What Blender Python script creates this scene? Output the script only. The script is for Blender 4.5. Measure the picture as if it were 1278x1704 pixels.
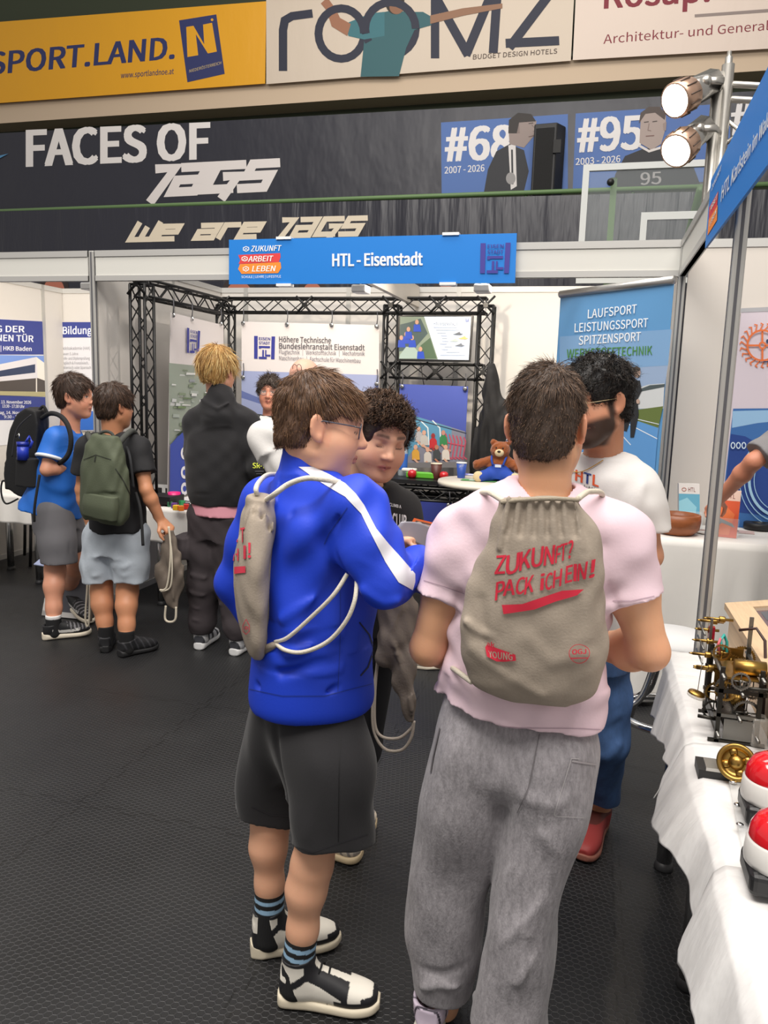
import bpy, bmesh, math, random
import numpy as np
from mathutils import Vector, Matrix
from mathutils.bvhtree import BVHTree
for o in list(bpy.data.objects): bpy.data.objects.remove(o)
scn = bpy.context.scene
COL = scn.collection
R_ = random.Random(7)
# ------------------------------------------------------------------ camera
FPX = 1289.0; IW = 1278; IH = 1704
YAW, PIT, ROL = (math.radians(v) for v in (14.9, 8.95, 1.74))
CAM = np.array([0.0, 0.0, 1.62])
_cy, _sy, _cp, _sp = math.cos(YAW), math.sin(YAW), math.cos(PIT), math.sin(PIT)
_f = np.array([-_sy*_cp, _cy*_cp, -_sp]); _r = np.array([_cy, _sy, 0.0]); _u = np.cross(_r, _f)
_c, _s = math.cos(ROL), math.sin(ROL)
_r, _u = _c*_r+_s*_u, -_s*_r+_c*_u
cd = bpy.data.cameras.new('camera'); cam = bpy.data.objects.new('camera', cd); COL.objects.link(cam)
cam.matrix_world = Matrix(((_r[0], _u[0], -_f[0], CAM[0]), (_r[1], _u[1], -_f[1], CAM[1]), (_r[2], _u[2], -_f[2], CAM[2]), (0, 0, 0, 1)))
cd.sensor_fit = 'VERTICAL'; cd.sensor_height = 36.0; cd.lens = 36.0*FPX/IH; cd.clip_start = 0.05; cd.clip_end = 100
scn.camera = cam
def P(px, py, **k):
    """the point of the place seen at a photo pixel, on the plane X=, Y= or Z="""
    d = _f*FPX+_r*(px-639)-_u*(py-852)
    (a, v), = k.items()
    i = 'XYZ'.index(a)
    return CAM+d*((v-CAM[i])/d[i])
# ------------------------------------------------------------------ light
scn.view_settings.view_transform = 'Standard'; scn.view_settings.look = 'None'
scn.view_settings.gamma = 1.0; scn.view_settings.use_curve_mapping = False
scn.view_settings.exposure = 0.0
W = bpy.data.worlds.new('hall_air'); scn.world = W; W.use_nodes = True
W.node_tree.nodes['Background'].inputs[0].default_value = (1.0, 0.95, 0.9, 1)
W.node_tree.nodes['Background'].inputs[1].default_value = 0.48
def area(name, loc, tgt, sx, sy, power, col):
    l = bpy.data.lights.new(name, 'AREA'); l.shape = 'RECTANGLE'; l.size = sx; l.size_y = sy; l.energy = power; l.color = col
    o = bpy.data.objects.new(name, l); COL.objects.link(o); o.location = loc
    o.rotation_euler = (Vector(tgt)-Vector(loc)).to_track_quat('-Z', 'Y').to_euler(); return o
def spot(name, loc, tgt, power, col, ang=70, blend=.6, rad=.04):
    l = bpy.data.lights.new(name, 'SPOT'); l.energy = power; l.color = col; l.spot_size = math.radians(ang); l.spot_blend = blend; l.shadow_soft_size = rad
    o = bpy.data.objects.new(name, l); COL.objects.link(o); o.location = loc
    o.rotation_euler = (Vector(tgt)-Vector(loc)).to_track_quat('-Z', 'Y').to_euler(); return o
area('ceiling_light', (-.5, -.6, 7.2), (-.5, 1.9, 0), 7, 2.4, 700, (1, .95, .89))
area('ceiling_light', (-2.0, 3.4, 7.4), (-2.0, 4.4, 0), 8, 1.6, 330, (1, .95, .89))
area('ceiling_light', (-2.0, 8.0, 8.4), (-2.5, 11.8, 4.8), 9, 1.5, 175, (1, .93, .85))
# ------------------------------------------------------------------ materials
def lin(h):
    h = h.lstrip('#'); c = [int(h[i:i+2], 16)/255 for i in (0, 2, 4)]
    return tuple(v/12.92 if v <= .04045 else ((v+.055)/1.055)**2.4 for v in c)
_mats = {}
def M(hexc, rough=.6, metal=0., bump=None, **k):
    """plain material; bump=(scale, strength, (sx,sy,sz)) adds procedural noise relief; var= colour mottling"""
    key = (hexc, rough, metal, bump, tuple(sorted(k.items())))
    if key in _mats: return _mats[key]
    m = bpy.data.materials.new('mat_%d' % len(_mats)); m.use_nodes = True
    nt = m.node_tree; b = nt.nodes['Principled BSDF']
    c = lin(hexc)+(1,)
    b.inputs['Base Color'].default_value = c; b.inputs['Roughness'].default_value = rough; b.inputs['Metallic'].default_value = metal
    if 'vcol' in k:
        a = nt.nodes.new('ShaderNodeAttribute'); a.attribute_name = 'Col'; src = a.outputs['Color']
    else: src = None
    if bump or 'var' in k:
        tc = nt.nodes.new('ShaderNodeTexCoord'); mp = nt.nodes.new('ShaderNodeMapping')
        nt.links.new(tc.outputs['Object'], mp.inputs[0])
        if bump:
            if len(bump) > 2: mp.inputs['Scale'].default_value = bump[2]
            n = nt.nodes.new('ShaderNodeTexNoise'); n.inputs['Scale'].default_value = bump[0]; n.inputs['Detail'].default_value = 4
            nt.links.new(mp.outputs[0], n.inputs['Vector'])
            bp = nt.nodes.new('ShaderNodeBump'); bp.inputs['Strength'].default_value = bump[1]; bp.inputs['Distance'].default_value = bump[3] if len(bump) > 3 else .01
            nt.links.new(n.outputs['Fac'], bp.inputs['Height']); nt.links.new(bp.outputs[0], b.inputs['Normal'])
        if 'var' in k:
            sc, amt, st = k['var']
            mp2 = nt.nodes.new('ShaderNodeMapping'); mp2.inputs['Scale'].default_value = st; nt.links.new(tc.outputs['Object'], mp2.inputs[0])
            n2 = nt.nodes.new('ShaderNodeTexNoise'); n2.inputs['Scale'].default_value = sc; n2.inputs['Detail'].default_value = 5; n2.inputs['Roughness'].default_value = .7
            nt.links.new(mp2.outputs[0], n2.inputs['Vector'])
            mr = nt.nodes.new('ShaderNodeMapRange'); mr.inputs[1].default_value = .3; mr.inputs[2].default_value = .7
            mr.inputs[3].default_value = 1-amt; mr.inputs[4].default_value = 1+amt
            nt.links.new(n2.outputs['Fac'], mr.inputs[0])
            mx = nt.nodes.new('ShaderNodeVectorMath'); mx.operation = 'SCALE'
            if src: nt.links.new(src, mx.inputs[0])
            else: mx.inputs[0].default_value = c[:3]
            nt.links.new(mr.outputs[0], mx.inputs['Scale']); src = mx.outputs[0]
    if src: nt.links.new(src, b.inputs['Base Color'])
    if 'trans' in k: b.inputs['Transmission Weight'].default_value = k['trans']; b.inputs['IOR'].default_value = k.get('ior', 1.45)
    if 'alpha' in k: b.inputs['Alpha'].default_value = k['alpha']
    if 'sss' in k:
        b.inputs['Subsurface Weight'].default_value = k['sss']; b.inputs['Subsurface Radius'].default_value = (1, .35, .2); b.inputs['Subsurface Scale'].default_value = .008
    if 'sheen' in k: b.inputs['Sheen Weight'].default_value = k['sheen']
    if 'emit' in k: b.inputs['Emission Color'].default_value = c; b.inputs['Emission Strength'].default_value = k['emit']
    if 'spec' in k: b.inputs['Specular IOR Level'].default_value = k['spec']
    if 'coat' in k: b.inputs['Coat Weight'].default_value = k['coat']; b.inputs['Coat Roughness'].default_value = .1
    _mats[key] = m; return m
CHROME = ('#c9c9c9', .18, 1.); ALU = ('#b9b8b6', .38, .85); BLACKM = ('#0c0c0d', .45)
# ------------------------------------------------------------------ objects
def tag(o, label=None, cat=None, group=None, kind=None, category=None):
    cat = cat or category
    if label: o['label'] = label
    if cat: o['category'] = cat
    if group: o['group'] = group
    if kind: o['kind'] = kind
    return o
def empty(name, loc, label=None, cat=None, group=None, rz=0.):
    o = bpy.data.objects.new(name, None); COL.objects.link(o); o.location = [float(v) for v in loc]; o.rotation_euler = (0, 0, rz)
    o.empty_display_size = .05
    return tag(o, label, cat, group)
def adopt(c, p):
    if p is not None:
        c.parent = p
        c.matrix_parent_inverse = (Matrix.Translation(p.location) @ Matrix.Rotation(p.rotation_euler.z, 4, 'Z')).inverted()
    return c
def copy_tree(o, parent=None):
    c = o.copy(); COL.objects.link(c)
    if parent: c.parent = parent
    for ch in list(o.children): copy_tree(ch, c)
    return c
class MB:
    def __init__(s): s.v = []; s.f = []; s.m = []; s.mats = []; s.sm = []
    def mi(s, mat):
        if not isinstance(mat, bpy.types.Material): mat = M(*mat) if isinstance(mat, tuple) else M(mat)
        if mat not in s.mats: s.mats.append(mat)
        return s.mats.index(mat)
    def add(s, vs, fs, mat, smooth=False):
        o = len(s.v); i = s.mi(mat)
        s.v += [tuple(float(x) for x in v) for v in vs]
        for f in fs: s.f.append(tuple(int(a)+o for a in f)); s.m.append(i); s.sm.append(smooth)
        return s
    def box(s, lo, hi, mat, rz=0., c=None):
        lo = np.array(lo, float); hi = np.array(hi, float)
        v = np.array([(x, y, z) for x in (lo[0], hi[0]) for y in (lo[1], hi[1]) for z in (lo[2], hi[2])])
        if rz:
            c = (lo+hi)/2 if c is None else np.array(c, float)
            ca, sa = math.cos(rz), math.sin(rz); d = v-c; v = c+np.stack([d[:, 0]*ca-d[:, 1]*sa, d[:, 0]*sa+d[:, 1]*ca, d[:, 2]], 1)
        return s.add(v, [(0, 1, 3, 2), (4, 6, 7, 5), (0, 4, 5, 1), (2, 3, 7, 6), (0, 2, 6, 4), (1, 5, 7, 3)], mat)
    def hexa(s, v8, mat):   # bottom loop 0-3, top loop 4-7
        return s.add(v8, [(3, 2, 1, 0), (4, 5, 6, 7), (0, 1, 5, 4), (1, 2, 6, 5), (2, 3, 7, 6), (3, 0, 4, 7)], mat)
    def slab(s, quad, n, t, mat):
        q = [np.array(p, float) for p in quad]; n = np.array(n, float)*t
        return s.hexa([p for p in q]+[p+n for p in q], mat)
    def tube(s, pts, r, mat, n=8, closed=False, caps=True, flat=None):
        pts = [np.array(p, float) for p in pts]; k = len(pts); rs = r if hasattr(r, '__len__') else [r]*k
        vs = []; up = None
        for i in range(k):
            a = pts[(i-1) % k] if (closed or i) else pts[0]; b = pts[(i+1) % k] if (closed or i < k-1) else pts[-1]
            t = b-a; t = t/(np.linalg.norm(t)+1e-12)
            if up is None:
                up = np.array([0, 0, 1.]) if abs(t[2]) < .9 else np.array([1., 0, 0])
                if flat is not None: up = np.array(flat[1], float)
            e1 = np.cross(up, t); e1 /= np.linalg.norm(e1)+1e-12; e2 = np.cross(t, e1); up = e2
            for j in range(n):
                w = 2*math.pi*j/n
                if flat is not None: vs.append(pts[i]+e1*math.cos(w)*rs[i]+e2*math.sin(w)*rs[i]*flat[0])
                else: vs.append(pts[i]+(e1*math.cos(w)+e2*math.sin(w))*rs[i])
        fs = []
        for i in range(k if closed else k-1):
            for j in range(n):
                a = i*n+j; b = i*n+(j+1) % n; c = ((i+1) % k)*n+(j+1) % n; d = ((i+1) % k)*n+j
                fs.append((a, b, c, d))
        if caps and not closed: fs += [tuple(range(n-1, -1, -1)), tuple((k-1)*n+j for j in range(n))]
        return s.add(vs, fs, mat, True)
    def cyl(s, a, b, r, mat, n=16, r2=None): return s.tube([a, b], [r, r if r2 is None else r2], mat, n)
    def lathe(s, o, prof, mat, n=28, axis=(0, 0, 1)):   # prof: (radius, height) list
        t = np.array(axis, float); t /= np.linalg.norm(t); o = np.array(o, float)
        e1 = np.cross(t, (0, 0, 1.) if abs(t[2]) < .9 else (1., 0, 0)); e1 /= np.linalg.norm(e1); e2 = np.cross(t, e1)
        vs = []; fs = []
        for (r, h) in prof:
            for j in range(n):
                w = 2*math.pi*j/n; vs.append(o+t*h+(e1*math.cos(w)+e2*math.sin(w))*max(r, 1e-5))
        for i in range(len(prof)-1):
            for j in range(n): fs.append((i*n+j, i*n+(j+1) % n, (i+1)*n+(j+1) % n, (i+1)*n+j))
        fs += [tuple(range(n-1, -1, -1)), tuple((len(prof)-1)*n+j for j in range(n))]
        return s.add(vs, fs, mat, True)
    def ball(s, c, r, mat, n=14, sc=(1, 1, 1)):
        c = np.array(c, float)
        prof = [(math.sin(math.pi*i/n), -math.cos(math.pi*i/n)) for i in range(n+1)]
        k = len(s.v); s.lathe((0, 0, 0), prof, mat, 2*n)
        for i in range(k, len(s.v)): s.v[i] = tuple(c+np.array(s.v[i])*r*np.array(sc))
        return s
    def grid(s, fn, nu, nv, mat, smooth=True):
        vs = [fn(i/nu, j/nv) for j in range(nv+1) for i in range(nu+1)]
        fs = [(j*(nu+1)+i, j*(nu+1)+i+1, (j+1)*(nu+1)+i+1, (j+1)*(nu+1)+i) for j in range(nv) for i in range(nu)]
        return s.add(vs, fs, mat, smooth)
    def build(s, name, parent=None, **k):
        me = bpy.data.meshes.new(name); me.from_pydata(s.v, [], s.f)
        for m in s.mats: me.materials.append(m)
        me.polygons.foreach_set('material_index', s.m); me.polygons.foreach_set('use_smooth', s.sm)
        bm = bmesh.new(); bm.from_mesh(me); bmesh.ops.recalc_face_normals(bm, faces=bm.faces) if k.pop('recalc', True) else None; bm.to_mesh(me); bm.free()
        me.update()
        o = bpy.data.objects.new(name, me); COL.objects.link(o)
        mods = k.pop('mods', None)
        if mods == 'soft':
            md = o.modifiers.new('bevel', 'BEVEL'); md.width = k.pop('bw', .006); md.segments = 3; md.limit_method = 'ANGLE'
        if 'solid' in k:
            md = o.modifiers.new('solid', 'SOLIDIFY'); md.thickness = k.pop('solid'); md.offset = 0
        tag(o, **k)
        return adopt(o, parent)
def struct(mb, name, parent=None): return mb.build(name, parent, kind='structure')
# ------------------------------------------------------------------ lettering and printed surfaces
_fc = {}; _cap = []
try: SANS = bpy.data.fonts.load(bpy.utils.system_resource('DATAFILES', path='fonts')+'/Noto Sans CJK Regular.woff2')   # the sans that ships with Blender
except Exception: SANS = None
def heft(b):
    """offsets of the overprinted copies that make lettering bold"""
    return [(0, 0)] if b < .008 else [(-b, -b*.5), (b, -b*.5), (-b, b*.5), (b, b*.5), (0, 0)]
def text_mesh(s, bold=.0, shear=0.):
    """outline mesh of a string: baseline at y=0, cap height 1, starting at x=0; returns verts, faces, width"""
    key = (s, bold, shear)
    if key in _fc: return _fc[key]
    cu = bpy.data.curves.new('t', 'FONT'); cu.body = s
    if SANS: cu.font = SANS
    cu.size = 1.0; cu.shear = shear; cu.fill_mode = 'FRONT'; cu.resolution_u = 3
    ob = bpy.data.objects.new('t', cu); COL.objects.link(ob)
    bpy.context.view_layer.update()
    me = ob.evaluated_get(bpy.context.evaluated_depsgraph_get()).to_mesh()
    v = np.array([tuple(q.co) for q in me.vertices]) if len(me.vertices) else np.zeros((1, 3)); f = [tuple(p.vertices) for p in me.polygons]
    ob.evaluated_get(bpy.context.evaluated_depsgraph_get()).to_mesh_clear()
    bpy.data.objects.remove(ob); bpy.data.curves.remove(cu)
    v = v.copy(); v[:, 0] -= v[:, 0].min()
    if s == 'H' and not shear: _cap.append(v[:, 1].max())
    elif not _cap: text_mesh('H')
    v /= _cap[0]
    _fc[key] = (v, f, v[:, 0].max()); return _fc[key]
class Sheet:
    """a flat sign or print on a world plane; shapes are given by the photo pixels where they sit on that plane"""
    def __init__(s, plane, n, lay=.0012):
        s.plane = plane; s.n = np.array(n, float); s.lay = lay; s.k = 1; s.pr = MB(); s.le = MB()
    def pt(s, px, py, k=None): return P(px, py, **s.plane)+s.n*s.lay*(s.k if k is None else k)
    def poly(s, pts, mat, up=1):
        s.k += up*.25
        s.pr.add([s.pt(*p) for p in pts], [tuple(range(len(pts)))], mat); return s
    def rect(s, a, b, c, d, mat): return s.poly((a, b, c, d), mat)
    def disc(s, x, y, rx, ry, mat, n=20, a0=0, a1=360):
        return s.poly([(x+rx*math.cos(math.radians(a0+(a1-a0)*i/n)), y+ry*math.sin(math.radians(a0+(a1-a0)*i/n))) for i in range(n if a1-a0 >= 360 else n+1)], mat)
    def stroke(s, pts, w, mat):   # thick polyline in pixels, mitred
        s.k += .25
        p = [np.array(q, float) for q in pts]; n = len(p); cl = n > 3 and np.linalg.norm(p[0]-p[-1]) < .01; L = []; Rr = []
        for i in range(n):
            a = p[i-1] if i else (p[-2] if cl else None); b = p[i+1] if i < n-1 else (p[1] if cl else None)
            t0 = (p[i]-a)/(np.linalg.norm(p[i]-a)+1e-9) if a is not None else None
            t1 = (b-p[i])/(np.linalg.norm(b-p[i])+1e-9) if b is not None else None
            t0 = t1 if t0 is None else t0; t1 = t0 if t1 is None else t1
            n0 = np.array([-t0[1], t0[0]]); n1 = np.array([-t1[1], t1[0]]); m = n0+n1; m = m/(np.linalg.norm(m)+1e-9); m = m*min(2.0, 1/max(.3, m@n0))
            e = (-t1*.3*w if i == 0 else t0*.3*w if i == n-1 else 0) if not cl else 0
            L.append(p[i]+m*w/2+e); Rr.append(p[i]-m*w/2+e)
        s.pr.add([s.pt(*q, s.k+.2*(i % n)) for i, q in enumerate(L+Rr)], [(i, i+1, n+i+1, n+i) for i in range(n-1)], mat)
        return s
    def text(s, string, a, b, cap, mat, bold=.0, shear=0.):
        """baseline from pixel a to pixel b, cap height in pixels"""
        v, f, w = text_mesh(string, 0., shear)
        s.k += .25
        a = np.array(a, float); b = np.array(b, float)
        t = b-a; up = np.array([0., -1.]) if not hasattr(cap, '__len__') else np.array(cap[1], float)
        cp = cap[0] if hasattr(cap, '__len__') else cap
        for i, (dx, dy) in enumerate(heft(bold)): s.le.add([s.pt(*(a+t*((q[0]+dx)/w)+up*cp*(q[1]+dy)), s.k+.12*i) for q in v], f, mat)
        return s
    def build(s, parent, pn='printed_artwork', ln='lettering'):
        if s.pr.v: s.pr.build(pn, parent, recalc=False)
        if s.le.v: s.le.build(ln, parent, recalc=False)
def flat_thing(name, label, cat, quad_px, plane, n, t, mat, group=None):
    """panel whose front face has the given photo corners on the plane; n points to the viewer"""
    q = [P(*p, **plane) for p in quad_px]; base = sum(q)/4; base[2] = min(p[2] for p in q)
    e = empty(name, base, label, cat, group)
    MB().slab(q, -np.array(n, float), t, mat).build('panel', e)
    return e, Sheet(plane, n)
# ================================================================== the hall
def floor_material():
    m = bpy.data.materials.new('rubber_floor'); m.use_nodes = True; nt = m.node_tree; b = nt.nodes['Principled BSDF']
    N = lambda t: nt.nodes.new(t)
    def ma(op, a, c=None, d=None):
        n = N('ShaderNodeMath'); n.operation = op
        for i, q in enumerate((a, c, d)):
            if q is None: continue
            if isinstance(q, (int, float)): n.inputs[i].default_value = q
            else: nt.links.new(q, n.inputs[i])
        return n.outputs[0]
    tc = N('ShaderNodeTexCoord'); mp = N('ShaderNodeMapping'); mp.inputs['Rotation'].default_value = (0, 0, .3)
    nt.links.new(tc.outputs['Object'], mp.inputs[0])
    sx = N('ShaderNodeSeparateXYZ'); nt.links.new(mp.outputs[0], sx.inputs[0])
    s = .0215; r3 = math.sqrt(3)
    x = ma('DIVIDE', sx.outputs[0], s); y = ma('DIVIDE', sx.outputs[1], s)
    def cell(ox, oy):
        gx = ma('SUBTRACT', ma('FLOORED_MODULO', ma('ADD', x, ox), 1.0), .5); gy = ma('SUBTRACT', ma('FLOORED_MODULO', ma('ADD', y, oy), r3), r3/2)
        gx = ma('ABSOLUTE', gx); gy = ma('ABSOLUTE', gy)
        return ma('MAXIMUM', ma('ADD', ma('MULTIPLY', gx, .5), ma('MULTIPLY', gy, r3/2)), gx)
    hd = ma('MINIMUM', cell(0, 0), cell(.5, r3/2))          # 0 at cell centre .5 at the rim
    mr = N('ShaderNodeMapRange'); mr.inputs[1].default_value = .40; mr.inputs[2].default_value = .47; nt.links.new(hd, mr.inputs[0]); rim = mr.outputs[0]
    # interlocking tile joints, one metre apart, with a square-toothed line
    def joint(a, c):
        tooth = ma('MULTIPLY', ma('SIGN', ma('SINE', ma('MULTIPLY', c, 42.))), .012)
        q = ma('ABSOLUTE', ma('SUBTRACT', ma('FLOORED_MODULO', ma('ADD', a, tooth), 1.0), .5))
        return ma('LESS_THAN', q, .0035)
    sw = N('ShaderNodeSeparateXYZ'); nt.links.new(tc.outputs['Object'], sw.inputs[0])
    jt = ma('MAXIMUM', joint(ma('ADD', sw.outputs[0], .32), sw.outputs[1]), joint(ma('ADD', sw.outputs[1], .1), sw.outputs[0]))
    nz = N('ShaderNodeTexNoise'); nz.inputs['Scale'].default_value = 1.3; nz.inputs['Detail'].default_value = 6; nt.links.new(tc.outputs['Object'], nz.inputs['Vector'])
    cr = N('ShaderNodeMix'); cr.data_type = 'RGBA'
    cr.inputs[6].default_value = (.0075, .0077, .0085, 1); cr.inputs[7].default_value = (.034, .034, .036, 1)
    nt.links.new(ma('MULTIPLY', rim, .8), cr.inputs[0])
    sc = N('ShaderNodeVectorMath'); sc.operation = 'SCALE'; nt.links.new(cr.outputs[2], sc.inputs[0])
    nt.links.new(ma('MULTIPLY', ma('ADD', .45, nz.outputs['Fac']), ma('SUBTRACT', 1.0, ma('MULTIPLY', jt, .8))), sc.inputs['Scale'])
    nt.links.new(sc.outputs[0], b.inputs['Base Color'])
    rg = N('ShaderNodeMapRange'); rg.inputs[1].default_value = .3; rg.inputs[2].default_value = .7; rg.inputs[3].default_value = .36; rg.inputs[4].default_value = .58
    nt.links.new(nz.outputs['Fac'], rg.inputs[0]); nt.links.new(rg.outputs[0], b.inputs['Roughness'])
    bp = N('ShaderNodeBump'); bp.inputs['Strength'].default_value = .55; bp.inputs['Distance'].default_value = .002
    nt.links.new(ma('SUBTRACT', rim, ma('MULTIPLY', jt, 2.)), bp.inputs['Height']); nt.links.new(bp.outputs[0], b.inputs['Normal'])
    return m
struct(MB().box((-14, -3, -.1), (8, 12.3, 0), floor_material()), 'floor')
GREEN = '#323a26'
struct(MB().box((-16, 12.1, 0), (8, 12.3, 10), (GREEN, .7)), 'wall_back')
struct(MB().box((-16, 11.7, 5.86), (8, 12.1, 6.17), ('#c9b49b', .6, 0, (6, .05))), 'trim_1')
struct(MB().box((-16, 11.66, 6.2), (8, 12.1, 6.26), ('#20241b', .7)), 'trim_2')
# gallery floor and the green steel balustrade that carries the banners
struct(MB().box((-16, 10.05, 2.9), (8, 12.1, 3.1), ('#4a4a44', .7)), 'trim_3')
rl = MB()
rl.tube([(-16, 10.0, 4.04), (8, 10.0, 4.04)], .028, ('#5d7a4c', .5), 10)
rl.tube([(-16, 10.0, 3.3), (8, 10.0, 3.3)], .02, ('#5d7a4c', .5), 10)
for i in range(20): rl.tube([(-16+i*1.25, 10.03, 3.1), (-16+i*1.25, 10.03, 4.04)], .022, ('#5d7a4c', .5), 8)
tag(rl.build('gallery_railing'), 'green steel gallery railing along the top of the lower dark banner', 'railing')

# ---- upper advertising banners
NF = (0, -1, 0)
Y1 = dict(Y=11.62)
def banner(label, quad, mat, cat='banner', plane=Y1, name='banner'):
    e, s = flat_thing(name, label, cat, quad, plane, NF, .012, mat)
    return e, s
NAVY = '#20306e'
e, s = banner('yellow sports banner with dark blue lettering high on the hall wall', ((-500, 208), (441, 139), (443, 2), (-500, 75)), ('#e0a112', .42, 0, (3, .25, (1, 1, .35), .05)))
s.text('SPORT.LAND.', (-18, 124), (289, 97), (36, (0.07, -1)), '#272f63', .04)
s.text('www.sportlandnoe.at', (201, 130), (289, 123), (9, (.07, -1)), '#272f63', .012)
s.poly(((298, 34), (360, 24), (374, 123), (312, 137)), '#272f63')
s.poly(((312, 95), (310, 45), (322, 43), (340, 74), (338, 41), (353, 38), (361, 86), (346, 89), (326, 57), (330, 92)), '#e0a112')
s.text('NIEDERÖSTERREICH', (315, 121), (368, 107), (5, (.1, -1)), '#c9b277'); s.disc(353, 33, 2.2, 2.2, '#e0a112')
s.build(e)
e, s = banner('cream hotel banner with a person in teal between giant letters', ((443, 140), (950, 101), (957, -40), (443, -5)), ('#cdbfae', .45, 0, (3, .25, (1, 1, .35), .05)))
DK = '#23273a'
s.stroke(((471, 114), (471, 50), (474, 34), (486, 27), (516, 23)), 14, DK)
s.stroke([(568+38*math.cos(a/24*6.283), 56+42*math.sin(a/24*6.283)) for a in range(25)], 13, DK)
s.stroke([(650+42*math.cos(a/24*6.283), 48+44*math.sin(a/24*6.283)) for a in range(25)], 13, DK)
s.stroke(((724, 93), (724, -20)), 14, DK); s.stroke(((722, -10), (777, 88)), 15, DK); s.stroke(((777, 88), (822, -20)), 15, DK); s.stroke(((821, 84), (828, -20)), 15, DK)
s.stroke(((850, -14), (922, -18)), 14, DK); s.stroke(((915, -10), (850, 76)), 15, DK); s.stroke(((846, 72), (926, 68)), 15, DK)
s.poly(((600, 128), (606, 70), (600, 36), (622, 24), (650, 18), (680, 20), (704, 20), (718, 28), (718, 42), (690, 50), (676, 80), (664, 127)), '#2f5f66')
s.poly(((606, 66), (580, 60), (574, 40), (618, 22), (640, 20), (640, 60)), '#37707a')
s.poly(((578, 60), (552, 44), (544, 18), (534, 6), (545, -4), (558, 14), (566, 30), (584, 40)), '#9a6a50')
s.poly(((716, 40), (716, 26), (770, 14), (836, 6), (836, 14), (772, 26)), '#8f6a52')
s.disc(657, 2, 16, 22, '#2b241f'); s.disc(660, 12, 12, 12, '#8a6149')
s.text('BUDGET DESIGN HOTELS', (787, 99), (927, 89), (8, (.06, -1)), '#4a3a34', .004)
s.build(e)
e, s = banner('pale building firm banner with wine red lettering beside the hotel banner', ((953, 100), (1600, 62), (1600, -60), (960, -42)), ('#d8c8bc', .45, 0, (3, .25, (1, 1, .35), .05)))
s.text('Rosap.', (1006, 14), (1180, 2), (46, (.04, -1)), '#7c1a2c', .03)
s.text('Architektur- und Generalplanung', (1004, 73), (1372, 42), (15, (.05, -1)), '#7c1a2c', -.008)
s.poly(((1156, 24), (1400, 6), (1400, 12), (1156, 29)), '#8a7d78')
s.build(e)
# ---- club banners on the gallery
NV = ('#23242f', .38, 0, (1.2, .35, (1.2, 1, .6), .12))
Yb = dict(Y=10.3); Yr = dict(Y=9.96)
e, s = banner('dark club banner hanging behind the railing with white brush lettering and player portraits', ((-400, 362), (1500, 296), (1500, 138), (-400, 244)), NV, plane=Yb)
WH = '#d8d4d2'
s.text('FACES OF', (46, 276), (347, 263), (58, (.0, -1)), WH, .06)
def letters(s, strokes, x0, y0, sx, sy, sh, dy, w, mat):
    for st in strokes: s.stroke([(x0+(a+sh*b)*sx, y0-b*sy+dy*a*sx) for a, b in st], w, mat)
JAGS = [[(.02, 1.), (.42, 1.), (.25, -.28)], [(.62, 1.), (1.16, 1.), (1.16, .02), (.62, .02), (.62, .5), (1.16, .5)],
        [(2.0, 1.), (1.4, 1.), (1.4, .05), (1.98, .05)], [(1.72, .55), (2.0, .55), (1.9, -.28)], [(2.78, 1.), (2.22, 1.), (2.22, .53), (2.76, .53), (2.76, .03), (2.2, .03)]]
letters(s, JAGS, 240, 323, 72, 42, .3, -.05, 15, '#d5cfcd')
BL = '#4a6aa6'
s.poly(((735, 325), (734, 204), (945, 190), (945, 316)), BL); s.poly(((953, 316), (958, 189), (1215, 172), (1215, 300)), BL)
s.text('#68', (742, 268), (850, 263), (54, (.04, -1)), '#d9d6d6', .05); s.text('2007 - 2026', (740, 289), (806, 285), (11, (0, -1)), '#d9d6d6', .02)
s.poly(((805, 322), (812, 282), (826, 252), (848, 240), (872, 250), (880, 285), (872, 318)), '#22242a')
s.poly(((846, 242), (858, 240), (860, 310), (850, 316)), '#d0cccb'); s.stroke(((852, 250), (853, 306)), 3, '#22242a'); s.disc(850, 297, 8, 10, '#8f8d8d')
s.poly(((848, 240), (846, 212), (858, 196), (880, 192), (893, 202), (889, 226), (872, 246)), '#8d7f7a'); s.stroke(((880, 206), (887, 205)), 1.4, '#3a302c'); s.stroke(((885, 208), (893, 217), (887, 219)), 1.1, '#6e605b'); s.stroke(((880, 228), (888, 226)), 1.3, '#5e4743'); s.poly(((858, 212), (864, 208), (865, 222), (860, 222)), '#7d6e69')
s.poly(((846, 222), (847, 200), (862, 188), (884, 190), (892, 202), (864, 204), (860, 222)), '#2a2523')
s.text('#95', (962, 253), (1066, 247), (54, (.04, -1)), '#d9d6d6', .05); s.text('2003 - 2026', (958, 275), (1032, 270), (11, (0, -1)), '#d9d6d6', .02)
s.poly(((1018, 315), (1024, 290), (1040, 260), (1070, 248), (1108, 244), (1150, 268), (1166, 310)), '#25262c')
s.poly(((1064, 238), (1066, 200), (1076, 184), (1096, 180), (1108, 190), (1108, 212), (1100, 240), (1084, 250)), '#a0918b')
s.poly(((1063, 206), (1066, 188), (1080, 178), (1098, 178), (1108, 190), (1106, 200), (1090, 188), (1074, 190)), '#4b413d'); s.stroke(((1064, 243), (1080, 252), (1106, 244)), 4, '#cfc9c7')
s.stroke(((1072, 204), (1079, 203)), 1.5, '#3a302c'); s.stroke(((1086, 203), (1093, 202)), 1.5, '#3a302c'); s.stroke(((1080, 206), (1078, 217), (1083, 218)), 1.2, '#7d6a64'); s.stroke(((1075, 227), (1088, 226)), 1.5, '#6e4f4a'); s.poly(((1103, 206), (1109, 203), (1108, 218), (1104, 217)), '#8f7f79')
s.text('95', (1066, 308), (1100, 306), (20, (0, -1)), '#9b9898', .02)
s.text('#', (1216, 225), (1250, 222), (50, (.04, -1)), '#d9d6d6', .05)
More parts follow.
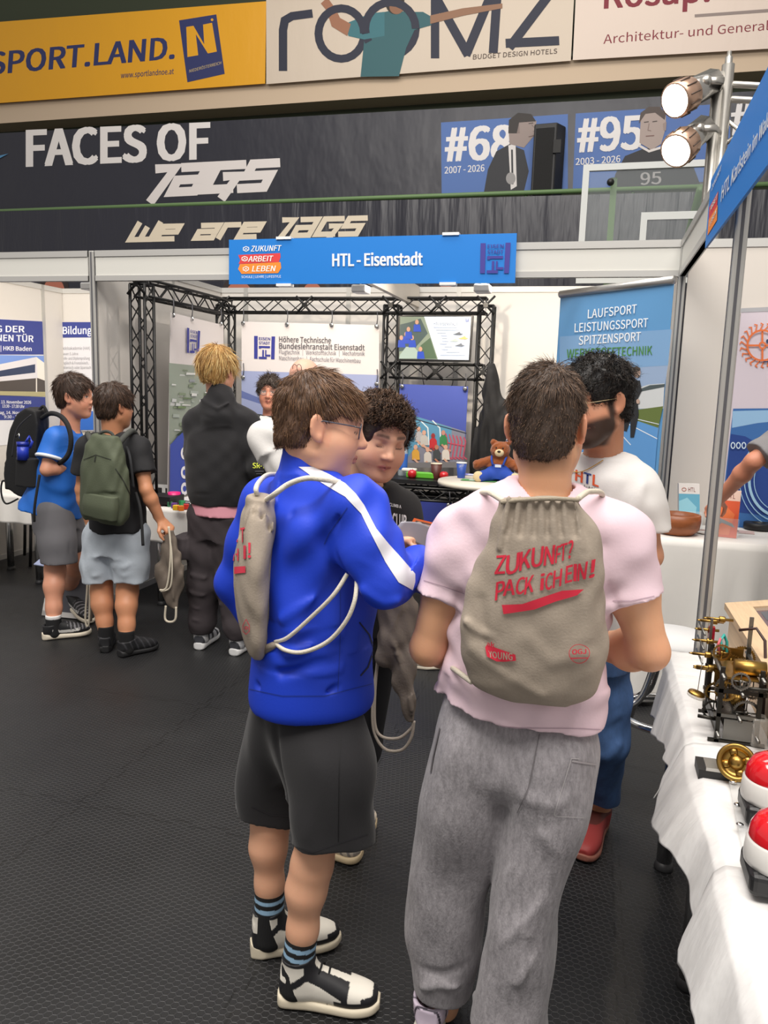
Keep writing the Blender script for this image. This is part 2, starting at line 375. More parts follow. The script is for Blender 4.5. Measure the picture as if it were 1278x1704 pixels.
s.poly(((-40, 268), (15, 256), (0, 264), (-40, 285)), '#4a7fa8')
s.build(e)
e, s = banner('dark club banner tied below the railing with cream slogan lettering', ((-500, 980), (1600, 930), (1600, 306), (-500, 366)), ('#252631', .34, 0, (2.2, .5, (1.6, 1, .2), .12)), plane=Yr)
letters(s, [[(0, 1), (.0, .0), (.62, .0), (.62, 1)], [(.31, .7), (.31, 0)], [(1.28, .0), (.8, .0), (.8, .78), (1.28, .78), (1.28, .42), (.8, .42)],
            [(1.95, .78), (2.45, .78), (2.45, 0), (1.95, 0), (1.95, .4), (2.45, .4)], [(2.65, 0), (2.65, .78), (3.05, .78)], [(3.72, .0), (3.22, .0), (3.22, .78), (3.72, .78), (3.72, .42), (3.22, .42)],
            [(4.3, 1.), (4.62, 1.), (4.5, -.2)]]+[[(a*.88+4.3, b) for a, b in st] for st in JAGS[1:]], 216, 399, 56, 27, .28, -.024, 9, '#d9cdb8')
for (x, y, rr) in ((90, 480, 18), (398, 486, 22), (520, 488, 18), (742, 492, 20), (985, 505, 20)):
    s.disc(x, y, rr+7, 26, '#2e2220'); s.disc(x, y+6, rr, 24, '#b06a55')
s.build(e)
# ---- loudspeaker on the gallery
b = P(880, 316, Y=10.12); t = P(942, 204, Y=10.12)
e = empty('loudspeaker', ((b[0]+t[0])/2, 10.16, 3.1), 'tall black loudspeaker standing on the gallery behind the railing', 'speaker')
mb = MB(); x0, x1, z0, z1 = b[0], t[0], 3.1, t[2]
mb.hexa([(x0+.02, 10.1, z0), (x1-.1, 10.08, z0), (x1, 10.26, z0), (x0+.06, 10.28, z0), (x0+.02, 10.1, z1), (x1-.1, 10.08, z1), (x1, 10.26, z1), (x0+.06, 10.28, z1)], ('#131315', .5))
mb.build('cabinet', e, mods='soft', bw=.02)
mb = MB()
mb.hexa([(x0+.05, 10.085, z0+.08), (x1-.13, 10.068, z0+.08), (x1-.13, 10.09, z0+.08), (x0+.05, 10.1, z0+.08), (x0+.05, 10.085, z1-.06), (x1-.13, 10.068, z1-.06), (x1-.13, 10.09, z1-.06), (x0+.05, 10.1, z1-.06)], ('#0a0a0b', .8, 0, (200, .3)))
mb.build('grille', e)
MB().box((x1-.13, 10.05, z0+1.4), (x1-.04, 10.075, z0+1.55), ('#050505', .6)).build('handle', e)
# ---- basketball backboard
Yk = 8.2
q = [P(*p, Y=Yk) for p in ((958, 472), (1176, 462), (1180, 262), (966, 275))]
x0, x1, z0, z1 = q[0][0], q[1][0], q[0][2], q[3][2]
e = empty('basketball_backboard', ((x0+x1)/2, Yk, z0), 'clear basketball backboard with white frame in front of the club banners', 'backboard')
mb = MB()
for (a, c) in (((x0, z0), (x1, z0+.05)), ((x0, z1-.06), (x1, z1)), ((x0, z0+.05), (x0+.06, z1-.06)), ((x1-.06, z0+.05), (x1, z1-.06))): mb.box((a[0], Yk-.02, a[1]), (c[0], Yk+.02, c[1]), ('#c9ccca', .5))
mb.build('frame', e)
mb = MB(); a = P(1062, 420, Y=Yk); c = P(1168, 352, Y=Yk); a2 = P(1062, 354, Y=Yk)
mb.box((a[0], Yk-.012, a2[2]-.07), (x1-.07, Yk-.006, a2[2]), ('#c9ccca', .5)); mb.box((a[0], Yk-.012, a[2]-.5), (a[0]+.06, Yk-.006, a2[2]-.07), ('#c9ccca', .5))
mb.build('target_square', e)
MB().box((x0+.06, Yk-.004, z0+.05), (x1-.06, Yk+.004, z1-.06), M('#c9d2d4', .06, 0., None, alpha=.09)).build('glass', e)
mb = MB(); k = P(1016, 303, Y=Yk-.03); mb.ball(k, .035, BLACKM); mb.build('bolt', e)
mb = MB()
for (px) in (1022,): k = P(px, 300, Y=Yk+.12); mb.box((k[0]-.03, Yk+.1, z0-.3), (k[0]+.03, Yk+.16, z1-.1), ('#5d7a4c', .5))
mb.box((x0+.3, Yk+.1, z0+.35), (x1+.3, Yk+.16, z0+.42), ('#5d7a4c', .5)); mb.box((x0+.3, Yk+.1, z0+.22), (x1+.3, Yk+.14, z0+.26), ('#5d7a4c', .5))
for zz in (z0+.24, z0+.9): mb.tube([((x0+x1)/2+.5, Yk+.15, zz), ((x0+x1)/2+.5, 10.12, 3.0+(zz-z0)*.05)], .04, ('#5d7a4c', .5), 8)
mb.build('support', e)
# ================================================================== booths
PANW = ('#c9c5c0', .55); AL = M('#bdbcb8', .4, .6)
YF = 4.8
def post(name, x, y, label, z1=2.5, w=.04, z0=0):
    e = empty(name, (x, y, z0), label, 'post', 'aluminium booth posts')
    mb = MB().box((x-w/2, y-w/2, z0), (x+w/2, y+w/2, z1), AL); mb.build('profile', e, mods='soft', bw=.006)
    mb = MB()
    for dx, dy in ((-1, 0), (1, 0), (0, -1), (0, 1)):
        px, py = x+dx*(w/2+.0006), y+dy*(w/2+.0006)
        hx = .001 if dx else .005; hy = .001 if dy else .005
        mb.box((px-hx, py-hy, z0+.01), (px+hx, py+hy, z1-.01), ('#55555a', .5))
    mb.build('groove', e); return e
def panelwall(a, b, z0, z1, name, n=(0, 0), mat=PANW, seams=1.0):
    """modular exhibition wall from a to b (plan points) with thin aluminium seams and rails"""
    a = np.array(a, float); b = np.array(b, float); L = np.linalg.norm(b-a); t = (b-a)/L; nn = np.array([-t[1], t[0]])*.012
    mb = MB()
    mb.hexa([(*(a-nn), z0), (*(b-nn), z0), (*(b+nn), z0), (*(a+nn), z0), (*(a-nn), z1), (*(b-nn), z1), (*(b+nn), z1), (*(a+nn), z1)], mat)
    n2 = nn*1.5
    for (p, q) in ((z1-.045, z1), (z0, z0+.045)):
        mb.hexa([(*(a-n2), p), (*(b-n2), p), (*(b+n2), p), (*(a+n2), p), (*(a-n2), q), (*(b-n2), q), (*(b+n2), q), (*(a+n2), q)], ('#c3c2bf', .45, .3))
    k = 1
    while k*seams < L-.1:
        c = a+t*seams*k; mb.box((c[0]-.02, c[1]-.02, z0), (c[0]+.02, c[1]+.02, z1), AL); k += 1
    return struct(mb, name)
panelwall((-5.1, 6.7), (.42, 6.7), 0, 2.5, 'wall_booth_back', seams=.98)
panelwall((-3.4, 4.83), (-3.4, 6.68), 0, 2.5, 'wall_booth_left')
panelwall((-5.1, 4.4), (-5.1, 6.68), 0, 2.5, 'wall_neighbour_left')
panelwall((.42, 4.83), (.42, 6.68), 0, 2.5, 'wall_booth_right')
panelwall((.45, 4.8), (3.4, 4.8), 0, 2.5, 'wall_right_booth', mat=('#d2cbc3', .55), seams=1.6)
def fascia(a, b, z0, z1, name, label):
    a = np.array(a, float); b = np.array(b, float); t = (b-a)/np.linalg.norm(b-a); nn = np.array([-t[1], t[0]])*.012
    e = empty(name, (*(a+b)/2, z0), label, 'fascia'); mb = MB(); n2 = nn*1.6
    mb.hexa([(*(a-nn), z0), (*(b-nn), z0), (*(b+nn), z0), (*(a+nn), z0), (*(a-nn), z1), (*(b-nn), z1), (*(b+nn), z1), (*(a+nn), z1)], ('#cdccc6', .5)); mb.build('panel', e)
    for p, q in ((z0, z0+.035), (z1-.04, z1)):
        MB().hexa([(*(a-n2), p), (*(b-n2), p), (*(b+n2), p), (*(a+n2), p), (*(a-n2), q), (*(b-n2), q), (*(b+n2), q), (*(a+n2), q)], ('#bdbcb9', .42, .4)).build('rail', e)
    return e
fascia((-3.37, YF), (.4, YF), 2.3, 2.5, 'fascia_board', 'long blank white fascia board above the open front of the middle booth')
fascia((-7.0, YF), (-3.43, YF), 2.3, 2.5, 'fascia_board', 'blank white fascia board above the booth at the left edge')
fascia((.42, YF-.03), (.42, 0.3), 2.3, 2.5, 'fascia_board', 'white fascia board running towards the viewer behind the tilted blue sign')
MB().box((-1.56, 4.83, 2.33), (-1.52, 6.67, 2.5), ('#d8d1c6', .5)).build('cross_beam', label='white cross beam running back above the middle booth', category='beam')
post('aluminium_post', -3.4, YF, 'aluminium post between the two booths behind the boy with the green backpack')
post('aluminium_post', .42, YF, 'aluminium corner post beside the tall blue running banner')
post('aluminium_post', .42, 2.86, 'nearest aluminium post rising behind the clockwork and brochure holders', 2.3)
# ---- small arm spotlights on the fascia
def arm_spot(px, py, label):
    c = P(px, py, Y=5.02); e = empty('arm_spotlight', c, label, 'spotlight', 'white arm spotlights')
    MB().tube([(c[0]-.02, YF+.03, 2.36), (c[0]-.02, 4.9, 2.42), c+np.array([0, 0, .03])], .007, ('#d8d8d8', .4)).build('arm', e)
    MB().box(c+np.array([-.05, -.05, -.03]), c+np.array([.05, .07, .02]), ('#dcdcdc', .4)).build('lamp_head', e, mods='soft', bw=.01)
    MB().box(c+np.array([-.045, .071, -.025]), c+np.array([.045, .075, .015]), M('#fff2d8', .4, 0., None, emit=6.)).build('lens', e)
arm_spot(150, 476, 'white arm spotlight on the left booth fascia beside the post')
arm_spot(600, 480, 'white arm spotlight peeking under the blue sign, nearer its middle')
arm_spot(803, 479, 'white arm spotlight peeking under the right end of the blue sign')
for x, tx, pw in ((-1.0, -.4, 75), (-2.0, -2.4, 45), (.1, .2, 50)): spot('booth_spot', (x, 5.05, 2.42), (tx, 6.7, 1.3), pw, (1, .86, .68), 110, .9)
spot('booth_spot', (-.6, 5.0, 2.42), (-3.4, 5.5, 1.2), 70, (1, .9, .8), 80, .6, .02)
spot('booth_spot', (-3.75, 5.0, 2.42), (-4.6, 6.6, 1.4), 95, (1, .86, .68), 120, .9)
# ---- blue name signs
def zal(s, T):   # the three line event mark; T maps (0..1, 0..1 down) to pixels
    q = lambda pts: [T(*p) for p in pts]
    s.poly(q(((.02, .34), (.97, .31), (.98, .44), (.94, .6), (.03, .63), (.07, .5))), '#d63a3c')
    s.poly(q(((.06, .64), (.98, .6), (1.0, .78), (.93, .95), (.1, .96), (.02, .8))), '#f08a2c')
    for y, w in ((.15, 'ZUKUNFT'), (.47, 'ARBEIT'), (.8, 'LEBEN')):
        cx = .17 if y < .6 and y > .2 else .2
        s.stroke(q([(cx+.07*math.cos(a*math.pi/3+.5), y+.075*math.sin(a*math.pi/3+.5)) for a in range(7)]), 1.2, '#f2f2ee')
        s.stroke(q([(cx-.03, y+.03), (cx, y-.02), (cx+.03, y+.03)]), 1.0, '#f2f2ee')
    h = abs(T(0, .19)[1]-T(0, 0)[1])
    up = np.array(T(0, 0))-np.array(T(0, 1)); up = up/abs(up[1])
    for y, w, x0, x1 in ((.24, 'ZUKUNFT', .31, 1.0), (.57, 'ARBEIT', .25, .82), (.89, 'LEBEN', .34, .88)):
        s.text(w, T(x0, y), T(x1, y), (h*.95, up), '#f2f2ee', .025, .2)
    s.text('SCHULE | LEHRE | LIFESTYLE', T(.1, 1.1), T(1.0, 1.1), (h*.42, up), '#e8f0f4')
def eisen(s, T, col, tcol=None):
    """the square school emblem"""
    q = lambda pts: [T(*p) for p in pts]
    R = lambda a, b, c, d: s.poly(q(((a, b), (c, b), (c, d), (a, d))), col)
    R(0, 0, .17, 1); R(.83, 0, 1, 1); R(.23, .43, .77, .52); R(.23, .52, .33, .55); R(.4, .6, .48, .92); R(.23, .9, .62, 1.0); R(.54, .6, .6, .86); R(.54, .8, .8, .88)
    up = np.array(T(.5, 0))-np.array(T(.5, 1)); hh = abs(up[1]); up = up/hh
    s.text('EISEN', T(.24, .17), T(.77, .17), (hh*.12, up), col, .03); s.text('STADT', T(.24, .36), T(.77, .36), (hh*.12, up), col, .03)
def bil(a, b, c, d):  # a topleft, b topright, c botright, d botleft
    a, b, c, d = (np.array(v, float) for v in (a, b, c, d))
    return lambda x, y: tuple((a*(1-x)+b*x)*(1-y)+(d*(1-x)+c*x)*y)
BLUE = ('#0a78cf', .5)
SP = dict(Y=4.735)
e, s = flat_thing('booth_sign', 'blue booth name sign hanging in front of the middle booth fascia', 'sign', ((381, 473), (857, 471), (860, 388), (381, 399)), SP, NF, .008, BLUE)
zal(s, bil((395, 407), (469, 405), (468, 457), (395, 458)))
s.text('HTL - Eisenstadt', (554, 443), (703, 441), (20, (0, -1)), '#e9ecec', .055)
eisen(s, bil((800, 405), (850, 404), (847, 455), (799, 455)), '#3b3690')
s.build(e)
mb = MB()
for x, y in ((472, 396), (750, 389), (472, 474), (745, 472)): c = P(x, y, Y=4.73); mb.box((c[0]-.05, 4.725, c[2]-.008), (c[0]+.05, 4.78, c[2]+.008), ('#e5e5e5', .4))
mb.build('clip', e)
XS = dict(X=.36)
e, s = flat_thing('booth_sign', 'blue booth name sign slanting away along the right side fascia', 'sign', ((1173, 413), (1420, 84), (1420, -172), (1183, 300)), XS, (-1, 0, 0), .008, BLUE)
T = bil((1192, 300), (1216, 254), (1204, 352), (1183, 386))
s.poly(((1181, 345), (1196, 318), (1194, 342), (1180, 366)), '#d63a3c'); s.poly(((1180, 366), (1195, 341), (1194, 366), (1178, 392)), '#f08a2c')
s.text('ZUKUNFT', (1185, 318), (1201, 283), (9, (.1, -1)), '#f2f2ee', .02); s.text('ARBEIT', (1183, 352), (1195, 330), (9, (.1, -1)), '#f2f2ee', .02); s.text('LEBEN', (1182, 377), (1193, 356), (9, (.1, -1)), '#f2f2ee', .02)
s.text('HTL Karlstein im Waldviertel', (1201, 336), (1306, 170), (27, (.1, -1)), '#e9ecec', .03)
s.build(e)
# ---- black display truss
BT = M('#0d0d0e', .42)
def truss(p0, p1, w, parent, step=.14, up=(0, 0, 1.), r=.011, name='truss_beam'):
    p0 = np.array(p0, float); p1 = np.array(p1, float); L = np.linalg.norm(p1-p0); t = (p1-p0)/L
    a = np.array(up, float); a = a-t*(a@t)
    a = a/np.linalg.norm(a); b = np.cross(t, a); mb = MB(); cs = [(a+b), (a-b), (-a-b), (-a+b)]
    for c in cs: mb.tube([p0+c*w/2, p1+c*w/2], r, BT, 6)
    n = max(2, int(round(L/step)))
    for i in range(4):
        c, d = cs[i]*w/2, cs[(i+1) % 4]*w/2
        pts = [p0+t*L*k/n+(c if k % 2 else d) for k in range(n+1)]; mb.tube(pts, r*.55, BT, 5)
    for e_ in (p0, p1): mb.tube([e_+c*w/2 for c in cs], r*.8, BT, 6, closed=True)
    return mb.build(name, parent)
XL, YB_ = -3.15, 6.3; zt = 2.3
xm = P(648, 700, Y=YB_)[0]; xr = P(808, 560, Y=YB_)[0]
e = empty('display_truss', (-2.2, 6.0, 0), 'black lattice truss frame holding banners and screen inside the middle booth', 'truss')
w = .115
truss((XL, 5.0, .815), (XL, 5.0, zt), w, e, up=(0, 1, 0), name='truss_column'); truss((XL, 5.0, zt-.02), (XL, YB_, zt-.02), w, e)
truss((XL, YB_, .02), (XL, YB_, zt), w, e, up=(0, 1, 0), name='truss_column'); truss((XL, YB_, zt), (xr, YB_, zt), w, e)
truss((xm, YB_, .02), (xm, YB_, zt), w, e, up=(0, 1, 0), name='truss_column'); truss((xr, YB_, .02), (xr, YB_, zt), w, e, up=(0, 1, 0), name='truss_column')
zm = P(720, 618, Y=YB_)[2]; truss((xm, YB_, zm), (xr, YB_, zm), w, e)
def knots(pts):
    for k in pts:
        k = np.array(k, float); mb = MB()
        for sx in (-1, 1):
            for sz in (-1, 1): mb.tube([k+np.array([-.07*sx, -.07, -.07*sz]), k+np.array([.07*sx, -.07, .07*sz])], .009, BT, 5)
        mb.box(k-.018-np.array([0, .06, 0]), k+.018-np.array([0, .06, 0]), BT); mb.build('coupler', e)
knots([(xm, YB_, zt), (xr, YB_, zt), ((xm+xr)/2, YB_, zt), (xm, YB_, zm), (xr, YB_, zm), ((xm+xr)/2, YB_, zm), (XL, YB_, zt), (-2.4, YB_, zt), (XL, 5.0, zt)])
# ---- hanging banners in the booth
def hung(label, quad, plane, n, mat):
    e, s = flat_thing('hanging_banner', label, 'banner', quad, plane, n, .004, mat)
    return e, s
def hooks(e, pts, plane, dz=.12):
    for p in pts:
        c = P(*p, **plane); mb = MB(); mb.lathe(c+np.array([0, -.004, 0]), [(.008, 0), (.018, .002), (.018, .006), (.008, .008)], CHROME, 14, (0, -1, 0))
        mb.tube([c+np.array([0, -.008, 0]), c+np.array([.008, -.01, dz*.5]), c+np.array([0, 0, dz])], .004, ('#55555a', .5, .5), 6); mb.build('hook', e)
Yh = dict(Y=6.22)
LAV = ('#cdc7c6', .45, 0, (2, .3, (1, 1, .4), .04))
e, s = hung('grey and blue banner with the square emblem on the booth back wall', ((402, 900), (630, 900), (631, 541), (402, 535)), Yh, NF, LAV)
s.poly(((402, 900), (402, 617), (630, 624), (630, 900)), '#8f98bb'); s.poly(((402, 650), (500, 690), (520, 700), (402, 662)), '#5a679a'); s.poly(((590, 670), (630, 640), (630, 646), (590, 680)), '#5a679a')
eisen(s, bil((423, 559), (458, 560), (457, 598), (423, 597)), '#2c3184')
s.text('Höhere Technische', (465, 569), (551, 571), (9, (0, -1)), '#4c4a50', .022); s.text('Bundeslehranstalt Eisenstadt', (465, 580), (607, 583), (9, (0, -1)), '#4c4a50', .022)
s.text('Flugtechnik   |   Werkstofftechnik   |   Mechatronik', (465, 589), (607, 592), (7, (0, -1)), '#6a6870', .0); s.text('Maschinenbau   |   Fachschule für Maschinenbau', (465, 599), (600, 604), (7, (0, -1)), '#6a6870', .0)
s.build(e); hooks(e, ((405, 538), (478, 540), (552, 541), (627, 543), (405, 628), (627, 639)), dict(Y=6.21))
XH = dict(X=-3.07)
e, s = hung('tall banner with aerial photo hanging on the left side truss', ((279, 830), (375, 800), (372, 541), (284, 520)), XH, (1, 0, 0), LAV)
s.poly(((281, 604), (373, 613), (374, 700), (281, 740)), '#8b9488')
R1 = random.Random(4)
for i in range(46):
    x = R1.uniform(282, 356); y = R1.uniform(612, 716); w_ = R1.uniform(4, 15); h_ = R1.uniform(2, 6)
    s.poly(((x, y), (x+w_, y+1), (x+w_, y+h_), (x-1, y+h_)), R1.choice(('#b9bcbb', '#c9cbc8', '#76836c', '#5f7052', '#9aa39b', '#8b8f94', '#687a55')))
s.poly(((281, 740), (300, 716), (318, 700), (336, 706), (352, 690), (375, 690), (375, 800), (280, 830)), '#3b4a86')
s.poly(((318, 712), (326, 690), (334, 676), (345, 690), (350, 712)), '#2e3b62'); s.poly(((290, 724), (310, 708), (330, 716), (320, 730)), '#2c3a2e')
s.poly(((280, 740), (300, 720), (330, 712), (375, 706), (375, 800), (279, 830)), '#3f50a4')
eisen(s, bil((308, 545), (330, 551), (328, 588), (308, 587)), '#2c3184')
for y, t_ in ((754, 'MECHATRONIK'), (786, 'FLUGTECHNIK'), (813, 'WERKSTOFF')):
    s.disc(303, y, 6, 10.5, '#e4e4ea'); s.disc(303, y, 3, 5, '#3f50a4'); s.text(t_, (313, y+3), (355, y+1), (6, (0, -1)), '#dfe2f0', .02)
s.build(e); hooks(e, ((289, 525), (320, 531), (368, 539)), dict(X=-3.06))
e, s = hung('blue poster with group photo hanging under the screen', ((664, 778), (772, 778), (779, 643), (665, 639)), dict(Y=6.22), NF, ('#41509e', .45, 0, (2, .3, (1, 1, .4), .03)))
s.poly(((666, 778), (668, 690), (690, 692), (774, 718), (772, 778)), '#77798a')
s.poly(((668, 776), (668, 688), (690, 692), (752, 712), (750, 740), (690, 745)), '#4f88a8')
for x in (690, 708, 728): s.stroke(((x-8, 700), (x+4, 712), (x+6, 740)), 2, '#c9d6dc')
s.stroke(((682, 695), (776, 721)), 1.5, '#2a2f45')
for x in range(742, 774, 6): s.stroke(((x, 722+(x-742)*.2), (x+3, 735), (x-1, 760), (x+5, 764)), 2.2, '#b0475d')
s.stroke(((742, 736), (772, 742)), 2, '#b0475d')
for (x, y, c, sk) in ((697, 722, '#a8a8ac', '#c59a86'), (706, 728, '#b5b2ae', '#c59a86'), (721, 733, '#b3262e', '#8c2a2c'), (738, 728, '#2f7a48', '#b48070'), (692, 752, '#c9973a', '#c59a86'), (712, 756, '#c2bdb8', '#c59a86'), (742, 752, '#c9c2bc', '#c59a86'), (727, 752, '#3a3f44', '#a86f58')):
    s.poly(((x-6, y+13), (x-6, y), (x-3, y-4), (x+3, y-4), (x+6, y), (x+7, y+13)), c); s.disc(x, y-8, 3.3, 4.2, sk)
    s.stroke(((x-2, y+12), (x+6, y+20), (x+12, y+22)), 3, sk)
s.disc(670, 750, 9, 16, '#3f4450'); s.disc(670, 750, 5, 9, '#9aa0aa')
s.poly(((666, 778), (666, 770), (773, 768), (772, 778)), '#6d6c70')
s.build(e); hooks(e, ((669, 643), (774, 647)), dict(Y=6.21))
# screen
e, s = flat_thing('display_screen', 'flat screen with slide of aircraft mounted in the black truss', 'screen', ((661, 601), (782, 602), (787, 525), (663, 525)), dict(Y=6.2), NF, .05, ('#0d0d0f', .3))
SC = lambda h, k=.55: M(h, .4, 0., None, emit=k)
s.poly(((664, 597), (780, 599), (784, 527), (666, 527)), SC('#b9c3d4'))
s.poly(((664, 597), (729, 598), (706, 527), (666, 527)), SC('#6f7a6a', .4))
s.poly(((666, 540), (683, 536), (700, 530), (712, 555), (690, 580), (664, 585)), SC('#3a4a4a', .3)); s.poly(((700, 575), (716, 562), (727, 597), (700, 597)), SC('#41553f', .3)); s.poly(((666, 590), (676, 577), (690, 578), (704, 596), (664, 597)), SC('#8a9a92', .4))
for x, y in ((668, 566), (676, 560), (686, 566), (694, 540), (700, 585), (680, 552)): s.poly(((x-6, y+12), (x-5, y), (x+5, y), (x+7, y+12)), SC('#1c3c9a', .4)); s.disc(x, y-4, 3, 4, SC('#a8806a', .4))
s.text('HTL EISENSTADT', (722, 541), (762, 542), (4.5, (0, -1)), SC('#5a6068', .3), .01)
for i, (x0, x1) in enumerate(((722, 760), (726, 764), (728, 742), (734, 744), (736, 744), (736, 746), (732, 744), (740, 752), (735, 746), (743, 765), (733, 774))): s.stroke(((x0, 545+i*4.6), (x1, 545.2+i*4.6)), 1.0, SC('#7d8694', .3))
for x, y, c in ((763, 556, '#4a5058'), (772, 563, '#b09a5a'), (757, 567, '#9aa5a0'), (766, 575, '#5a616a')): s.poly(((x-10, y+1), (x-2, y-2), (x+2, y-4), (x+4, y-1), (x+9, y), (x+3, y+2)), SC(c, .3))
eisen(s, bil((775, 530), (780, 530), (780, 536), (775, 536)), '#2c3184')
s.build(e)
mb = MB(); a = P(700, 603, Y=6.24); mb.tube([a, a-np.array([-.02, 0, .12]), a-np.array([-.05, 0, .25])], .004, BT, 5); b = P(755, 604, Y=6.24); mb.tube([b, b-np.array([0, 0, .15]), b-np.array([.03, 0, .26])], .004, BT, 5); mb.build('cable', e)
# ---- tall roll-up banner on the right
c0 = P(933, 490, Y=4.95); c1 = P(1122, 465, Y=4.35)
n = np.cross(np.array([c1[0]-c0[0], c1[1]-c0[1], 0]), (0, 0, 1.)); n /= np.linalg.norm(n)
def roll(name, label, a, b, z1, mat, px_sheet):
    e = empty(name, ((a[0]+b[0])/2, (a[1]+b[1])/2, 0), label, 'roll-up banner')
    A = np.array([a[0], a[1], 0]); B = np.array([b[0], b[1], 0])
    MB().slab([A+(0, 0, .08), B+(0, 0, .08), B+(0, 0, z1), A+(0, 0, z1)], -n, .003, mat).build('panel', e)
    MB().tube([A+(0, 0, z1), B+(0, 0, z1)], .022, ALU, 12).build('top_rail', e)
    MB().slab([A+n*.04, B+n*.04, B+n*.04+(0, 0, .09), A+n*.04+(0, 0, .09)], -n, .1, ALU).build('base', e, mods='soft', bw=.01)
    return e
z1 = (c0[2]+c1[2])/2; c0 = P(933, 490, Y=4.95)
# solve both ends at one height
for it in range(40):
    yb = 3.2+it*.04; q = P(1122, 465, Y=yb)
    if q[2] >= c0[2]: break
c1 = q; n = np.cross(np.array([c1[0]-c0[0], c1[1]-c0[1], 0]), (0, 0, 1.)); n /= np.linalg.norm(n)
e = roll('roll_up_banner', 'tall blue roll-up banner with a runner on a blue track', c0, c1, c0[2], ('#5f97c8', .4), None)
class PSheet(Sheet):
    def __init__(s, p0, n, lay=.0012): Sheet.__init__(s, None, n, lay); s.p0 = np.array(p0, float)
    def pt(s, px, py, k=None):
        d = P(px, py, Y=10.)-CAM; t = ((s.p0-CAM)@s.n)/(d@s.n); return CAM+d*t+s.n*s.lay*(s.k if k is None else k)
s = PSheet(c0+n*.002, n)
s.poly(((931, 610), (1113, 600), (1098, 700), (1090, 765), (928, 770)), '#93a9c8'); s.poly(((932, 560), (1118, 548), (1112, 608), (931, 620)), '#7ba3cc')
s.poly(((1064, 645), (1080, 640), (1106, 638), (1104, 680), (1060, 680)), '#c9cdcf'); s.poly(((1064, 648), (1082, 641), (1107, 639), (1106, 644), (1066, 652)), '#4a5558')
s.poly(((1030, 686), (1104, 676), (1096, 712), (1070, 706), (1030, 694)), '#62723a')
s.poly(((1010, 690), (1030, 690), (1096, 712), (1080, 900), (930, 900), (930, 760)), '#5c95cf'); s.stroke(((1020, 692), (1094, 730)), 1.5, '#dfe8f0'); s.stroke(((1012, 698), (1050, 740)), 1.5, '#dfe8f0'); s.stroke(((1030, 690), (1097, 706)), 1.2, '#dfe8f0')
for t_, x0, y0, x1, y1, cc in (('LAUFSPORT', 979, 530, 1060, 521, '#eef2f4'), ('LEISTUNGSSPORT', 957, 553, 1079, 544, '#eef2f4'), ('SPITZENSPORT', 964, 574, 1067, 567, '#eef2f4'), ('WERKSTOFFTECHNIK', 944, 596, 1086, 590, '#4d8a3c')):
    s.text(t_, (x0, y0), (x1, y1), (14.5, (.04, -1)), cc, .016)
s.poly(((1041, 650), (1050, 634), (1066, 633), (1069, 650), (1062, 664), (1064, 690), (1056, 728), (1050, 728), (1050, 700), (1044, 718), (1037, 716), (1042, 690)), '#25272b')
s.disc(1061, 620, 6, 8.5, '#b59a8c'); s.poly(((1054, 620), (1054, 612), (1061, 609), (1067, 613), (1066, 617)), '#4a4038'); s.disc(1051, 650, 3, 4, '#b59a8c'); s.disc(1063, 668, 3, 4, '#b59a8c')
s.build(e)
# ---- left booth posters
XP = dict(X=-5.085)
e, s = flat_thing('poster', 'blue and white open day poster with school building on the left booth side wall', 'poster', ((-60, 748), (78, 733), (73, 535), (-60, 527)), XP, (1, 0, 0), .003, ('#d9dadf', .5))
s.poly(((-60, 590), (76, 590), (73, 535), (-60, 528)), '#343f86'); s.poly(((-60, 700), (78, 698), (77, 661), (-60, 655)), '#343f86')
s.text('TAG DER', (-28, 552), (40, 553), (10.5, (0, -1)), '#eceef4', .03); s.text('OFFENEN TÜR', (-42, 566), (55, 569), (10.5, (0, -1)), '#eceef4', .03); s.text('HAK | HAS | HKB Baden', (-44, 582), (52, 584), (7, (0, -1)), '#eceef4', .02)
s.poly(((-60, 655), (77, 660), (76, 592), (-60, 590)), '#6f8fd2'); s.poly(((-60, 618), (60, 594), (76, 606), (76, 632), (60, 630), (-60, 640)), '#d5d3d8'); s.poly(((-60, 628), (58, 606), (58, 620), (-60, 634)), '#2e3a58')
s.poly(((60, 594), (76, 606), (76, 634), (62, 629)), '#e6dfd6'); s.poly(((-60, 640), (62, 629), (76, 634), (77, 653), (-60, 653)), '#4b4440'); s.poly(((-60, 656), (-60, 650), (77, 652), (77, 660)), '#a9a27a')
s.stroke(((60, 630), (60, 652)), 2, '#d9d4cc'); s.text('Freitag, 13. November 2026', (-20, 671), (51, 672), (5, (0, -1)), '#eceef4', .02); s.text('13:30 - 17:30 Uhr', (3, 678), (40, 679), (5, (0, -1)), '#eceef4', .02); s.text('Samstag, 14. November', (-20, 689), (51, 689), (5, (0, -1)), '#eceef4', .02); s.text('9:30 - 13:00', (6, 696), (40, 696), (5, (0, -1)), '#eceef4', .02)
s.build(e)
e, s = flat_thing('poster', 'white training info poster with blue title strip half hidden by the booth post', 'poster', ((95, 718), (262, 716), (262, 536), (94, 536)), dict(Y=6.675), NF, .003, ('#d5d5da', .5))
s.poly(((94, 562), (200, 561), (200, 536), (94, 536)), '#343f86'); s.text('Bildungsangebot', (105, 556), (212, 555), (12, (0, -1)), '#eceef4', .03)
s.text('Handelsakademie (HAK)', (98, 582), (150, 582), (5, (0, -1)), '#8b8b92')
for i, t_ in enumerate(('Dauer: 5 Jahre', 'Reife- und Diplomprüfung', 'Englisch & Französisch,', 'Italienisch oder Spanisch', 'Praktikum', 'Projekte')):
    y = 591+i*7.6; s.disc(99.5, y-2, 1, 1, '#8b8b92'); s.text(t_, (103, y), (103+len(t_)*1.95, y), (4.6, (0, -1)), '#8b8b92')
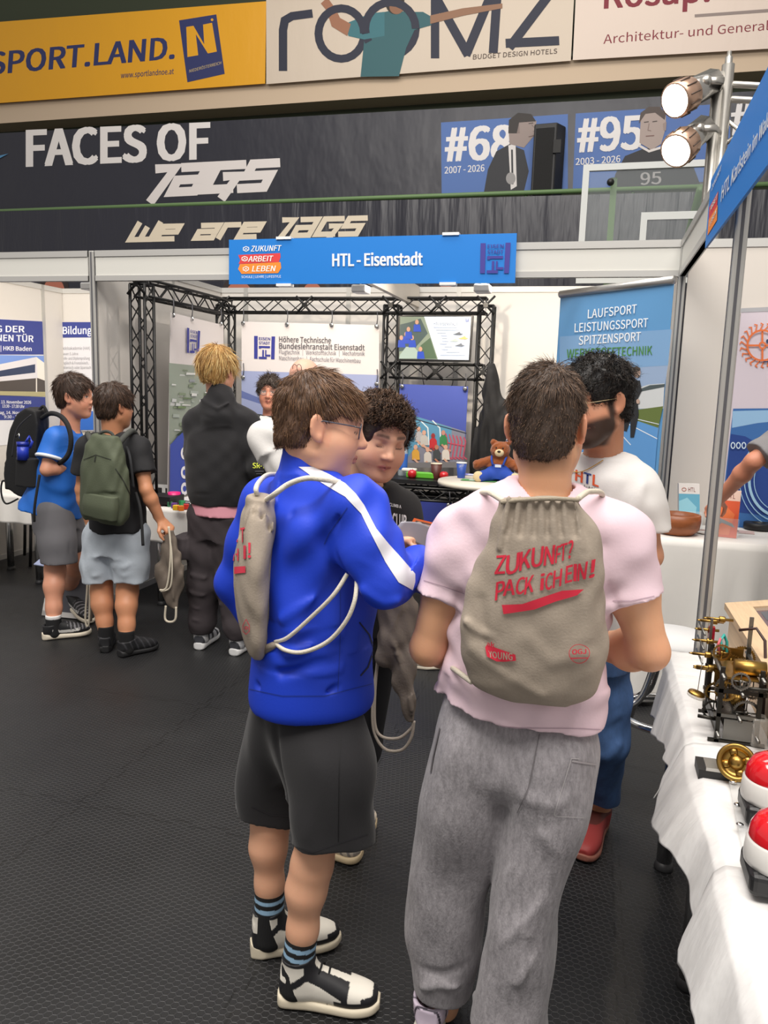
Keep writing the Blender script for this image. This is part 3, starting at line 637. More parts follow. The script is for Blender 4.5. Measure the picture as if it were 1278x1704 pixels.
s.poly(((96, 716), (260, 714), (260, 684), (96, 684)), '#2c66c0'); s.stroke(((100, 712), (150, 690)), 1.5, '#6f9ada'); s.build(e)
# ---- right booth poster with the escape wheel
e, s = flat_thing('poster', 'lilac and blue poster with an orange escape wheel in the right booth', 'poster', ((1196, 890), (1420, 890), (1440, 506), (1234, 514)), dict(Y=4.76), NF, .006, ('#cfc4cd', .5))
s.poly(((1232, 520), (1430, 512), (1430, 504), (1233, 513)), '#a8a8ac')
s.poly(((1196, 890), (1400, 890), (1420, 678), (1220, 680)), '#3768a6'); s.poly(((1219, 684), (1300, 682), (1300, 700), (1260, 704), (1218, 712)), '#8fb6d8'); s.poly(((1216, 722), (1240, 726), (1300, 760), (1300, 860), (1203, 850)), '#1e3f86')
OR = '#d96f38'
cx, cy = 1268, 575
for k in range(22):
    a = k/22*6.283; a2 = a+.18
    s.stroke(((cx+26*math.cos(a), cy+26*math.sin(a)), (cx+35*math.cos(a2), cy+35*math.sin(a2)), (cx+37*math.cos(a2-.1), cy+37*math.sin(a2-.1))), 2.0, OR)
s.stroke([(cx+25*math.cos(k/30*6.283), cy+25*math.sin(k/30*6.283)) for k in range(31)], 3.2, OR)
for a in (0, 1.57, 3.14, 4.71): s.stroke(((cx+5*math.cos(a), cy+5*math.sin(a)), (cx+25*math.cos(a), cy+25*math.sin(a))), 3.2, OR)
s.stroke([(cx+5*math.cos(k/12*6.283), cy+5*math.sin(k/12*6.283)) for k in range(13)], 3, OR); s.disc(1277, 568, 3, 3.4, '#2c3a5c'); s.stroke(((1270, 602), (1290, 602)), 2, '#2c3a5c')
for rr, wd in ((62, 1.6), (54, 4.5), (46, 1.3), (70, 1.2)): s.stroke([(1300+rr*math.cos(math.radians(a)), 800+rr*1.1*math.sin(math.radians(a))) for a in range(95, 236, 7)], wd, '#9cc3dc')
for x in (1219, 1228, 1237): s.stroke([(x+3.2*math.cos(k/10*6.283), 741+5*math.sin(k/10*6.283)) for k in range(11)], 1.6, '#cfe0ea')
for x in (1214, 1222, 1230): s.stroke(((x, 826), (x, 838)), 1.6, '#cfe0ea')
s.build(e)
# ================================================================== bodies and cloth as smooth implicit surfaces
def nrm(v): v = np.array(v, float); return v/(np.linalg.norm(v)+1e-12)
def lerp(a, b, t): return np.array(a, float)*(1-t)+np.array(b, float)*t
def frame(fwd, up=(0, 0, 1)):
    """columns right, forward, up"""
    f = nrm(fwd); r = nrm(np.cross(f, up)); return np.stack([r, f, np.cross(r, f)], 1)
def catmull(pts, n):
    p = np.array(pts, float); k = len(p); out = []
    for i in range(k-1):
        p0, p1, p2, p3 = p[max(i-1, 0)], p[i], p[i+1], p[min(i+2, k-1)]
        for j in range(n):
            t = j/n; out.append(.5*((2*p1)+(-p0+p2)*t+(2*p0-5*p1+4*p2-p3)*t*t+(-p0+3*p1-3*p2+p3)*t**3))
    out.append(p[-1]); return np.array(out)
class Field:
    def __init__(s, lo, hi, h):
        lo, hi = np.minimum(lo, hi), np.maximum(lo, hi); s.lo = np.array(lo, float); s.h = h; s.n = np.ceil((np.array(hi, float)-s.lo)/h).astype(int)+1
        s.d = np.full(s.n, .5, np.float32)
    def win(s, lo, hi):
        a = np.clip(np.floor((np.array(lo)-s.lo)/s.h).astype(int), 0, s.n-1); b = np.clip(np.ceil((np.array(hi)-s.lo)/s.h).astype(int)+1, 1, s.n)
        b = np.maximum(b, a+1)
        ax = [(s.lo[i]+np.arange(a[i], b[i])*s.h).astype(np.float32) for i in range(3)]
        return (slice(a[0], b[0]), slice(a[1], b[1]), slice(a[2], b[2])), ax[0][:, None, None], ax[1][None, :, None], ax[2][None, None, :]
    def mix(s, sl, v, k, op):
        D = s.d[sl]
        if op == 's': a, b = -D, v
        else: a, b = D, v
        if k > 0:
            hh = np.maximum(k-np.abs(a-b), 0)/k; m = np.minimum(a, b)-hh*hh*k*.25
        else: m = np.minimum(a, b)
        s.d[sl] = -m if op == 's' else m
    def cap(s, a, b, ra, rb=None, k=.015, op='u', fl=None):
        """tapered capsule; fl=(dir, factor) squashes it along a direction"""
        rb = ra if rb is None else rb; a = np.array(a, float); b = np.array(b, float); R = max(ra, rb)+k+2.5*s.h
        sl, X, Y, Z = s.win(np.minimum(a, b)-R, np.maximum(a, b)+R)
        ab = b-a; L = ab@ab+1e-12
        px, py, pz = X-a[0], Y-a[1], Z-a[2]
        t = np.clip((px*ab[0]+py*ab[1]+pz*ab[2])/L, 0, 1)
        qx, qy, qz = px-t*ab[0], py-t*ab[1], pz-t*ab[2]; q2 = qx*qx+qy*qy+qz*qz
        if fl is not None:
            u = nrm(fl[0]); w = qx*u[0]+qy*u[1]+qz*u[2]; q2 = q2+w*w*(1/fl[1]**2-1)
        r = ra+(rb-ra)*t
        v = np.sqrt(q2)-r
        if fl is not None: v = v*min(1, .5+fl[1]*.5)
        s.mix(sl, v, k, op); return s
    def chain(s, pr, k=.015, op='u', fl=None):
        for (a, ra), (b, rb) in zip(pr[:-1], pr[1:]): s.cap(a, b, ra, rb, k, op, fl)
        return s
    def ell(s, c, r, R=None, k=.015, op='u'):
        c = np.array(c, float); r = np.array(r, float); m = r.max()+k+2.5*s.h
        sl, X, Y, Z = s.win(c-m, c+m); x, y, z = X-c[0], Y-c[1], Z-c[2]
        if R is not None:
            R = np.array(R); x, y, z = (x*R[0, i]+y*R[1, i]+z*R[2, i] for i in range(3))
        k0 = np.sqrt((x/r[0])**2+(y/r[1])**2+(z/r[2])**2); k1 = np.sqrt((x/r[0]**2)**2+(y/r[1]**2)**2+(z/r[2]**2)**2)+1e-9
        s.mix(sl, k0*(k0-1)/k1, k, op); return s
    def loft(s, rings, k=.02, p=2.0, op='u', cap0=True, cap1=True, pad=0.):
        """rings: (centre, half width, half depth, width direction); ends cut flat"""
        C_ = np.array([r[0] for r in rings], float); A = np.array([[r[1], r[2]] for r in rings], float); Wd = np.array([nrm(r[3]) for r in rings])
        T = catmull(np.concatenate([C_, A, Wd], 1), 8); n = nrm(C_[-1]-C_[0]); hs = (T[:, :3]-C_[0])@n
        o = np.argsort(hs); T = T[o]; hs = hs[o]
        m = A.max()+k+2.5*s.h; sl, X, Y, Z = s.win(C_.min(0)-m, C_.max(0)+m)
        x, y, z = np.broadcast_arrays(X, Y, Z)
        hh = (x-C_[0][0])*n[0]+(y-C_[0][1])*n[1]+(z-C_[0][2])*n[2]
        g = [np.interp(hh, hs, T[:, i]) for i in range(8)]
        px, py, pz = x-g[0], y-g[1], z-g[2]
        dd = np.stack([g[5], g[6], g[7]]); dd = dd/np.sqrt((dd**2).sum(0)); e = np.cross(np.moveaxis(dd, 0, -1), n)
        u = px*dd[0]+py*dd[1]+pz*dd[2]; w = px*e[..., 0]+py*e[..., 1]+pz*e[..., 2]
        a, b = g[3]+pad, g[4]+pad
        q = ((np.abs(u)/a)**p+(np.abs(w)/b)**p)**(1/p); v = (q-1)*np.minimum(a, b)*.9
        if cap0: v = np.maximum(v, -hh)
        if cap1: v = np.maximum(v, hh-hs[-1])
        s.mix(sl, v.astype(np.float32), k, op); return s
    def cut(s, p, n, ctr=None, R=None):
        """remove everything on the side n points to, inside a ball if given"""
        p = np.array(p, float); n = nrm(n)
        c = p if ctr is None else np.array(ctr, float); m = 9. if R is None else R
        sl, X, Y, Z = s.win(c-m, c+m); v = (X-p[0])*n[0]+(Y-p[1])*n[1]+(Z-p[2])*n[2]
        if R is not None: v = np.minimum(v, R-np.sqrt((X-c[0])**2+(Y-c[1])**2+(Z-c[2])**2))
        s.d[sl] = np.maximum(s.d[sl], v); return s
    def fold(s, pts, r, amp):
        """raise (amp>0) or dent the surface along a polyline"""
        pts = [np.array(q, float) for q in pts]
        lo = np.min(pts, 0)-3*r; hi = np.max(pts, 0)+3*r; sl, X, Y, Z = s.win(lo, hi); best = None
        for a, b in zip(pts[:-1], pts[1:]):
            ab = b-a; L = ab@ab+1e-12; px, py, pz = X-a[0], Y-a[1], Z-a[2]; t = np.clip((px*ab[0]+py*ab[1]+pz*ab[2])/L, 0, 1)
            q = (px-t*ab[0])**2+(py-t*ab[1])**2+(pz-t*ab[2])**2; best = q if best is None else np.minimum(best, q)
        s.d[sl] -= (amp*np.exp(-best/(r*r))).astype(np.float32); return s
    def ripple(s, amp, fr, seed=0, lo=None, hi=None, warp=1.0):
        """soft irregular cloth relief; fr = spatial frequency vector (waves per metre)"""
        sl, X, Y, Z = s.win(s.lo if lo is None else lo, s.lo+s.n*s.h if hi is None else hi); r = np.random.RandomState(seed)
        D = s.d[sl]; near = np.abs(D) < .05; ii = np.nonzero(near)
        if not len(ii[0]): return s
        x = X[ii[0], 0, 0]; y = Y[0, ii[1], 0]; z = Z[0, 0, ii[2]]; v = np.zeros_like(x)
        for o in range(5):
            ph = r.uniform(0, 6.28, 3); f = np.array(fr)*6.283*(.6+.35*o)*r.choice([-1, 1], 3)
            v += np.sin(x*f[0]+y*f[1]+z*f[2]+ph[0]+warp*1.7*np.sin(x*7+ph[1])+warp*1.7*np.sin(z*9+y*6+ph[2]))/(1+.5*o)
        D[ii] -= (amp*v*.5).astype(np.float32); return s
    def shell(s, t): s.d = np.maximum(s.d, -(s.d+t)); return s
    def mesh(s):
        d = s.d.copy()
        for ax in range(3):
            ix = [slice(None)]*3
            for e in (0, -1): ix[ax] = e; d[tuple(ix)] = np.maximum(d[tuple(ix)], .001)
        neg = d < 0; c = np.zeros(tuple(s.n-1), np.int8)
        off = [(i, j, k) for i in (0, 1) for j in (0, 1) for k in (0, 1)]
        nx, ny, nz = s.n-1
        for i, j, k in off: c += neg[i:i+nx, j:j+ny, k:k+nz]
        idx = np.argwhere((c > 0) & (c < 8)); ids = np.full(tuple(s.n-1), -1, np.int32); ids[tuple(idx.T)] = np.arange(len(idx))
        vals = {o: d[idx[:, 0]+o[0], idx[:, 1]+o[1], idx[:, 2]+o[2]] for o in off}
        acc = np.zeros((len(idx), 3)); cnt = np.zeros(len(idx))
        for ax in range(3):
            for o in off:
                if o[ax]: continue
                o2 = list(o); o2[ax] = 1; a = vals[o]; b = vals[tuple(o2)]; m = (a < 0) != (b < 0)
                t = a[m]/(a[m]-b[m]); q = np.tile(np.array(o, float), (m.sum(), 1)); q[:, ax] = t; acc[m] += q; cnt[m] += 1
        V = s.lo+(idx+acc/cnt[:, None])*s.h; F = []
        for ax in range(3):
            b1, b2 = (ax+1) % 3, (ax+2) % 3
            sl0 = [slice(None)]*3; sl1 = [slice(None)]*3; sl0[ax] = slice(0, -1); sl1[ax] = slice(1, None)
            ch = neg[tuple(sl0)] != neg[tuple(sl1)]; e = np.argwhere(ch); e = e[(e[:, b1] > 0) & (e[:, b2] > 0) & (e[:, b1] < s.n[b1]-1) & (e[:, b2] < s.n[b2]-1)]
            def cid(d1, d2): q = e.copy(); q[:, b1] -= d1; q[:, b2] -= d2; return ids[tuple(q.T)]
            f = np.stack([cid(0, 0), cid(1, 0), cid(1, 1), cid(0, 1)], 1); fl = neg[tuple(e.T)]
            f[~fl] = f[~fl][:, ::-1]; F.append(f)
        return V, np.concatenate(F)
    def build(s, name, mat, parent=None, paint=None, smooth=1, **k):
        V, F = s.mesh(); F = F[(F >= 0).all(1)]
        for _ in range(smooth):   # relax a little
            A = np.zeros_like(V); n = np.zeros(len(V))
            for i in range(4):
                np.add.at(A, F[:, i], V[F[:, (i+1) % 4]]); np.add.at(n, F[:, i], 1)
                np.add.at(A, F[:, (i+1) % 4], V[F[:, i]]); np.add.at(n, F[:, (i+1) % 4], 1)
            V = V*.5+.5*A/np.maximum(n, 1)[:, None]
        return meshobj(name, V, F, mat, parent, paint, **k)
BVH = {}
def meshobj(name, V, F, mat, parent=None, paint=None, smooth=True, **k):
    me = bpy.data.meshes.new(name); me.vertices.add(len(V)); me.vertices.foreach_set('co', np.ascontiguousarray(V, np.float32).ravel())
    F = np.asarray(F); q = F.shape[1]; me.loops.add(len(F)*q); me.loops.foreach_set('vertex_index', F.astype(np.int32).ravel())
    me.polygons.add(len(F)); me.polygons.foreach_set('loop_start', np.arange(0, len(F)*q, q, dtype=np.int32)); me.polygons.foreach_set('loop_total', np.full(len(F), q, np.int32))
    me.polygons.foreach_set('use_smooth', np.full(len(F), smooth)); me.update(calc_edges=True)
    me.materials.append(mat if isinstance(mat, bpy.types.Material) else M(*mat))
    if paint is not None:
        c = np.ones((len(V), 4), np.float32); c[:, :3] = paint(V); at = me.color_attributes.new('Col', 'FLOAT_COLOR', 'POINT'); at.data.foreach_set('color', c.ravel())
    o = bpy.data.objects.new(name, me); COL.objects.link(o); tag(o, **k)
    o['_n'] = 0; del o['_n']
    return adopt(o, parent)
def bvh(o):
    if o.name not in BVH:
        me = o.data; BVH[o.name] = BVHTree.FromPolygons([v.co[:] for v in me.vertices], [p.vertices[:] for p in me.polygons])
    return BVH[o.name]
class Wrap(Sheet):
    """print laid on a curved surface: shapes given by photo pixels, each vertex dropped onto the mesh along the sight line from the camera side"""
    def __init__(s, objs, lift=.002, maxe=4.): s.objs = objs if isinstance(objs, (list, tuple)) else [objs]; s.lift = lift; s.k = 1; s.pr = MB(); s.le = MB(); s.maxe = maxe
    def hit(s, px, py):
        d = nrm(_f*FPX+_r*(px-639)-_u*(py-852)); best = None
        for o in s.objs:
            h = bvh(o).ray_cast(Vector(CAM), Vector(d))
            if h[0] is not None and (best is None or h[3] < best[1]): best = (np.array(h[0]), h[3], np.array(h[1]))
        if best is None: return None
        n = best[2]; n = n if n@d < 0 else -n
        return best[0]+n*s.lift*(1+.15*(s.k-1))
    def lay(s, mb, v2, f, mat):
        bm = bmesh.new(); vs = [bm.verts.new((a, b, 0)) for a, b in v2]
        for q in f:
            try: bm.faces.new([vs[i] for i in q])
            except ValueError: pass
        bmesh.ops.triangulate(bm, faces=bm.faces)
        for _ in range(5):
            le = [e for e in bm.edges if e.calc_length() > s.maxe]
            if not le: break
            bmesh.ops.subdivide_edges(bm, edges=le, cuts=1, use_grid_fill=False); bmesh.ops.triangulate(bm, faces=bm.faces)
        bm.verts.index_update(); pts = [s.hit(v.co.x, v.co.y) for v in bm.verts]; fs = [[v.index for v in q.verts] for q in bm.faces]
        ok = [q for q in fs if all(pts[i] is not None for i in q) and max(np.linalg.norm(pts[q[0]]-pts[i]) for i in q) < .06]
        z = np.zeros(3); mb.add([z if p is None else p for p in pts], ok, mat, True); bm.free()
    def poly(s, pts, mat, up=1): s.k += up*.25; s.lay(s.pr, pts, [tuple(range(len(pts)))], mat); return s
    def stroke(s, pts, w, mat):
        for a, b in zip(pts[:-1], pts[1:]):
            a = np.array(a, float); b = np.array(b, float); t = (b-a)/(np.linalg.norm(b-a)+1e-9); nn = np.array([-t[1], t[0]])*w/2; e = t*w*.3
            s.k += .02; s.lay(s.pr, [a-e-nn, b+e-nn, b+e+nn, a-e+nn], [(0, 1, 2, 3)], mat)
        return s
    def text(s, string, a, b, cap, mat, bold=.0, shear=0.):
        v, f, w = text_mesh(string, 0., shear); s.k += .25; a = np.array(a, float); b = np.array(b, float); t = b-a
        up = np.array([0., -1.]) if not hasattr(cap, '__len__') else np.array(cap[1], float); cp = cap[0] if hasattr(cap, '__len__') else cap
        for dx, dy in heft(bold): s.k += .12; s.lay(s.le, [a+t*((q[0]+dx)/w)+up*cp*(q[1]+dy) for q in v], f, mat)
        return s
    def build(s, parent, pn='printed_artwork', ln='lettering'):
        for mb, n in ((s.pr, pn), (s.le, ln)):
            if mb.f:
                u = sorted({i for f in mb.f for i in f}); mp = {j: i for i, j in enumerate(u)}; mb.v = [mb.v[j] for j in u]; mb.f = [tuple(mp[i] for i in f) for f in mb.f]
                mb.build(n, parent, recalc=False)
# ------------------------------------------------------------------ head, hands, hair
SKIN_T = dict(light='#d3997c', tan='#bf8464', pink='#d09a82', warm='#cb8d6c')
class Head:
    def __init__(s, c, fwd, up=(0, 0, 1), size=1.0):
        s.c = np.array(c, float); s.R = frame(fwd, up); s.k = size
    def w(s, *p): return s.c+s.R@(np.array(p, float)*s.k)
    def loc(s, V): return (V-s.c)@s.R/s.k
    def sculpt(s, F, neck_to, jaw=1., cheek=1., nose=1., r_neck=.052, eyes='open', beard=False):
        k = s.k; w = s.w; R = s.R; E = lambda p, r, kk=.02, op='u', RR=None: F.ell(w(*p), np.array(r)*k, R if RR is None else RR, kk*k, op)
        E((0, -.018, .035), (.073, .094, .083), .02); E((0, .03, .012), (.064, .066, .078), .03)
        E((0, .036, -.05), (.059*jaw, .055, .066), .03); E((0, .07, -.098), (.022*jaw, .02, .016), .025)
        for sx in (-1, 1):
            F.cap(w(sx*.052*jaw, .0, -.06), w(sx*.02*jaw, .062, -.1), .016*k, .014*k, .03*k)
            E((sx*.038, .056, -.036), (.025*cheek, .025, .03), .035); F.cap(w(sx*.046*jaw, .03, -.03), w(sx*.028*jaw, .052, -.085), .021*k, .02*k, .03*k); F.cap(w(sx*.046, .07, .037), w(sx*.008, .088, .032), .008*k, .009*k, .014*k)
            E((sx*.034, .094, .012), (.017, .012, .011), .012, 's'); E((sx*.0335, .073, .0115), (.0145, .0145, .0135), .003)
            # ears
            ex = .074; Re = R@np.array(Matrix.Rotation(sx*.42, 3, 'Z'))@np.array(Matrix.Rotation(.18, 3, 'X'))
            E((sx*(ex+.006), -.012, .0), (.0075, .019, .033), .008, 'u', Re); E((sx*(ex+.013), -.006, .003), (.006, .011, .02), .006, 's', Re); E((sx*(ex+.004), -.002, -.024), (.007, .009, .011), .006)
        F.cap(w(0, .086, .022), w(0, .108, -.02), .0075*k*nose, .0115*k*nose, .014*k); E((0, .11, -.022), (.011*nose, .01, .009), .01)
        for sx in (-1, 1): E((sx*.0125, .1, -.026), (.0075*nose, .009, .007), .008)
        for sx in (-1, 1):
            F.cap(w(0, .0965, -.054), w(sx*.019, .088, -.0575), .0055*k, .003*k, .006*k); F.cap(w(0, .095, -.0645), w(sx*.017, .087, -.0615), .0062*k, .003*k, .006*k)
        F.cap(w(-.019, .0985, -.0592), w(.019, .0985, -.0592), .0018*k, .0018*k, .003*k, 's')
        F.cap(w(0, -.025, -.05), neck_to, r_neck*k, r_neck*1.06*k, .03*k)
    def paint(s, V, col, base, brow='#3a2a20', lip='#b86a5e', eyes='down', flush=.5, stubble=None):
        L = s.loc(V); x, y, z = L[:, 0], L[:, 1], L[:, 2]; ax = np.abs(x); inb = (np.abs(L) < .16).all(1)
        def put(m, c, a=1.): a = np.clip(m, 0, 1)[:, None]*a; col[:] = col*(1-a)+np.array(lin(c))*a
        sm = lambda v, w_: np.clip(.5+v/w_, 0, 1)
        put(np.exp(-(((ax-.045)/.028)**2+((z+.03)/.024)**2))*(y > .02)*inb, '#dc8a74', flush)
        put(np.exp(-((x/.014)**2+((z+.02)/.016)**2))*(y > .095)*inb, '#d98872', flush*.7)
        put(sm(ax-.07, .008)*(np.abs(z) < .04)*(np.abs(y+.01) < .035)*inb, '#d67c64', flush*.8)
        put(sm(.005-np.abs(z-(.0365+.003*np.cos((ax-.03)*60))+.0), .005)*sm(.05-ax, .006)*sm(ax-.012, .006)*(y > .05)*inb, brow, .75)
        lm = sm(.0075*np.sqrt(np.clip(1-(x/.024)**2, 0, 1))-np.abs(z+.0592), .003)*(y > .07)*inb; put(lm, lip, .85)
        put(sm(.0014-np.abs(z+.0592), .0015)*(ax < .021)*(y > .07)*inb, '#5e2a26', .8)
        if eyes == 'open':
            e = (((ax-.0335)/.0125)**2+((z-.0115)/.0062)**2) < 1; put((e*(y > .06)*inb).astype(float), '#e4dcd4', .95)
            e = (((ax-.0335)/.0056)**2+((z-.0115)/.006)**2) < 1; put((e*(y > .06)*inb).astype(float), '#2e2018', 1)
            put(sm(.0016-np.abs(z-(.0115+.0066*np.sqrt(np.clip(1-((ax-.0335)/.014)**2, 0, 1)))), .0015)*(np.abs(ax-.0335) < .0145)*(y > .06)*inb, '#33241d', .9)
        else:
            put(sm(.0017-np.abs(z-(.0055-.003*(1-((ax-.0335)/.014)**2))), .0016)*(np.abs(ax-.0335) < .0145)*(y > .06)*inb, '#2a1c16', .95)
            put(np.exp(-(((ax-.0335)/.014)**2+((z-.013)/.01)**2))*(y > .05)*inb, '#8e5a48', .35)
        if stubble:
            c_, a_ = stubble; mk = sm(-.048-z+.32*(ax-.03)+np.where(y > .085, -.004, 0), .018)*sm(y-.0, .02)*sm(z+.125, .01)*(1-.95*lm)
            mk = np.maximum(mk, sm(.012-np.abs(z+.043), .006)*(y > .08)*(ax < .028)*(1-lm)); mk = np.maximum(mk, sm(ax-.06, .006)*sm(.03-z, .02)*sm(y-.004, .008)*sm(.03-y, .015)); put(mk*inb, c_, a_)
        return col
def hand(F, wrist, d, n, k=1.0, curl=.5, side=1, spread=.06, curls=None, thumb=.6):
    """palm, four unequal bent fingers and a thumb; d points along the hand, n is the palm normal (the side fingers curl to), side puts the thumb"""
    d = nrm(d); n = np.array(n, float); n = nrm(n-d*(n@d)); r = np.cross(d, n)*side; W_ = np.array(wrist, float)
    kk = .006*k; P_ = lambda a, b, c: W_+(d*a+r*b+n*c)*k
    F.cap(P_(-.03, 0, 0), P_(.02, 0, 0), .026*k, .027*k, .012*k, fl=(n, .72)); F.cap(P_(.02, .014, 0), P_(.075, .02, 0), .021*k, .019*k, .012*k, fl=(n, .7)); F.cap(P_(.02, -.012, 0), P_(.07, -.02, 0), .022*k, .018*k, .012*k, fl=(n, .7)); F.cap(P_(.03, 0, 0), P_(.078, 0, 0), .02*k, .018*k, .012*k, fl=(n, .75))
    for i, (b, ln, rr) in enumerate(((.03, .074, .0088), (.0105, .082, .0092), (-.0095, .076, .0088), (-.0285, .06, .0078))):
        c = curl if curls is None else curls[i]; o = P_(.078-.006*abs(i-1), b, .0); a = 0.; dd = nrm(d+r*spread*(1.5-i)*.8); q = o; rad = rr*k
        for j, f in enumerate((.46, .31, .23)):
            a += c*(.95, 1.25, .8)[j]; v = dd*math.cos(a)+n*math.sin(a); q2 = q+v*ln*f*k; F.cap(q, q2, rad, rad*.93, kk*.5); q = q2; rad *= .93
    t0 = P_(.018, .026, .006); t1 = t0+(d*.55+r*.75+n*.3*thumb)*.042*k; t2 = t1+(d*(.85)+r*.15+n*.6*thumb)*.034*k; t3 = t2+(d*.9-r*.1+n*.5*thumb)*.026*k
    F.cap(t0, t1, .0135*k, .011*k, .01*k); F.cap(t1, t2, .0108*k, .0098*k, .004*k); F.cap(t2, t3, .0098*k, .0082*k, .004*k)
def strands(name, head, base, parent, n, ln, mat, seed=1, region=None, lie=.75, r=.0009, crown=(0, -.05, .11), jit=.25, curl=0., seg=4, grav=.2, flow=None, cols=None, fwd=None):
    """thin tapered locks of hair growing over the scalp mesh, combed away from the crown"""
    me = base.data; k = len(me.polygons); rng = np.random.RandomState(seed)
    ctr = np.empty(k*3); me.polygons.foreach_get('center', ctr); ctr = ctr.reshape(-1, 3); nr = np.empty(k*3); me.polygons.foreach_get('normal', nr); nr = nr.reshape(-1, 3)
    L = head.loc(ctr); ok = np.ones(k, bool) if region is None else region(L); ids = np.nonzero(ok)[0]; ids = rng.choice(ids, n)
    p = ctr[ids]+rng.normal(0, .0015, (n, 3)); N_ = nr[ids]; Lp = head.loc(p)
    fl = Lp-np.array(crown); fl = fl/(np.linalg.norm(fl, axis=1)[:, None]+1e-6)
    if flow is not None: fl = flow(Lp, fl)
    f = fl@head.R.T; f = f-N_*(f*N_).sum(1)[:, None]; f = f/(np.linalg.norm(f, axis=1)[:, None]+1e-6)
    f = f+rng.normal(0, jit, (n, 3)); f = f/np.linalg.norm(f, axis=1)[:, None]
    ll = (ln(Lp) if callable(ln) else np.full(n, ln))*rng.uniform(.6, 1.15, n)*head.k
    d = f*lie+N_*(1-lie); d = d/np.linalg.norm(d, axis=1)[:, None]; pts = [p-N_*.003]; q = p.copy()
    sd = np.cross(d, N_); sd /= np.linalg.norm(sd, axis=1)[:, None]+1e-6; ph = rng.uniform(0, 6.28, n)
    for j in range(seg):
        dd = d+np.array([0, 0, -1])*grav*(j+1)/seg-N_*(1-lie)*.9*j/seg
        dd = dd/np.linalg.norm(dd, axis=1)[:, None]; q = q+dd*(ll/seg)[:, None]; o = q
        if curl: o = q+(sd*np.sin(ph+j*1.9)[:, None]+N_*(np.cos(ph+j*1.9)+.6)[:, None])*curl
        pts.append(o)
    V = []; rr = r*rng.uniform(.7, 1.4, n)
    for j, o in enumerate(pts):
        tp = (1-.85*(j/seg)**1.5)
        V += [o+sd*(rr*tp)[:, None], o-sd*(rr*tp*.6)[:, None]+N_*(rr*tp)[:, None], o-sd*(rr*tp*.6)[:, None]-N_*(rr*tp*.7)[:, None]]
    V = np.stack(V, 1).reshape(-1, 3); m = 3*(seg+1); b = (np.arange(n)*m)[:, None]; F = []
    for j in range(seg):
        for a in range(3):
            c = (a+1) % 3; F.append(b+np.array([[j*3+a, j*3+c, (j+1)*3+c, (j+1)*3+a]]))
    F = np.concatenate(F); pt = None
    if cols:
        ca = np.array([lin(c) for c in cols]); pick = ca[rng.randint(0, len(ca), n)]; pt = lambda V_: np.repeat(pick, m, 0)
    return meshobj(name, V, F, mat, parent, pt)
def scalp(F, H, thick=.008, fr=.055, back=-.085, low=-.045, top=.0, side=0., bump=.004, seed=3, volume=(1, 1, 1)):
    """hair mass: an offset of the skull trimmed along the hairline"""
    k = H.k; w = H.w; vx, vy, vz = volume
    F.ell(w(0, -.018, .037), np.array((.073*vx+thick, .094*vy+thick, .083*vz+thick+top))*k, H.R, .02*k); F.ell(w(0, .028, .03), np.array((.063*vx+thick, .064*vy+thick, .072*vz+thick+top*.6))*k, H.R, .025*k)
    F.ell(w(0, -.05, -.03), np.array((.056+thick*.7, .052+thick*.6, .055))*k, H.R, .025*k)
# ================================================================== people
def J(px, py, Y): return P(px, py, Y=Y)
def RG(xl, xr, py, Y, hd, wd=None, dy=0):
    """ring whose silhouette spans photo columns xl..xr at row py; wd turns the width direction"""
    a, b = P(xl, py, Y=Y), P(xr, py+dy, Y=Y); hw = np.linalg.norm(b-a)/2
    if wd is not None:   # keep the silhouette half width while the ellipse is turned
        w = nrm((wd[0], wd[1], 0)); c = abs(w[0]); s_ = math.sqrt(1-c*c); hw = math.sqrt(max((hw*hw-(hd*s_)**2), (.6*hd)**2))/max(c, .45)
        return ((a+b)/2, hw, hd, w)
    return ((a+b)/2, hw, hd, nrm(b-a))
CL = lambda hexc, seed=0, rough=.8, bs=(60, .25, (1, 1, 1), .004), **k: M(hexc, rough, 0., bs, **k)
SKINM = M('#ffffff', .48, 0., (180, .12, (1, 1, 1), .002), vcol=1, sss=.12)
VCM = M('#ffffff', .8, 0., (90, .2, (1, 1, 1), .003), vcol=1)
def base_col(V, hexc, seed=0):
    c = np.array(lin(hexc)); r = np.random.RandomState(seed); f = r.uniform(8, 22, (3, 3)); n = sum(np.sin(V@f[i]+i) for i in range(3))/3
    return np.clip(c[None]*(1+.05*n[:, None]), 0, 1)
def arm(F, S, E_, Wr, k=1., up=.046, fo=.04, wr=.026):
    m = lerp(S, E_, .45); q = lerp(E_, Wr, .3)
    F.chain([(S, .05*k), (m, up*k), (E_, .037*k)], .03); F.chain([(E_, .037*k), (q, fo*k), (Wr, wr*k)], .02)
def leg(F, Hp, K, A, k=1., toe=None):
    d = nrm(A-K); fw = nrm(toe-A) if toe is not None else np.array([0, 1., 0]); c = lerp(K, A, .3)-fw*.007
    F.chain([(Hp, .075*k), (lerp(Hp, K, .5), .063*k), (K, .055*k)], .03); F.chain([(K, .055*k), (c, .054*k), (lerp(K, A, .75), .041*k), (A, .036*k)], .03)
    F.cap(A, A+np.array([0, 0, -.03]), .034*k, .034*k, .02)
def trap(F, nk, *S, r=.07, dz=.0):
    for s in S: F.chain([(nk+np.array([0, 0, -.035]), r*.95), (lerp(nk, s, .6)+np.array([0, 0, -.015]), r), (s+np.array([0, 0, -.01+dz]), r*.92)], .05)
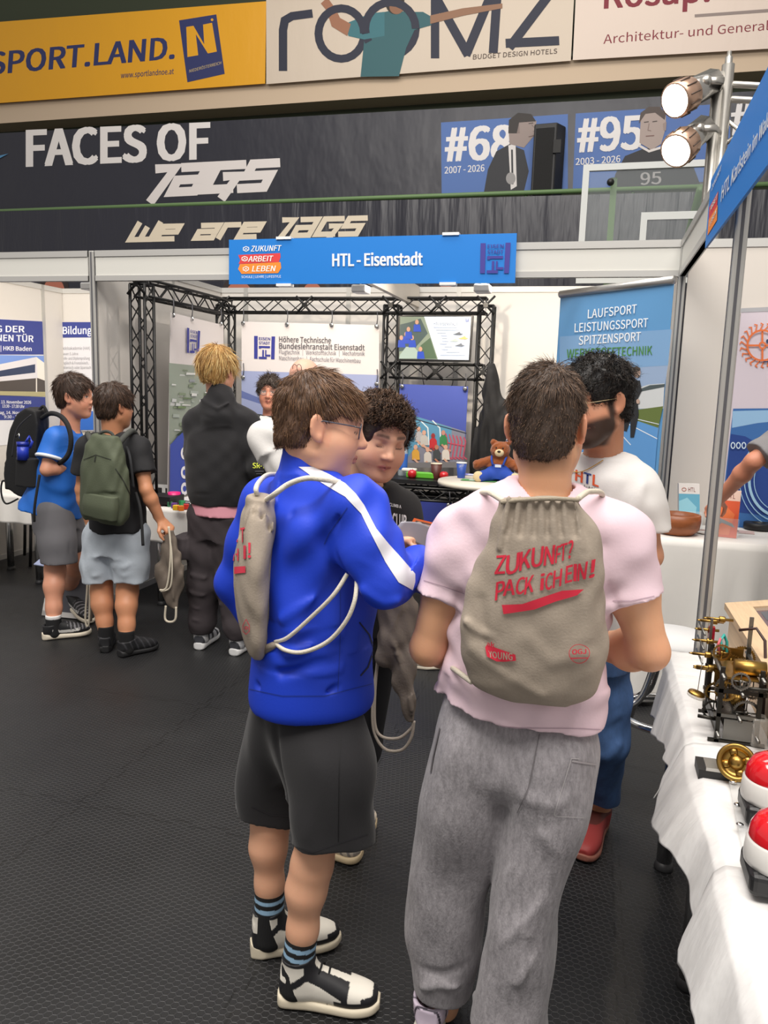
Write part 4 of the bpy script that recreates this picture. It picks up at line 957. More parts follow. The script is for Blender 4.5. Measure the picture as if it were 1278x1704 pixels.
def shirt_sleeve(F, S, E_, frac, r0, r1, k=.03, n=None):
    """a sleeve with a clean open end, grown on its own and then joined to the shirt body"""
    T = Field.__new__(Field); T.lo, T.n, T.h = F.lo, F.n, F.h; T.d = np.full(F.n, .5, np.float32)
    T.cap(S, lerp(S, E_, frac+.15), r0, r1, 0); T.cut(lerp(S, E_, frac), nrm(E_-S) if n is None else n)
    F.mix((slice(None),)*3, T.d, k, 'u')
def bounds(pts, m=.13):
    p = np.array(pts, float); return p.min(0)-m, p.max(0)+m
def shoe(e, heel, toe, hgt, uppaint, solecol, w=1., name='shoe', collar=None, tilt=0., sole_h=.026, h=.004, rough=.6, top=None):
    """sole and upper between a heel point and a toe point on the ground"""
    heel = np.array(heel, float); toe = np.array(toe, float); fw = nrm(toe-heel); L = np.linalg.norm(toe-heel); Rt = nrm(np.cross(fw, (0, 0, 1))); up = np.cross(Rt, fw)
    Q = lambda x, y, z: heel+Rt*x+fw*y*L+up*z
    lo, hi = bounds([Q(-.06, -.05, -.01), Q(.06, 1.05, .0), Q(0, .2, hgt+.02)], .04)
    sh = sole_h
    F = Field(lo, hi, h)
    rs = [(Q(0, 0, sh*.7), .022, sh*.7), (Q(0, .06, sh*.6), .033, sh*.62), (Q(0, .3, sh*.55), .033, sh*.55), (Q(0, .5, sh*.5), .038, sh*.5), (Q(0, .75, sh*.5), .045, sh*.5), (Q(0, .92, sh*.6), .036, sh*.5), (Q(0, 1., sh*.8), .018, sh*.4)]
    F.loft([(c, a*w, b, Rt) for c, a, b in rs], .004, p=3.2); so = F.build('sole', M(solecol, .6), None)
    F = Field(lo, hi, h)
    z = lambda v: sh+v
    rs = [(Q(0, .03, z(.03)), .024, .034), (Q(0, .1, z(.034)), .031, .045), (Q(0, .3, z(.034)), .034, .05), (Q(0, .5, z(.026)), .037, .043), (Q(0, .72, z(.014)), .042, .034), (Q(0, .9, z(.008)), .033, .025), (Q(0, .975, z(.004)), .016, .015)]
    F.loft([(c, a*w, b, Rt) for c, a, b in rs], .01, p=2.3)
    F.chain([(Q(0, .2, z(.03)), .036*w), (Q(0, .19, hgt), .042*w)], .025); F.cut(Q(0, .2, hgt), nrm(up-fw*.12)); F.cut(Q(0, .5, sh*.72), -up)
    F.cap(Q(0, .19, hgt-.025), Q(0, .19, hgt+.1), .034*w, .034*w, .006, 's')
    def pt(V):
        d = V-heel; return uppaint(np.stack([d@Rt, d@fw/L, d@up], 1), V)
    ue = F.build(name, M('#ffffff', rough, 0., (120, .1, (1, 1, 1), .002), vcol=1), e, pt)
    adopt(so, None); so.parent = ue
    return ue, Q
def plain(c, c2=None, band=None):
    def f(L, V):
        o = base_col(V, c)
        if c2 is not None: m = band(L); o[m] = lin(c2)
        return o
    return f
def laces(ue, Q, col, ys=(.36, .44, .52, .6), zf=lambda y: .1-.09*(y-.3), hw=.02):
    mb = MB()
    for i, y in enumerate(ys): mb.tube([Q(-hw, y+.02, zf(y)-.008), Q(-hw*.4, y, zf(y)+.004), Q(hw*.4, y, zf(y)+.004), Q(hw, y-.02, zf(y)-.008)], .0028, (col, .8), 6)
    mb.build('laces', ue)
def rope(pts, r, parent, name='drawcord', col='#cfc6b4', n=8):
    p = catmull(pts, n); mb = MB(); q = []; rr = []
    mb.tube(p, r, M(col, .85, 0., (260, .5, (1, 1, 1), .003)), 8); return mb.build(name, parent)
def person(label, foot): return empty('person', (foot[0], foot[1], 0), label, 'person')
HAIRM = M('#ffffff', .42, 0., vcol=1, spec=.35)
def hairmass(F, H, col, cuts=True, region=None, name='hair', parent=None, fray=.003, seed=2, fr=(28, 28, 10)):
    F.ripple(fray, fr, seed); return F.build(name, M(col, .55, 0., (70, .6, (1, 1, .3), .006)), parent)
def hairline(H, z0=.055, slope=.9, back=-.06, side=-.01):
    """keep hair above the forehead line and behind the temples; returns cut planes through Field.ell subtraction"""
    return None
def face_cut(F, H, fore=.062, temple=-.01, nape=-.075, width=.05, earz=.0):
    """carve the face, ears and nape out of the hair mass"""
    k = H.k; w = H.w
    F.ell(w(0, .118, -.03), np.array((.092, .07, .088+fore-.03))*k, H.R, .012*k, 's')           # face
    for sx in (-1, 1):
        F.ell(w(sx*.085, .03, -.058), np.array((.04, .058, .07))*k, H.R, .012*k, 's'); F.ell(w(sx*.088, -.01, -.02), np.array((.03, .026, .042))*k, H.R, .01*k, 's')
    F.cut(w(0, -.06, nape), H.R@nrm((0, .25, -1)), H.c, .3*k)
def glasses(e, H, col, r=.0012, rim=True, lens=True, w=1., z=.012, ht=.018):
    g = MB(); k = H.k
    for sx in (-1, 1):
        c = np.array([sx*.034, .098, z]); pts = [H.w(c[0]+.0245*w*math.copysign(abs(math.cos(a))**.7, math.cos(a)), c[1]-abs(c[0]+.0245*w*math.cos(a))*.12, c[2]-.003+ht*math.copysign(abs(math.sin(a))**.7, math.sin(a))) for a in np.linspace(0, 6.283, 29)[:-1]]
        g.tube(pts, r*1.25, (col, .3), 6, closed=True); g.tube([H.w(sx*.06, .09, z+.006), H.w(sx*.077, .07, z+.007), H.w(sx*.0795, .0, z+.006), H.w(sx*.078, -.02, z-.008)], r*1.3, (col, .3), 6)
    g.tube([H.w(-.0105, .097, z+.003), H.w(0, .1, z+.005), H.w(.0105, .097, z+.003)], r, (col, .3), 6); o = g.build('glasses', e)
    if lens:
        g = MB()
        for sx in (-1, 1):
            c = np.array([sx*.034, .098, z]); pts = [H.w(c[0]+.0235*w*math.copysign(abs(math.cos(a))**.7, math.cos(a)), c[1]-abs(c[0]+.0235*w*math.cos(a))*.12, c[2]-.003+(ht-.001)*math.copysign(abs(math.sin(a))**.7, math.sin(a))) for a in np.linspace(0, 6.283, 25)[:-1]]
            g.add(pts, [tuple(range(24))], M('#e8eef2', .03, 0., None, alpha=.12))
        g.build('lens', o)
    return o
# ------------------------------------------------------------------ boy in the pink T-shirt (seen from behind)
def boy_pink():
    e = person('boy in pale pink T-shirt and grey sweatpants seen from behind, drawstring bag on his back', J(800, 1700, 1.72))
    Yc = 1.70
    H = Head(J(909, 712, 1.72), (.1, 1, -.12), (-.02, .12, 1), .98)
    nk = J(908, 830, 1.70)
    SL, SR = J(772, 892, 1.71), J(1026, 892, 1.71); EL, ER = J(712, 1078, 1.70), J(1081, 1084, 1.70); WL, WR = J(800, 1078, 1.93), J(985, 1072, 1.93)
    HL, HR = J(800, 1260, 1.72), J(925, 1260, 1.72); KL, KR = J(755, 1470, 1.74), J(885, 1480, 1.68); AL, AR = J(742, 1660, 1.78), J(862, 1710, 1.68)
    lo, hi = bounds([H.w(0, 0, .13), SL, SR, EL, ER, WL, WR, HL, KL, AL*np.array([1, 1, 0])+np.array([0, 0, .1]), AR*np.array([1, 1, 0])+np.array([0, 0, .1])], .14)
    F = Field(lo, hi, .0042)
    H.sculpt(F, nk, r_neck=.055)
    F.loft([(J(862, 1230, 1.72), .12, .085, (1, 0, 0)), (J(878, 1080, 1.71), .115, .08, (1, 0, 0)), (J(890, 960, 1.70), .14, .09, (1, 0, 0)), (J(898, 880, 1.71), .15, .07, (1, 0, 0)), (J(905, 835, 1.71), .08, .05, (1, 0, 0))], .04)
    for S, E_, W_ in ((SL, EL, WL), (SR, ER, WR)): arm(F, S, E_, W_, 1.06, .05, .044)
    hand(F, WL, nrm(WL-EL)+np.array([.3, .5, 0]), (0.2, .2, 1), .92, .7, -1); hand(F, WR, nrm(WR-ER)+np.array([-.3, .5, 0]), (-.2, .2, 1), .92, .7, 1)
    for Hp, K, A in ((HL, KL, AL), (HR, KR, AR)): leg(F, Hp, K, A, .95, A+np.array([.02, .18, -.05]))
    def paint(V):
        c = base_col(V, '#dba580'); c = H.paint(V, c, None); L = H.loc(V)
        m = np.exp(-((V-EL)**2).sum(1)/.0016)+np.exp(-((V-ER)**2).sum(1)/.0016); c = c*(1-.35*m[:, None])+np.array(lin('#c46a52'))*.35*m[:, None]
        a = np.clip((-.02-L[:, 1])/.03, 0, 1)*np.clip((L[:, 2]+.115)/.04, 0, 1)*np.clip((.02-L[:, 2])/.02, 0, 1)*(np.abs(L[:, 0]) < .062)*.55   # cropped stubble at the nape
        c = c*(1-a[:, None])+np.array(lin('#54392b'))*a[:, None]
        return c
    b = F.build('body', SKINM, e, paint)
    # hair: short sides, combed top
    F = Field(H.c-.16, H.c+.17, .003); scalp(F, H, .005, top=.014); face_cut(F, H, .06, nape=-.07)
    F.ripple(.003, (40, 40, 14), 3); hb = F.build('hair', M('#41332a', .6, 0., (160, .5, (1, 1, .4), .004)), e)
    tops = lambda L: (L[:, 2] > .03)
    strands('hair_lock', H, hb, hb, 9000, lambda L: np.where(L[:, 2] > .05, .028, .009), HAIRM, 1, None, .86, .00075, (.02, -.045, .118), .16, cols=('#4a3a30', '#584639', '#665142', '#3a2d25', '#755d4b'))
    # T-shirt
    F = Field(lo-.02, hi+.02, .0045)
    F.loft([RG(727, 1003, 1166, 1.715, .124, None, 12), RG(740, 1004, 1110, 1.715, .11), RG(757, 1008, 1025, 1.71, .102), RG(752, 1028, 950, 1.70, .108), RG(744, 1044, 900, 1.705, .1), RG(762, 1032, 858, 1.71, .086), RG(820, 990, 820, 1.71, .064), RG(850, 966, 803, 1.715, .058)], .03, 2.3)
    for S, E_, sx in ((SL, EL, -1), (SR, ER, 1)):
        trap(F, nk, S, r=.058); shirt_sleeve(F, S+np.array([sx*.002, 0, .006]), E_, .53, .064, .069, .035, nrm(E_-S+np.array([-sx*.03, 0, 0])))
    F.cap(H.w(0, -.02, -.06), nk+np.array([0, 0, .0]), .056, .062, .004, 's')
    for sx, S, E_ in ((-1, SL, EL), (1, SR, ER)):
        for t in (.1, .3, .5): F.fold([lerp(S, E_, t)+np.array([-sx*.02, -.06, .0]), lerp(S, E_, t-.02)+np.array([-sx*.11, -.1, -.05])], .014, .006)
        F.fold([S+np.array([-sx*.035, -.07, .03]), lerp(S, E_, .35)+np.array([-sx*.045, -.07, 0]), lerp(S, E_, .5)+np.array([-sx*.03, -.07, -.02])], .008, -.006)
    F.ripple(.006, (3, 3, 7), 5); F.ripple(.004, (9, 5, 2), 8, J(700, 1230, 1.5), J(1040, 1100, 1.9))
    sh = F.build('t_shirt', M('#e0c6d0', .85, 0., (150, .2, (1, 1, 1), .002)), e)
    mb = MB()
    # sweatpants
    F = Field(lo-.03, hi+.03, .0048)
    F.loft([RG(790, 920, 1325, 1.70, .07), RG(745, 970, 1285, 1.70, .1), RG(728, 990, 1225, 1.71, .102), RG(742, 980, 1130, 1.73, .08)], .06, 2.3)
    F.loft([RG(692, 784, 1640, 1.775, .078), RG(683, 798, 1580, 1.765, .085), RG(680, 803, 1520, 1.755, .088), RG(689, 826, 1420, 1.74, .092), RG(708, 850, 1320, 1.72, .105), RG(724, 860, 1230, 1.71, .108), RG(752, 850, 1160, 1.73, .075)], .016, 2.2)
    F.loft([RG(790, 910, 1705, 1.66, .078), RG(806, 918, 1610, 1.665, .085), RG(822, 930, 1510, 1.67, .088), RG(832, 956, 1410, 1.68, .093), RG(844, 988, 1310, 1.69, .105), RG(852, 995, 1230, 1.70, .108), RG(860, 978, 1160, 1.73, .075)], .016, 2.2)
    for a, b_, r_, am in ((((838, 1360), (826, 1420), (806, 1520)), 1.62, .018, -.006), (((905, 1400), (935, 1440), (880, 1560)), 1.57, .02, .006), (((800, 1600), (850, 1560), (905, 1500)), 1.57, .014, .005), (((870, 1330), (930, 1340), (985, 1320)), 1.58, .02, .005), (((690, 1650), (730, 1640), (790, 1655)), 1.68, .012, .008), (((690, 1615), (740, 1622), (790, 1610)), 1.68, .012, -.006), (((860, 1640), (890, 1600), (925, 1570)), 1.57, .013, .005), (((850, 1230), (852, 1300), (845, 1355)), 1.58, .012, -.008)):
        F.fold([J(x, y, b_) for x, y in a], r_, am)
    F.ripple(.006, (3, 3, 2.2), 11)
    tr = F.build('sweatpants', M('#949094', .95, 0., (260, .5, (1, 1, .45), .003), var=(90, .3, (1, 1, .35)), sheen=.15), e)
    w = Wrap([tr], .0025, 6); SE = ('#6f6b6e', .95)
    w.stroke(((962, 1262), (950, 1262), (922, 1354), (925, 1357), (970, 1360)), 1.5, '#aaa6a8'); w.stroke(((952, 1266), (990, 1272)), 3, '#9b9699'); w.stroke(((898, 1222), (880, 1310), (862, 1352)), 1.6, SE); w.stroke(((733, 1212), (722, 1260), (718, 1285)), 2, SE)
    w.build(tr, 'pocket_seam')
    w = Wrap([sh], .0015, 8); w.stroke(((728, 1195), (760, 1200), (860, 1211), (960, 1212), (1003, 1214)), 1.2, '#b098a6')
    w.stroke(((706, 966), (740, 976), (775, 988)), 1.2, '#b098a6'); w.stroke(((1020, 1000), (1050, 1000), (1088, 992)), 1.2, '#b098a6'); w.build(sh, 'hem_stitch')
    def up(L, V):
        o = base_col(V, '#cdbfd0'); m = (np.sin(L[:, 1]*70+L[:, 2]*60) > .75) & (L[:, 2] > .045); o[m] = lin('#3a3440'); return o
    for A, tx in ((AL, -.02), (AR, .02)):
        hl = np.array([A[0]-.035*(tx < 0), A[1]-.09, 0]); shoe(e, hl, hl+np.array([.02, .285, 0]), .1, up, '#e2ded2', 1.1, sole_h=.036)
    MB().ball(H.w(-.083, -.012, -.03), .0035, CHROME, 8).build('earring', e)
    return e, sh, b
PINK, PINK_SH, PINK_B = boy_pink()
# ------------------------------------------------------------------ drawstring bag on his back
BAGM = M('#9d9183', .92, 0., (220, .35, (1, 1, 1), .002), var=(40, .06, (1, 1, 1)))
def bag_pink():
    e = empty('drawstring_bag', J(880, 1165, 1.56), 'beige drawstring bag with red hand lettering worn by the boy in pink', 'bag')
    Yb = 1.56
    F = Field(*bounds([J(745, 1190, 1.5), J(1025, 1190, 1.5), J(745, 815, 1.64), J(1025, 815, 1.64)], .06), .0038)
    rings = [(858, 938, 1168, .01, 0), (806, 984, 1150, .03, 0), (780, 1000, 1126, .042, .0), (766, 1008, 1078, .052, 0), (782, 1012, 990, .052, 0), (796, 1006, 930, .046, 0), (812, 992, 880, .036, 0), (828, 972, 845, .028, 0), (832, 966, 830, .03, 0)]
    F.loft([RG(a, b, y, Yb+.012, hd, None, (5 if y > 1100 else 0)) for a, b, y, hd, _ in rings], .01, 2.6)
    # gathers under the cord
    for i, x in enumerate(range(838, 968, 9)):
        x2 = 905+(x-905)*1.28; F.fold([J(x, 826, 1.545), J(x+(x2-x)*.5, 862+8*(i % 3), 1.54), J(x2, 890+22*(i % 2), 1.535)], .0055, .009 if i % 2 else -.007)
    for pts, r_, am in ((((790, 1080), (830, 1110), (900, 1160)), .014, .005), (((800, 1000), (812, 1080), (850, 1120)), .012, -.004), (((880, 1060), (920, 1100), (975, 1090)), .016, .005), (((860, 900), (850, 960), (830, 1040)), .016, .004), (((960, 900), (985, 980), (975, 1060)), .016, .004), (((775, 1035), (800, 1052), (822, 1058)), .008, .006)): F.fold([J(x, y, 1.53) for x, y in pts], r_, am)
    F.ripple(.003, (5, 5, 5), 9)
    b = F.build('bag_body', BAGM, e)
    RED = M('#c8243c', .8)
    w = Wrap([b], .0014, 7)
    for ch, x, y, x2, y2, cp in (('Z', 824, 955, 840, 954, 30), ('U', 842, 957, 862, 951, 32), ('K', 864, 950, 882, 944, 31), ('U', 884, 944, 902, 941, 32), ('N', 905, 941, 921, 938, 31), ('F', 924, 937, 932, 935, 28), ('T', 931, 934, 942, 931, 28), ('?', 944, 929, 952, 928, 28),
        ('P', 825, 999, 839, 995, 30), ('A', 838, 991, 856, 989, 26), ('C', 858, 990, 872, 986, 27), ('K', 873, 989, 887, 984, 28), ('i', 899, 982, 904, 981, 26), ('C', 907, 982, 918, 979, 27), ('H', 920, 978, 933, 974, 28), ('E', 940, 970, 951, 967, 28), ('I', 954, 966, 958, 966, 28), ('N', 961, 966, 974, 962, 28), ('!', 980, 961, 986, 959, 28)):
        w.text(ch, (x, y), (x2, y2), (cp, (.08, -1)), RED, .03)
    w.poly(((836, 1006), (870, 1004), (900, 994), (935, 982), (972, 980), (960, 990), (925, 1000), (890, 1013), (838, 1021)), RED)
    w.poly(((807, 1077), (812, 1072), (858, 1088), (859, 1098), (826, 1100), (810, 1092)), RED); w.text('YOUNG', (813, 1093), (853, 1097), (11, (0, -1)), ('#a59a88', .9), .03); w.text('ak', (812, 1074), (824, 1076), (8, (0, -1)), RED, .03)
    w.stroke([(963+16*math.cos(k/20*6.283), 1086+15*math.sin(k/20*6.283)) for k in range(21)], 1.0, RED); w.text('OGJ', (952, 1088), (974, 1087), (8, (0, -1)), RED, .04); w.stroke(((950, 1094), (976, 1093)), 1.5, RED)
    w.build(b)
    for pts, n in ((((838, 834), (822, 824), (812, 820)), 'shoulder_cord'), (((962, 830), (972, 822), (982, 818)), 'shoulder_cord')):
        rope([J(x, y, 1.56+.035*i) for i, (x, y) in enumerate(pts)]+[J(pts[-1][0]+(-14 if pts[0][0] < 900 else 20), pts[-1][1]+6, 1.70), J(pts[-1][0]+(-10 if pts[0][0] < 900 else 10), pts[-1][1]+50, 1.83)], .006, e, n)
    rope([J(785, 1135, 1.56), J(762, 1118, 1.60), J(748, 1108, 1.68)], .006, e, 'corner_cord')
    rope([J(834, 836, 1.548), J(870, 832, 1.54), J(920, 830, 1.54), J(964, 832, 1.548)], .0045, e, 'top_cord', '#9a8f7e')
    return e
bag_pink()
# ------------------------------------------------------------------ boy in the blue track jacket
def boy_blue():
    e = person('boy in bright blue track jacket and black shorts wearing glasses, white stripe down his sleeve', J(520, 1640, 1.78))
    fw = nrm((.88, .47, 0)); rt = np.array([fw[1], -fw[0], 0])
    H = Head(J(533, 712, 1.84), (.9, .36, -.16), (.06, .06, 1), 1.03)
    nk = J(512, 815, 1.86); SR, ER, WR = J(592, 838, 1.70), J(640, 962, 1.66), J(742, 936, 1.90); SL, EL, WL = J(445, 835, 2.0), J(392, 970, 2.02), J(440, 1060, 2.03)
    HR_, KR, AR = J(555, 1260, 1.76), J(518, 1430, 1.72), J(511, 1600, 1.71); HL_, KL, AL = J(470, 1240, 1.90), J(448, 1370, 1.88), J(451, 1512, 1.88)
    floor = lambda p: np.array([p[0], p[1], .09])
    AR, AL = J(511, 1612, 1.70), J(451, 1520, 1.87)
    tR = P(632, 1680, Z=.0); hR = P(464, 1665, Z=.0); tL = P(566, 1566, Z=.0); hL = P(417, 1590, Z=.0)
    AR = lerp(hR, tR, .2)+np.array([0, 0, .155]); AL = lerp(hL, tL, .2)+np.array([0, 0, .155]); KR = J(519, 1440, AR[1]+.01); KL = J(450, 1370, AL[1]+.01)
    lo, hi = bounds([H.w(0, 0, .13), H.w(0, .1, 0), SL, SR, EL, ER, WL, WR, tR, hR, tL, hL], .13)
    F = Field(lo, hi, .0042); H.sculpt(F, nk, r_neck=.054, cheek=1.15)
    F.loft([(J(520, 1180, 1.84), .11, .09, rt), (J(528, 1000, 1.84), .11, .09, rt), (J(520, 850, 1.85), .14, .07, rt), (J(515, 812, 1.86), .07, .05, rt)], .04)
    arm(F, SR, ER, WR); arm(F, SL, EL, WL); hand(F, WR, nrm(WR-ER), (0, .3, -1), .92, .6, -1); hand(F, WL, nrm(WL-EL), (.9, -.2, 0), .9, .6, 1)
    leg(F, HR_, KR, AR, .91, lerp(hR, tR, .8)); leg(F, HL_, KL, AL, .91, lerp(hL, tL, .8))
    def paint(V):
        return H.paint(V, base_col(V, '#e0aa8a'), None, brow='#6a4a38', flush=.22)
    F.build('body', SKINM, e, paint)
    F = Field(H.c-.17, H.c+.18, .003); scalp(F, H, .007, top=.012); face_cut(F, H, .052, nape=-.055)
    for sx in (-1, 1): F.ell(H.w(sx*.08, .055, -.005), np.array((.045, .042, .042))*H.k, H.R, .01, 's')
    F.ripple(.003, (22, 22, 12), 4); hb = F.build('hair', M('#5b4333', .5, 0., (120, .5, (1, 1, .3), .004)), e)
    fl = lambda L, f: np.where((L[:, 1] > .0)[:, None], f+np.array([0, .5, -.5]), f+np.array([0, 0, -.3]))
    strands('hair_lock', H, hb, hb, 9000, lambda L: np.where(L[:, 2] > .045, .036, .012), HAIRM, 5, lambda L: ~((L[:, 1] > .02) & (L[:, 2] < .05)), .95, .00085, (.0, -.06, .11), .1, grav=.3, flow=fl, cols=('#6b4e3a', '#7a5a43', '#5a4130', '#866548', '#4d3829'))
    glasses(e, H, '#4a4c55', .0014)
    # jacket
    F = Field(lo-.04, hi+.04, .0046)
    WD = (rt[0], rt[1])
    F.loft([(J(517, 1166, 1.84), .172, .16, rt), (J(518, 1148, 1.84), .18, .164, rt), (J(519, 1090, 1.84), .178, .156, rt), (J(526, 1000, 1.84), .172, .15, rt), (J(530, 920, 1.845), .182, .148, rt), (J(524, 860, 1.85), .185, .128, rt), (J(518, 822, 1.855), .13, .095, rt), (J(514, 792, 1.855), .078, .072, rt)], .035, 2.25)
    F.loft([(J(514, 815, 1.855), .077, .077, rt), (J(516, 780, 1.855), .075, .077, rt), (J(522, 752, 1.85), .072, .076, rt)], .02, 2.0); F.loft([(J(517, 780, 1.855), .062, .066, rt), (J(522, 730, 1.85), .062, .066, rt)], .004, 2.0, 's')
    F.chain([(J(522, 830, 1.85), .075), (SR+(0, 0, -.012), .066)], .05); F.chain([(J(512, 830, 1.86), .075), (SL+(0, 0, -.012), .064)], .05)
    F.chain([(SR+(0, 0, -.012), .068), (lerp(SR, ER, .5)+np.array([0, 0, -.01]), .072), (ER, .06)], .04); F.chain([(ER, .06), (lerp(ER, WR, .5), .05), (lerp(ER, WR, 1.05), .042)], .03); F.chain([(SL, .072), (lerp(SL, EL, .5), .064), (EL, .056)], .04); F.chain([(EL, .056), (WL, .042)], .03)
    F.cut(lerp(ER, WR, .98), nrm(WR-ER), WR, .12)
    # waistband, sleeve seam and drawn folds
    for pts, y_, r_, am in ((((418, 1138), (470, 1150), (540, 1150), (612, 1130)), 1.70, .008, -.007), (((575, 845), (548, 890), (540, 905)), 1.64, .007, -.006), (((540, 905), (575, 960), (600, 985)), 1.63, .01, -.01),
        (((605, 985), (640, 1005), (690, 1000)), 1.6, .014, .006), (((560, 960), (520, 1000), (470, 1030)), 1.66, .014, .006), (((600, 1020), (560, 1060), (480, 1090)), 1.66, .014, .007), (((590, 1050), (545, 1100), (470, 1120)), 1.67, .013, -.006), (((580, 930), (620, 945), (660, 950)), 1.58, .012, .006), (((590, 960), (630, 968), (668, 985)), 1.58, .01, -.006), (((490, 860), (500, 940), (490, 1010)), 1.7, .018, -.005),
        (((600, 1040), (612, 1070), (600, 1110)), 1.66, .008, -.01), (((470, 765), (505, 785), (550, 790)), 1.76, .007, -.005)): F.fold([J(x, y, y_) for x, y in pts], r_*.9, am*1.7)
    F.ripple(.009, (4, 4, 3.2), 21, J(380, 1120, 1.5), J(760, 700, 2.2)); F.ripple(.003, (3, 3, 12), 22, J(400, 1130, 1.6), J(640, 980, 2.1))
    jk = F.build('track_jacket', M('#123cc6', .58, 0., (200, .12, (1, 1, 1), .002), ), e)
    w = Wrap([jk], .0016, 6)
    w.poly(((497, 777), (521, 777), (548, 790), (575, 805), (592, 822), (605, 840), (626, 880), (646, 905), (663, 924), (690, 955), (690, 968), (686, 982), (663, 969), (641, 935), (619, 891), (601, 855), (575, 827), (525, 798)), ('#d9d8de', .6))
    w.build(jk, 'sleeve_stripe')
    w = Wrap([jk], .0012, 6)
    w.stroke(((598, 1036), (614, 1056), (622, 1080), (612, 1110), (600, 1124)), 2.6, '#10183c'); w.stroke(((540, 905), (548, 888), (578, 845)), 1.3, '#16308c'); w.stroke(((566, 960), (566, 1060), (562, 1150)), 1.1, '#17359a'); w.stroke(((412, 1146), (470, 1158), (540, 1158), (618, 1138)), 1.3, '#16328f'); w.build(jk, 'pocket_zip')
    # shorts
    F = Field(lo-.04, hi+.04, .0048)
    F.loft([(J(520, 1300, 1.82), .1, .07, rt), (J(522, 1250, 1.83), .15, .11, rt), (J(518, 1190, 1.84), .145, .12, rt), (J(517, 1130, 1.84), .12, .1, rt)], .05, 2.3)
    F.loft([(J(549, 1402, 1.735), .083, .105, rt), (J(550, 1340, 1.74), .088, .108, rt), (J(552, 1260, 1.755), .098, .112, rt), (J(547, 1190, 1.79), .076, .088, rt)], .045, 2.3)
    F.loft([(J(452, 1350, 1.895), .08, .1, rt), (J(458, 1290, 1.895), .085, .102, rt), (J(470, 1220, 1.89), .09, .105, rt), (J(480, 1170, 1.88), .09, .1, rt)], .045, 2.3)
    for pts, y_, r_, am in ((((452, 1215), (470, 1290), (482, 1390)), 1.7, .014, -.012), (((560, 1230), (535, 1320), (505, 1400)), 1.62, .018, .006), (((585, 1220), (590, 1300), (575, 1400)), 1.62, .014, -.004)): F.fold([J(x, y, y_) for x, y in pts], r_, am)
    F.ripple(.006, (4, 4, 2), 23)
    so = F.build('shorts', M('#1b1a1d', .82, 0., (180, .2, (1, 1, 1), .002), sheen=.15), e)
    w = Wrap([so], .0013, 6); w.stroke(((566, 1200), (564, 1300), (563, 1400)), 1.1, '#0c0c0e'); w.stroke(((482, 1406), (520, 1418), (560, 1404), (612, 1388)), 1., '#2c2b30'); w.stroke(((419, 1342), (450, 1356), (479, 1358)), 1., '#2c2b30'); w.stroke(((570, 1206), (590, 1194), (606, 1182)), 2.2, '#0a0a0c'); w.build(so, 'seam')
    # socks and high shoes
    for A, K, hl, te in ((AR, KR, hR, tR), (AL, KL, hL, tL)):
        d = nrm(K-A); F = Field(np.minimum(A, hl)-.1, np.maximum(A, hl)+.3, .0027); F.chain([(A-d*.1, .042), (A+d*.08, .042)], .01); F.cut(A+d*.062, d)
        def sp(V, A=A, d=d):
            o = base_col(V, '#141416'); t = (V-A)@d; m = ((t > .018) & (t < .03)) | ((t > -.008) & (t < .004)); o[m] = lin('#8db0cc'); return o
        F.build('sock', M('#ffffff', .95, 0., (300, .5, (1, 1, .1), .003), vcol=1), e, sp)
        def up(L, V):
            o = base_col(V, '#e2ddd2'); x, y, z = L[:, 0], L[:, 1], L[:, 2]; blk = (y < .13) & (z < .085)
            blk |= ((y > .82) & (z < .058)) | (y > .93); blk |= (np.abs(y-.66-.25*(z-.04)) < .035) & (z < .095) & (np.abs(x) > .012); blk |= (z < .048) & (y > .56) & (y < .85)
            t = .112-.13*(y-.3); blk |= (y > .27) & (y < .64) & (z > t-.016) & (np.abs(x) > .011); blk |= (np.abs(z-.066-.2*(y-.08)) < .012) & (y < .36)
            blk |= (z > .136); o[blk] = lin('#1b1b1f'); return o
        ue, Q = shoe(e, hl, te, .145, up, '#d8cdb6', 1.08, 'shoe', sole_h=.034, h=.0028)
        laces(ue, Q, '#131316', (.34, .42, .5, .58), lambda y: .128-.17*(y-.34)*1.0, .021)
        if A is AR:
            w = Wrap([ue], .0015, 3); w.stroke([(541+9.5*math.cos(math.radians(a)), 1679+8.2*math.sin(math.radians(a))) for a in range(50, 312, 15)], 3.6, '#26262a'); w.stroke(((540, 1674), (540, 1684)), 2.6, '#26262a'); w.stroke(((540, 1683), (549, 1683)), 2.2, '#26262a'); w.build(ue, 'side_emblem')
    return e, jk
BLUEB, JACKET = boy_blue()
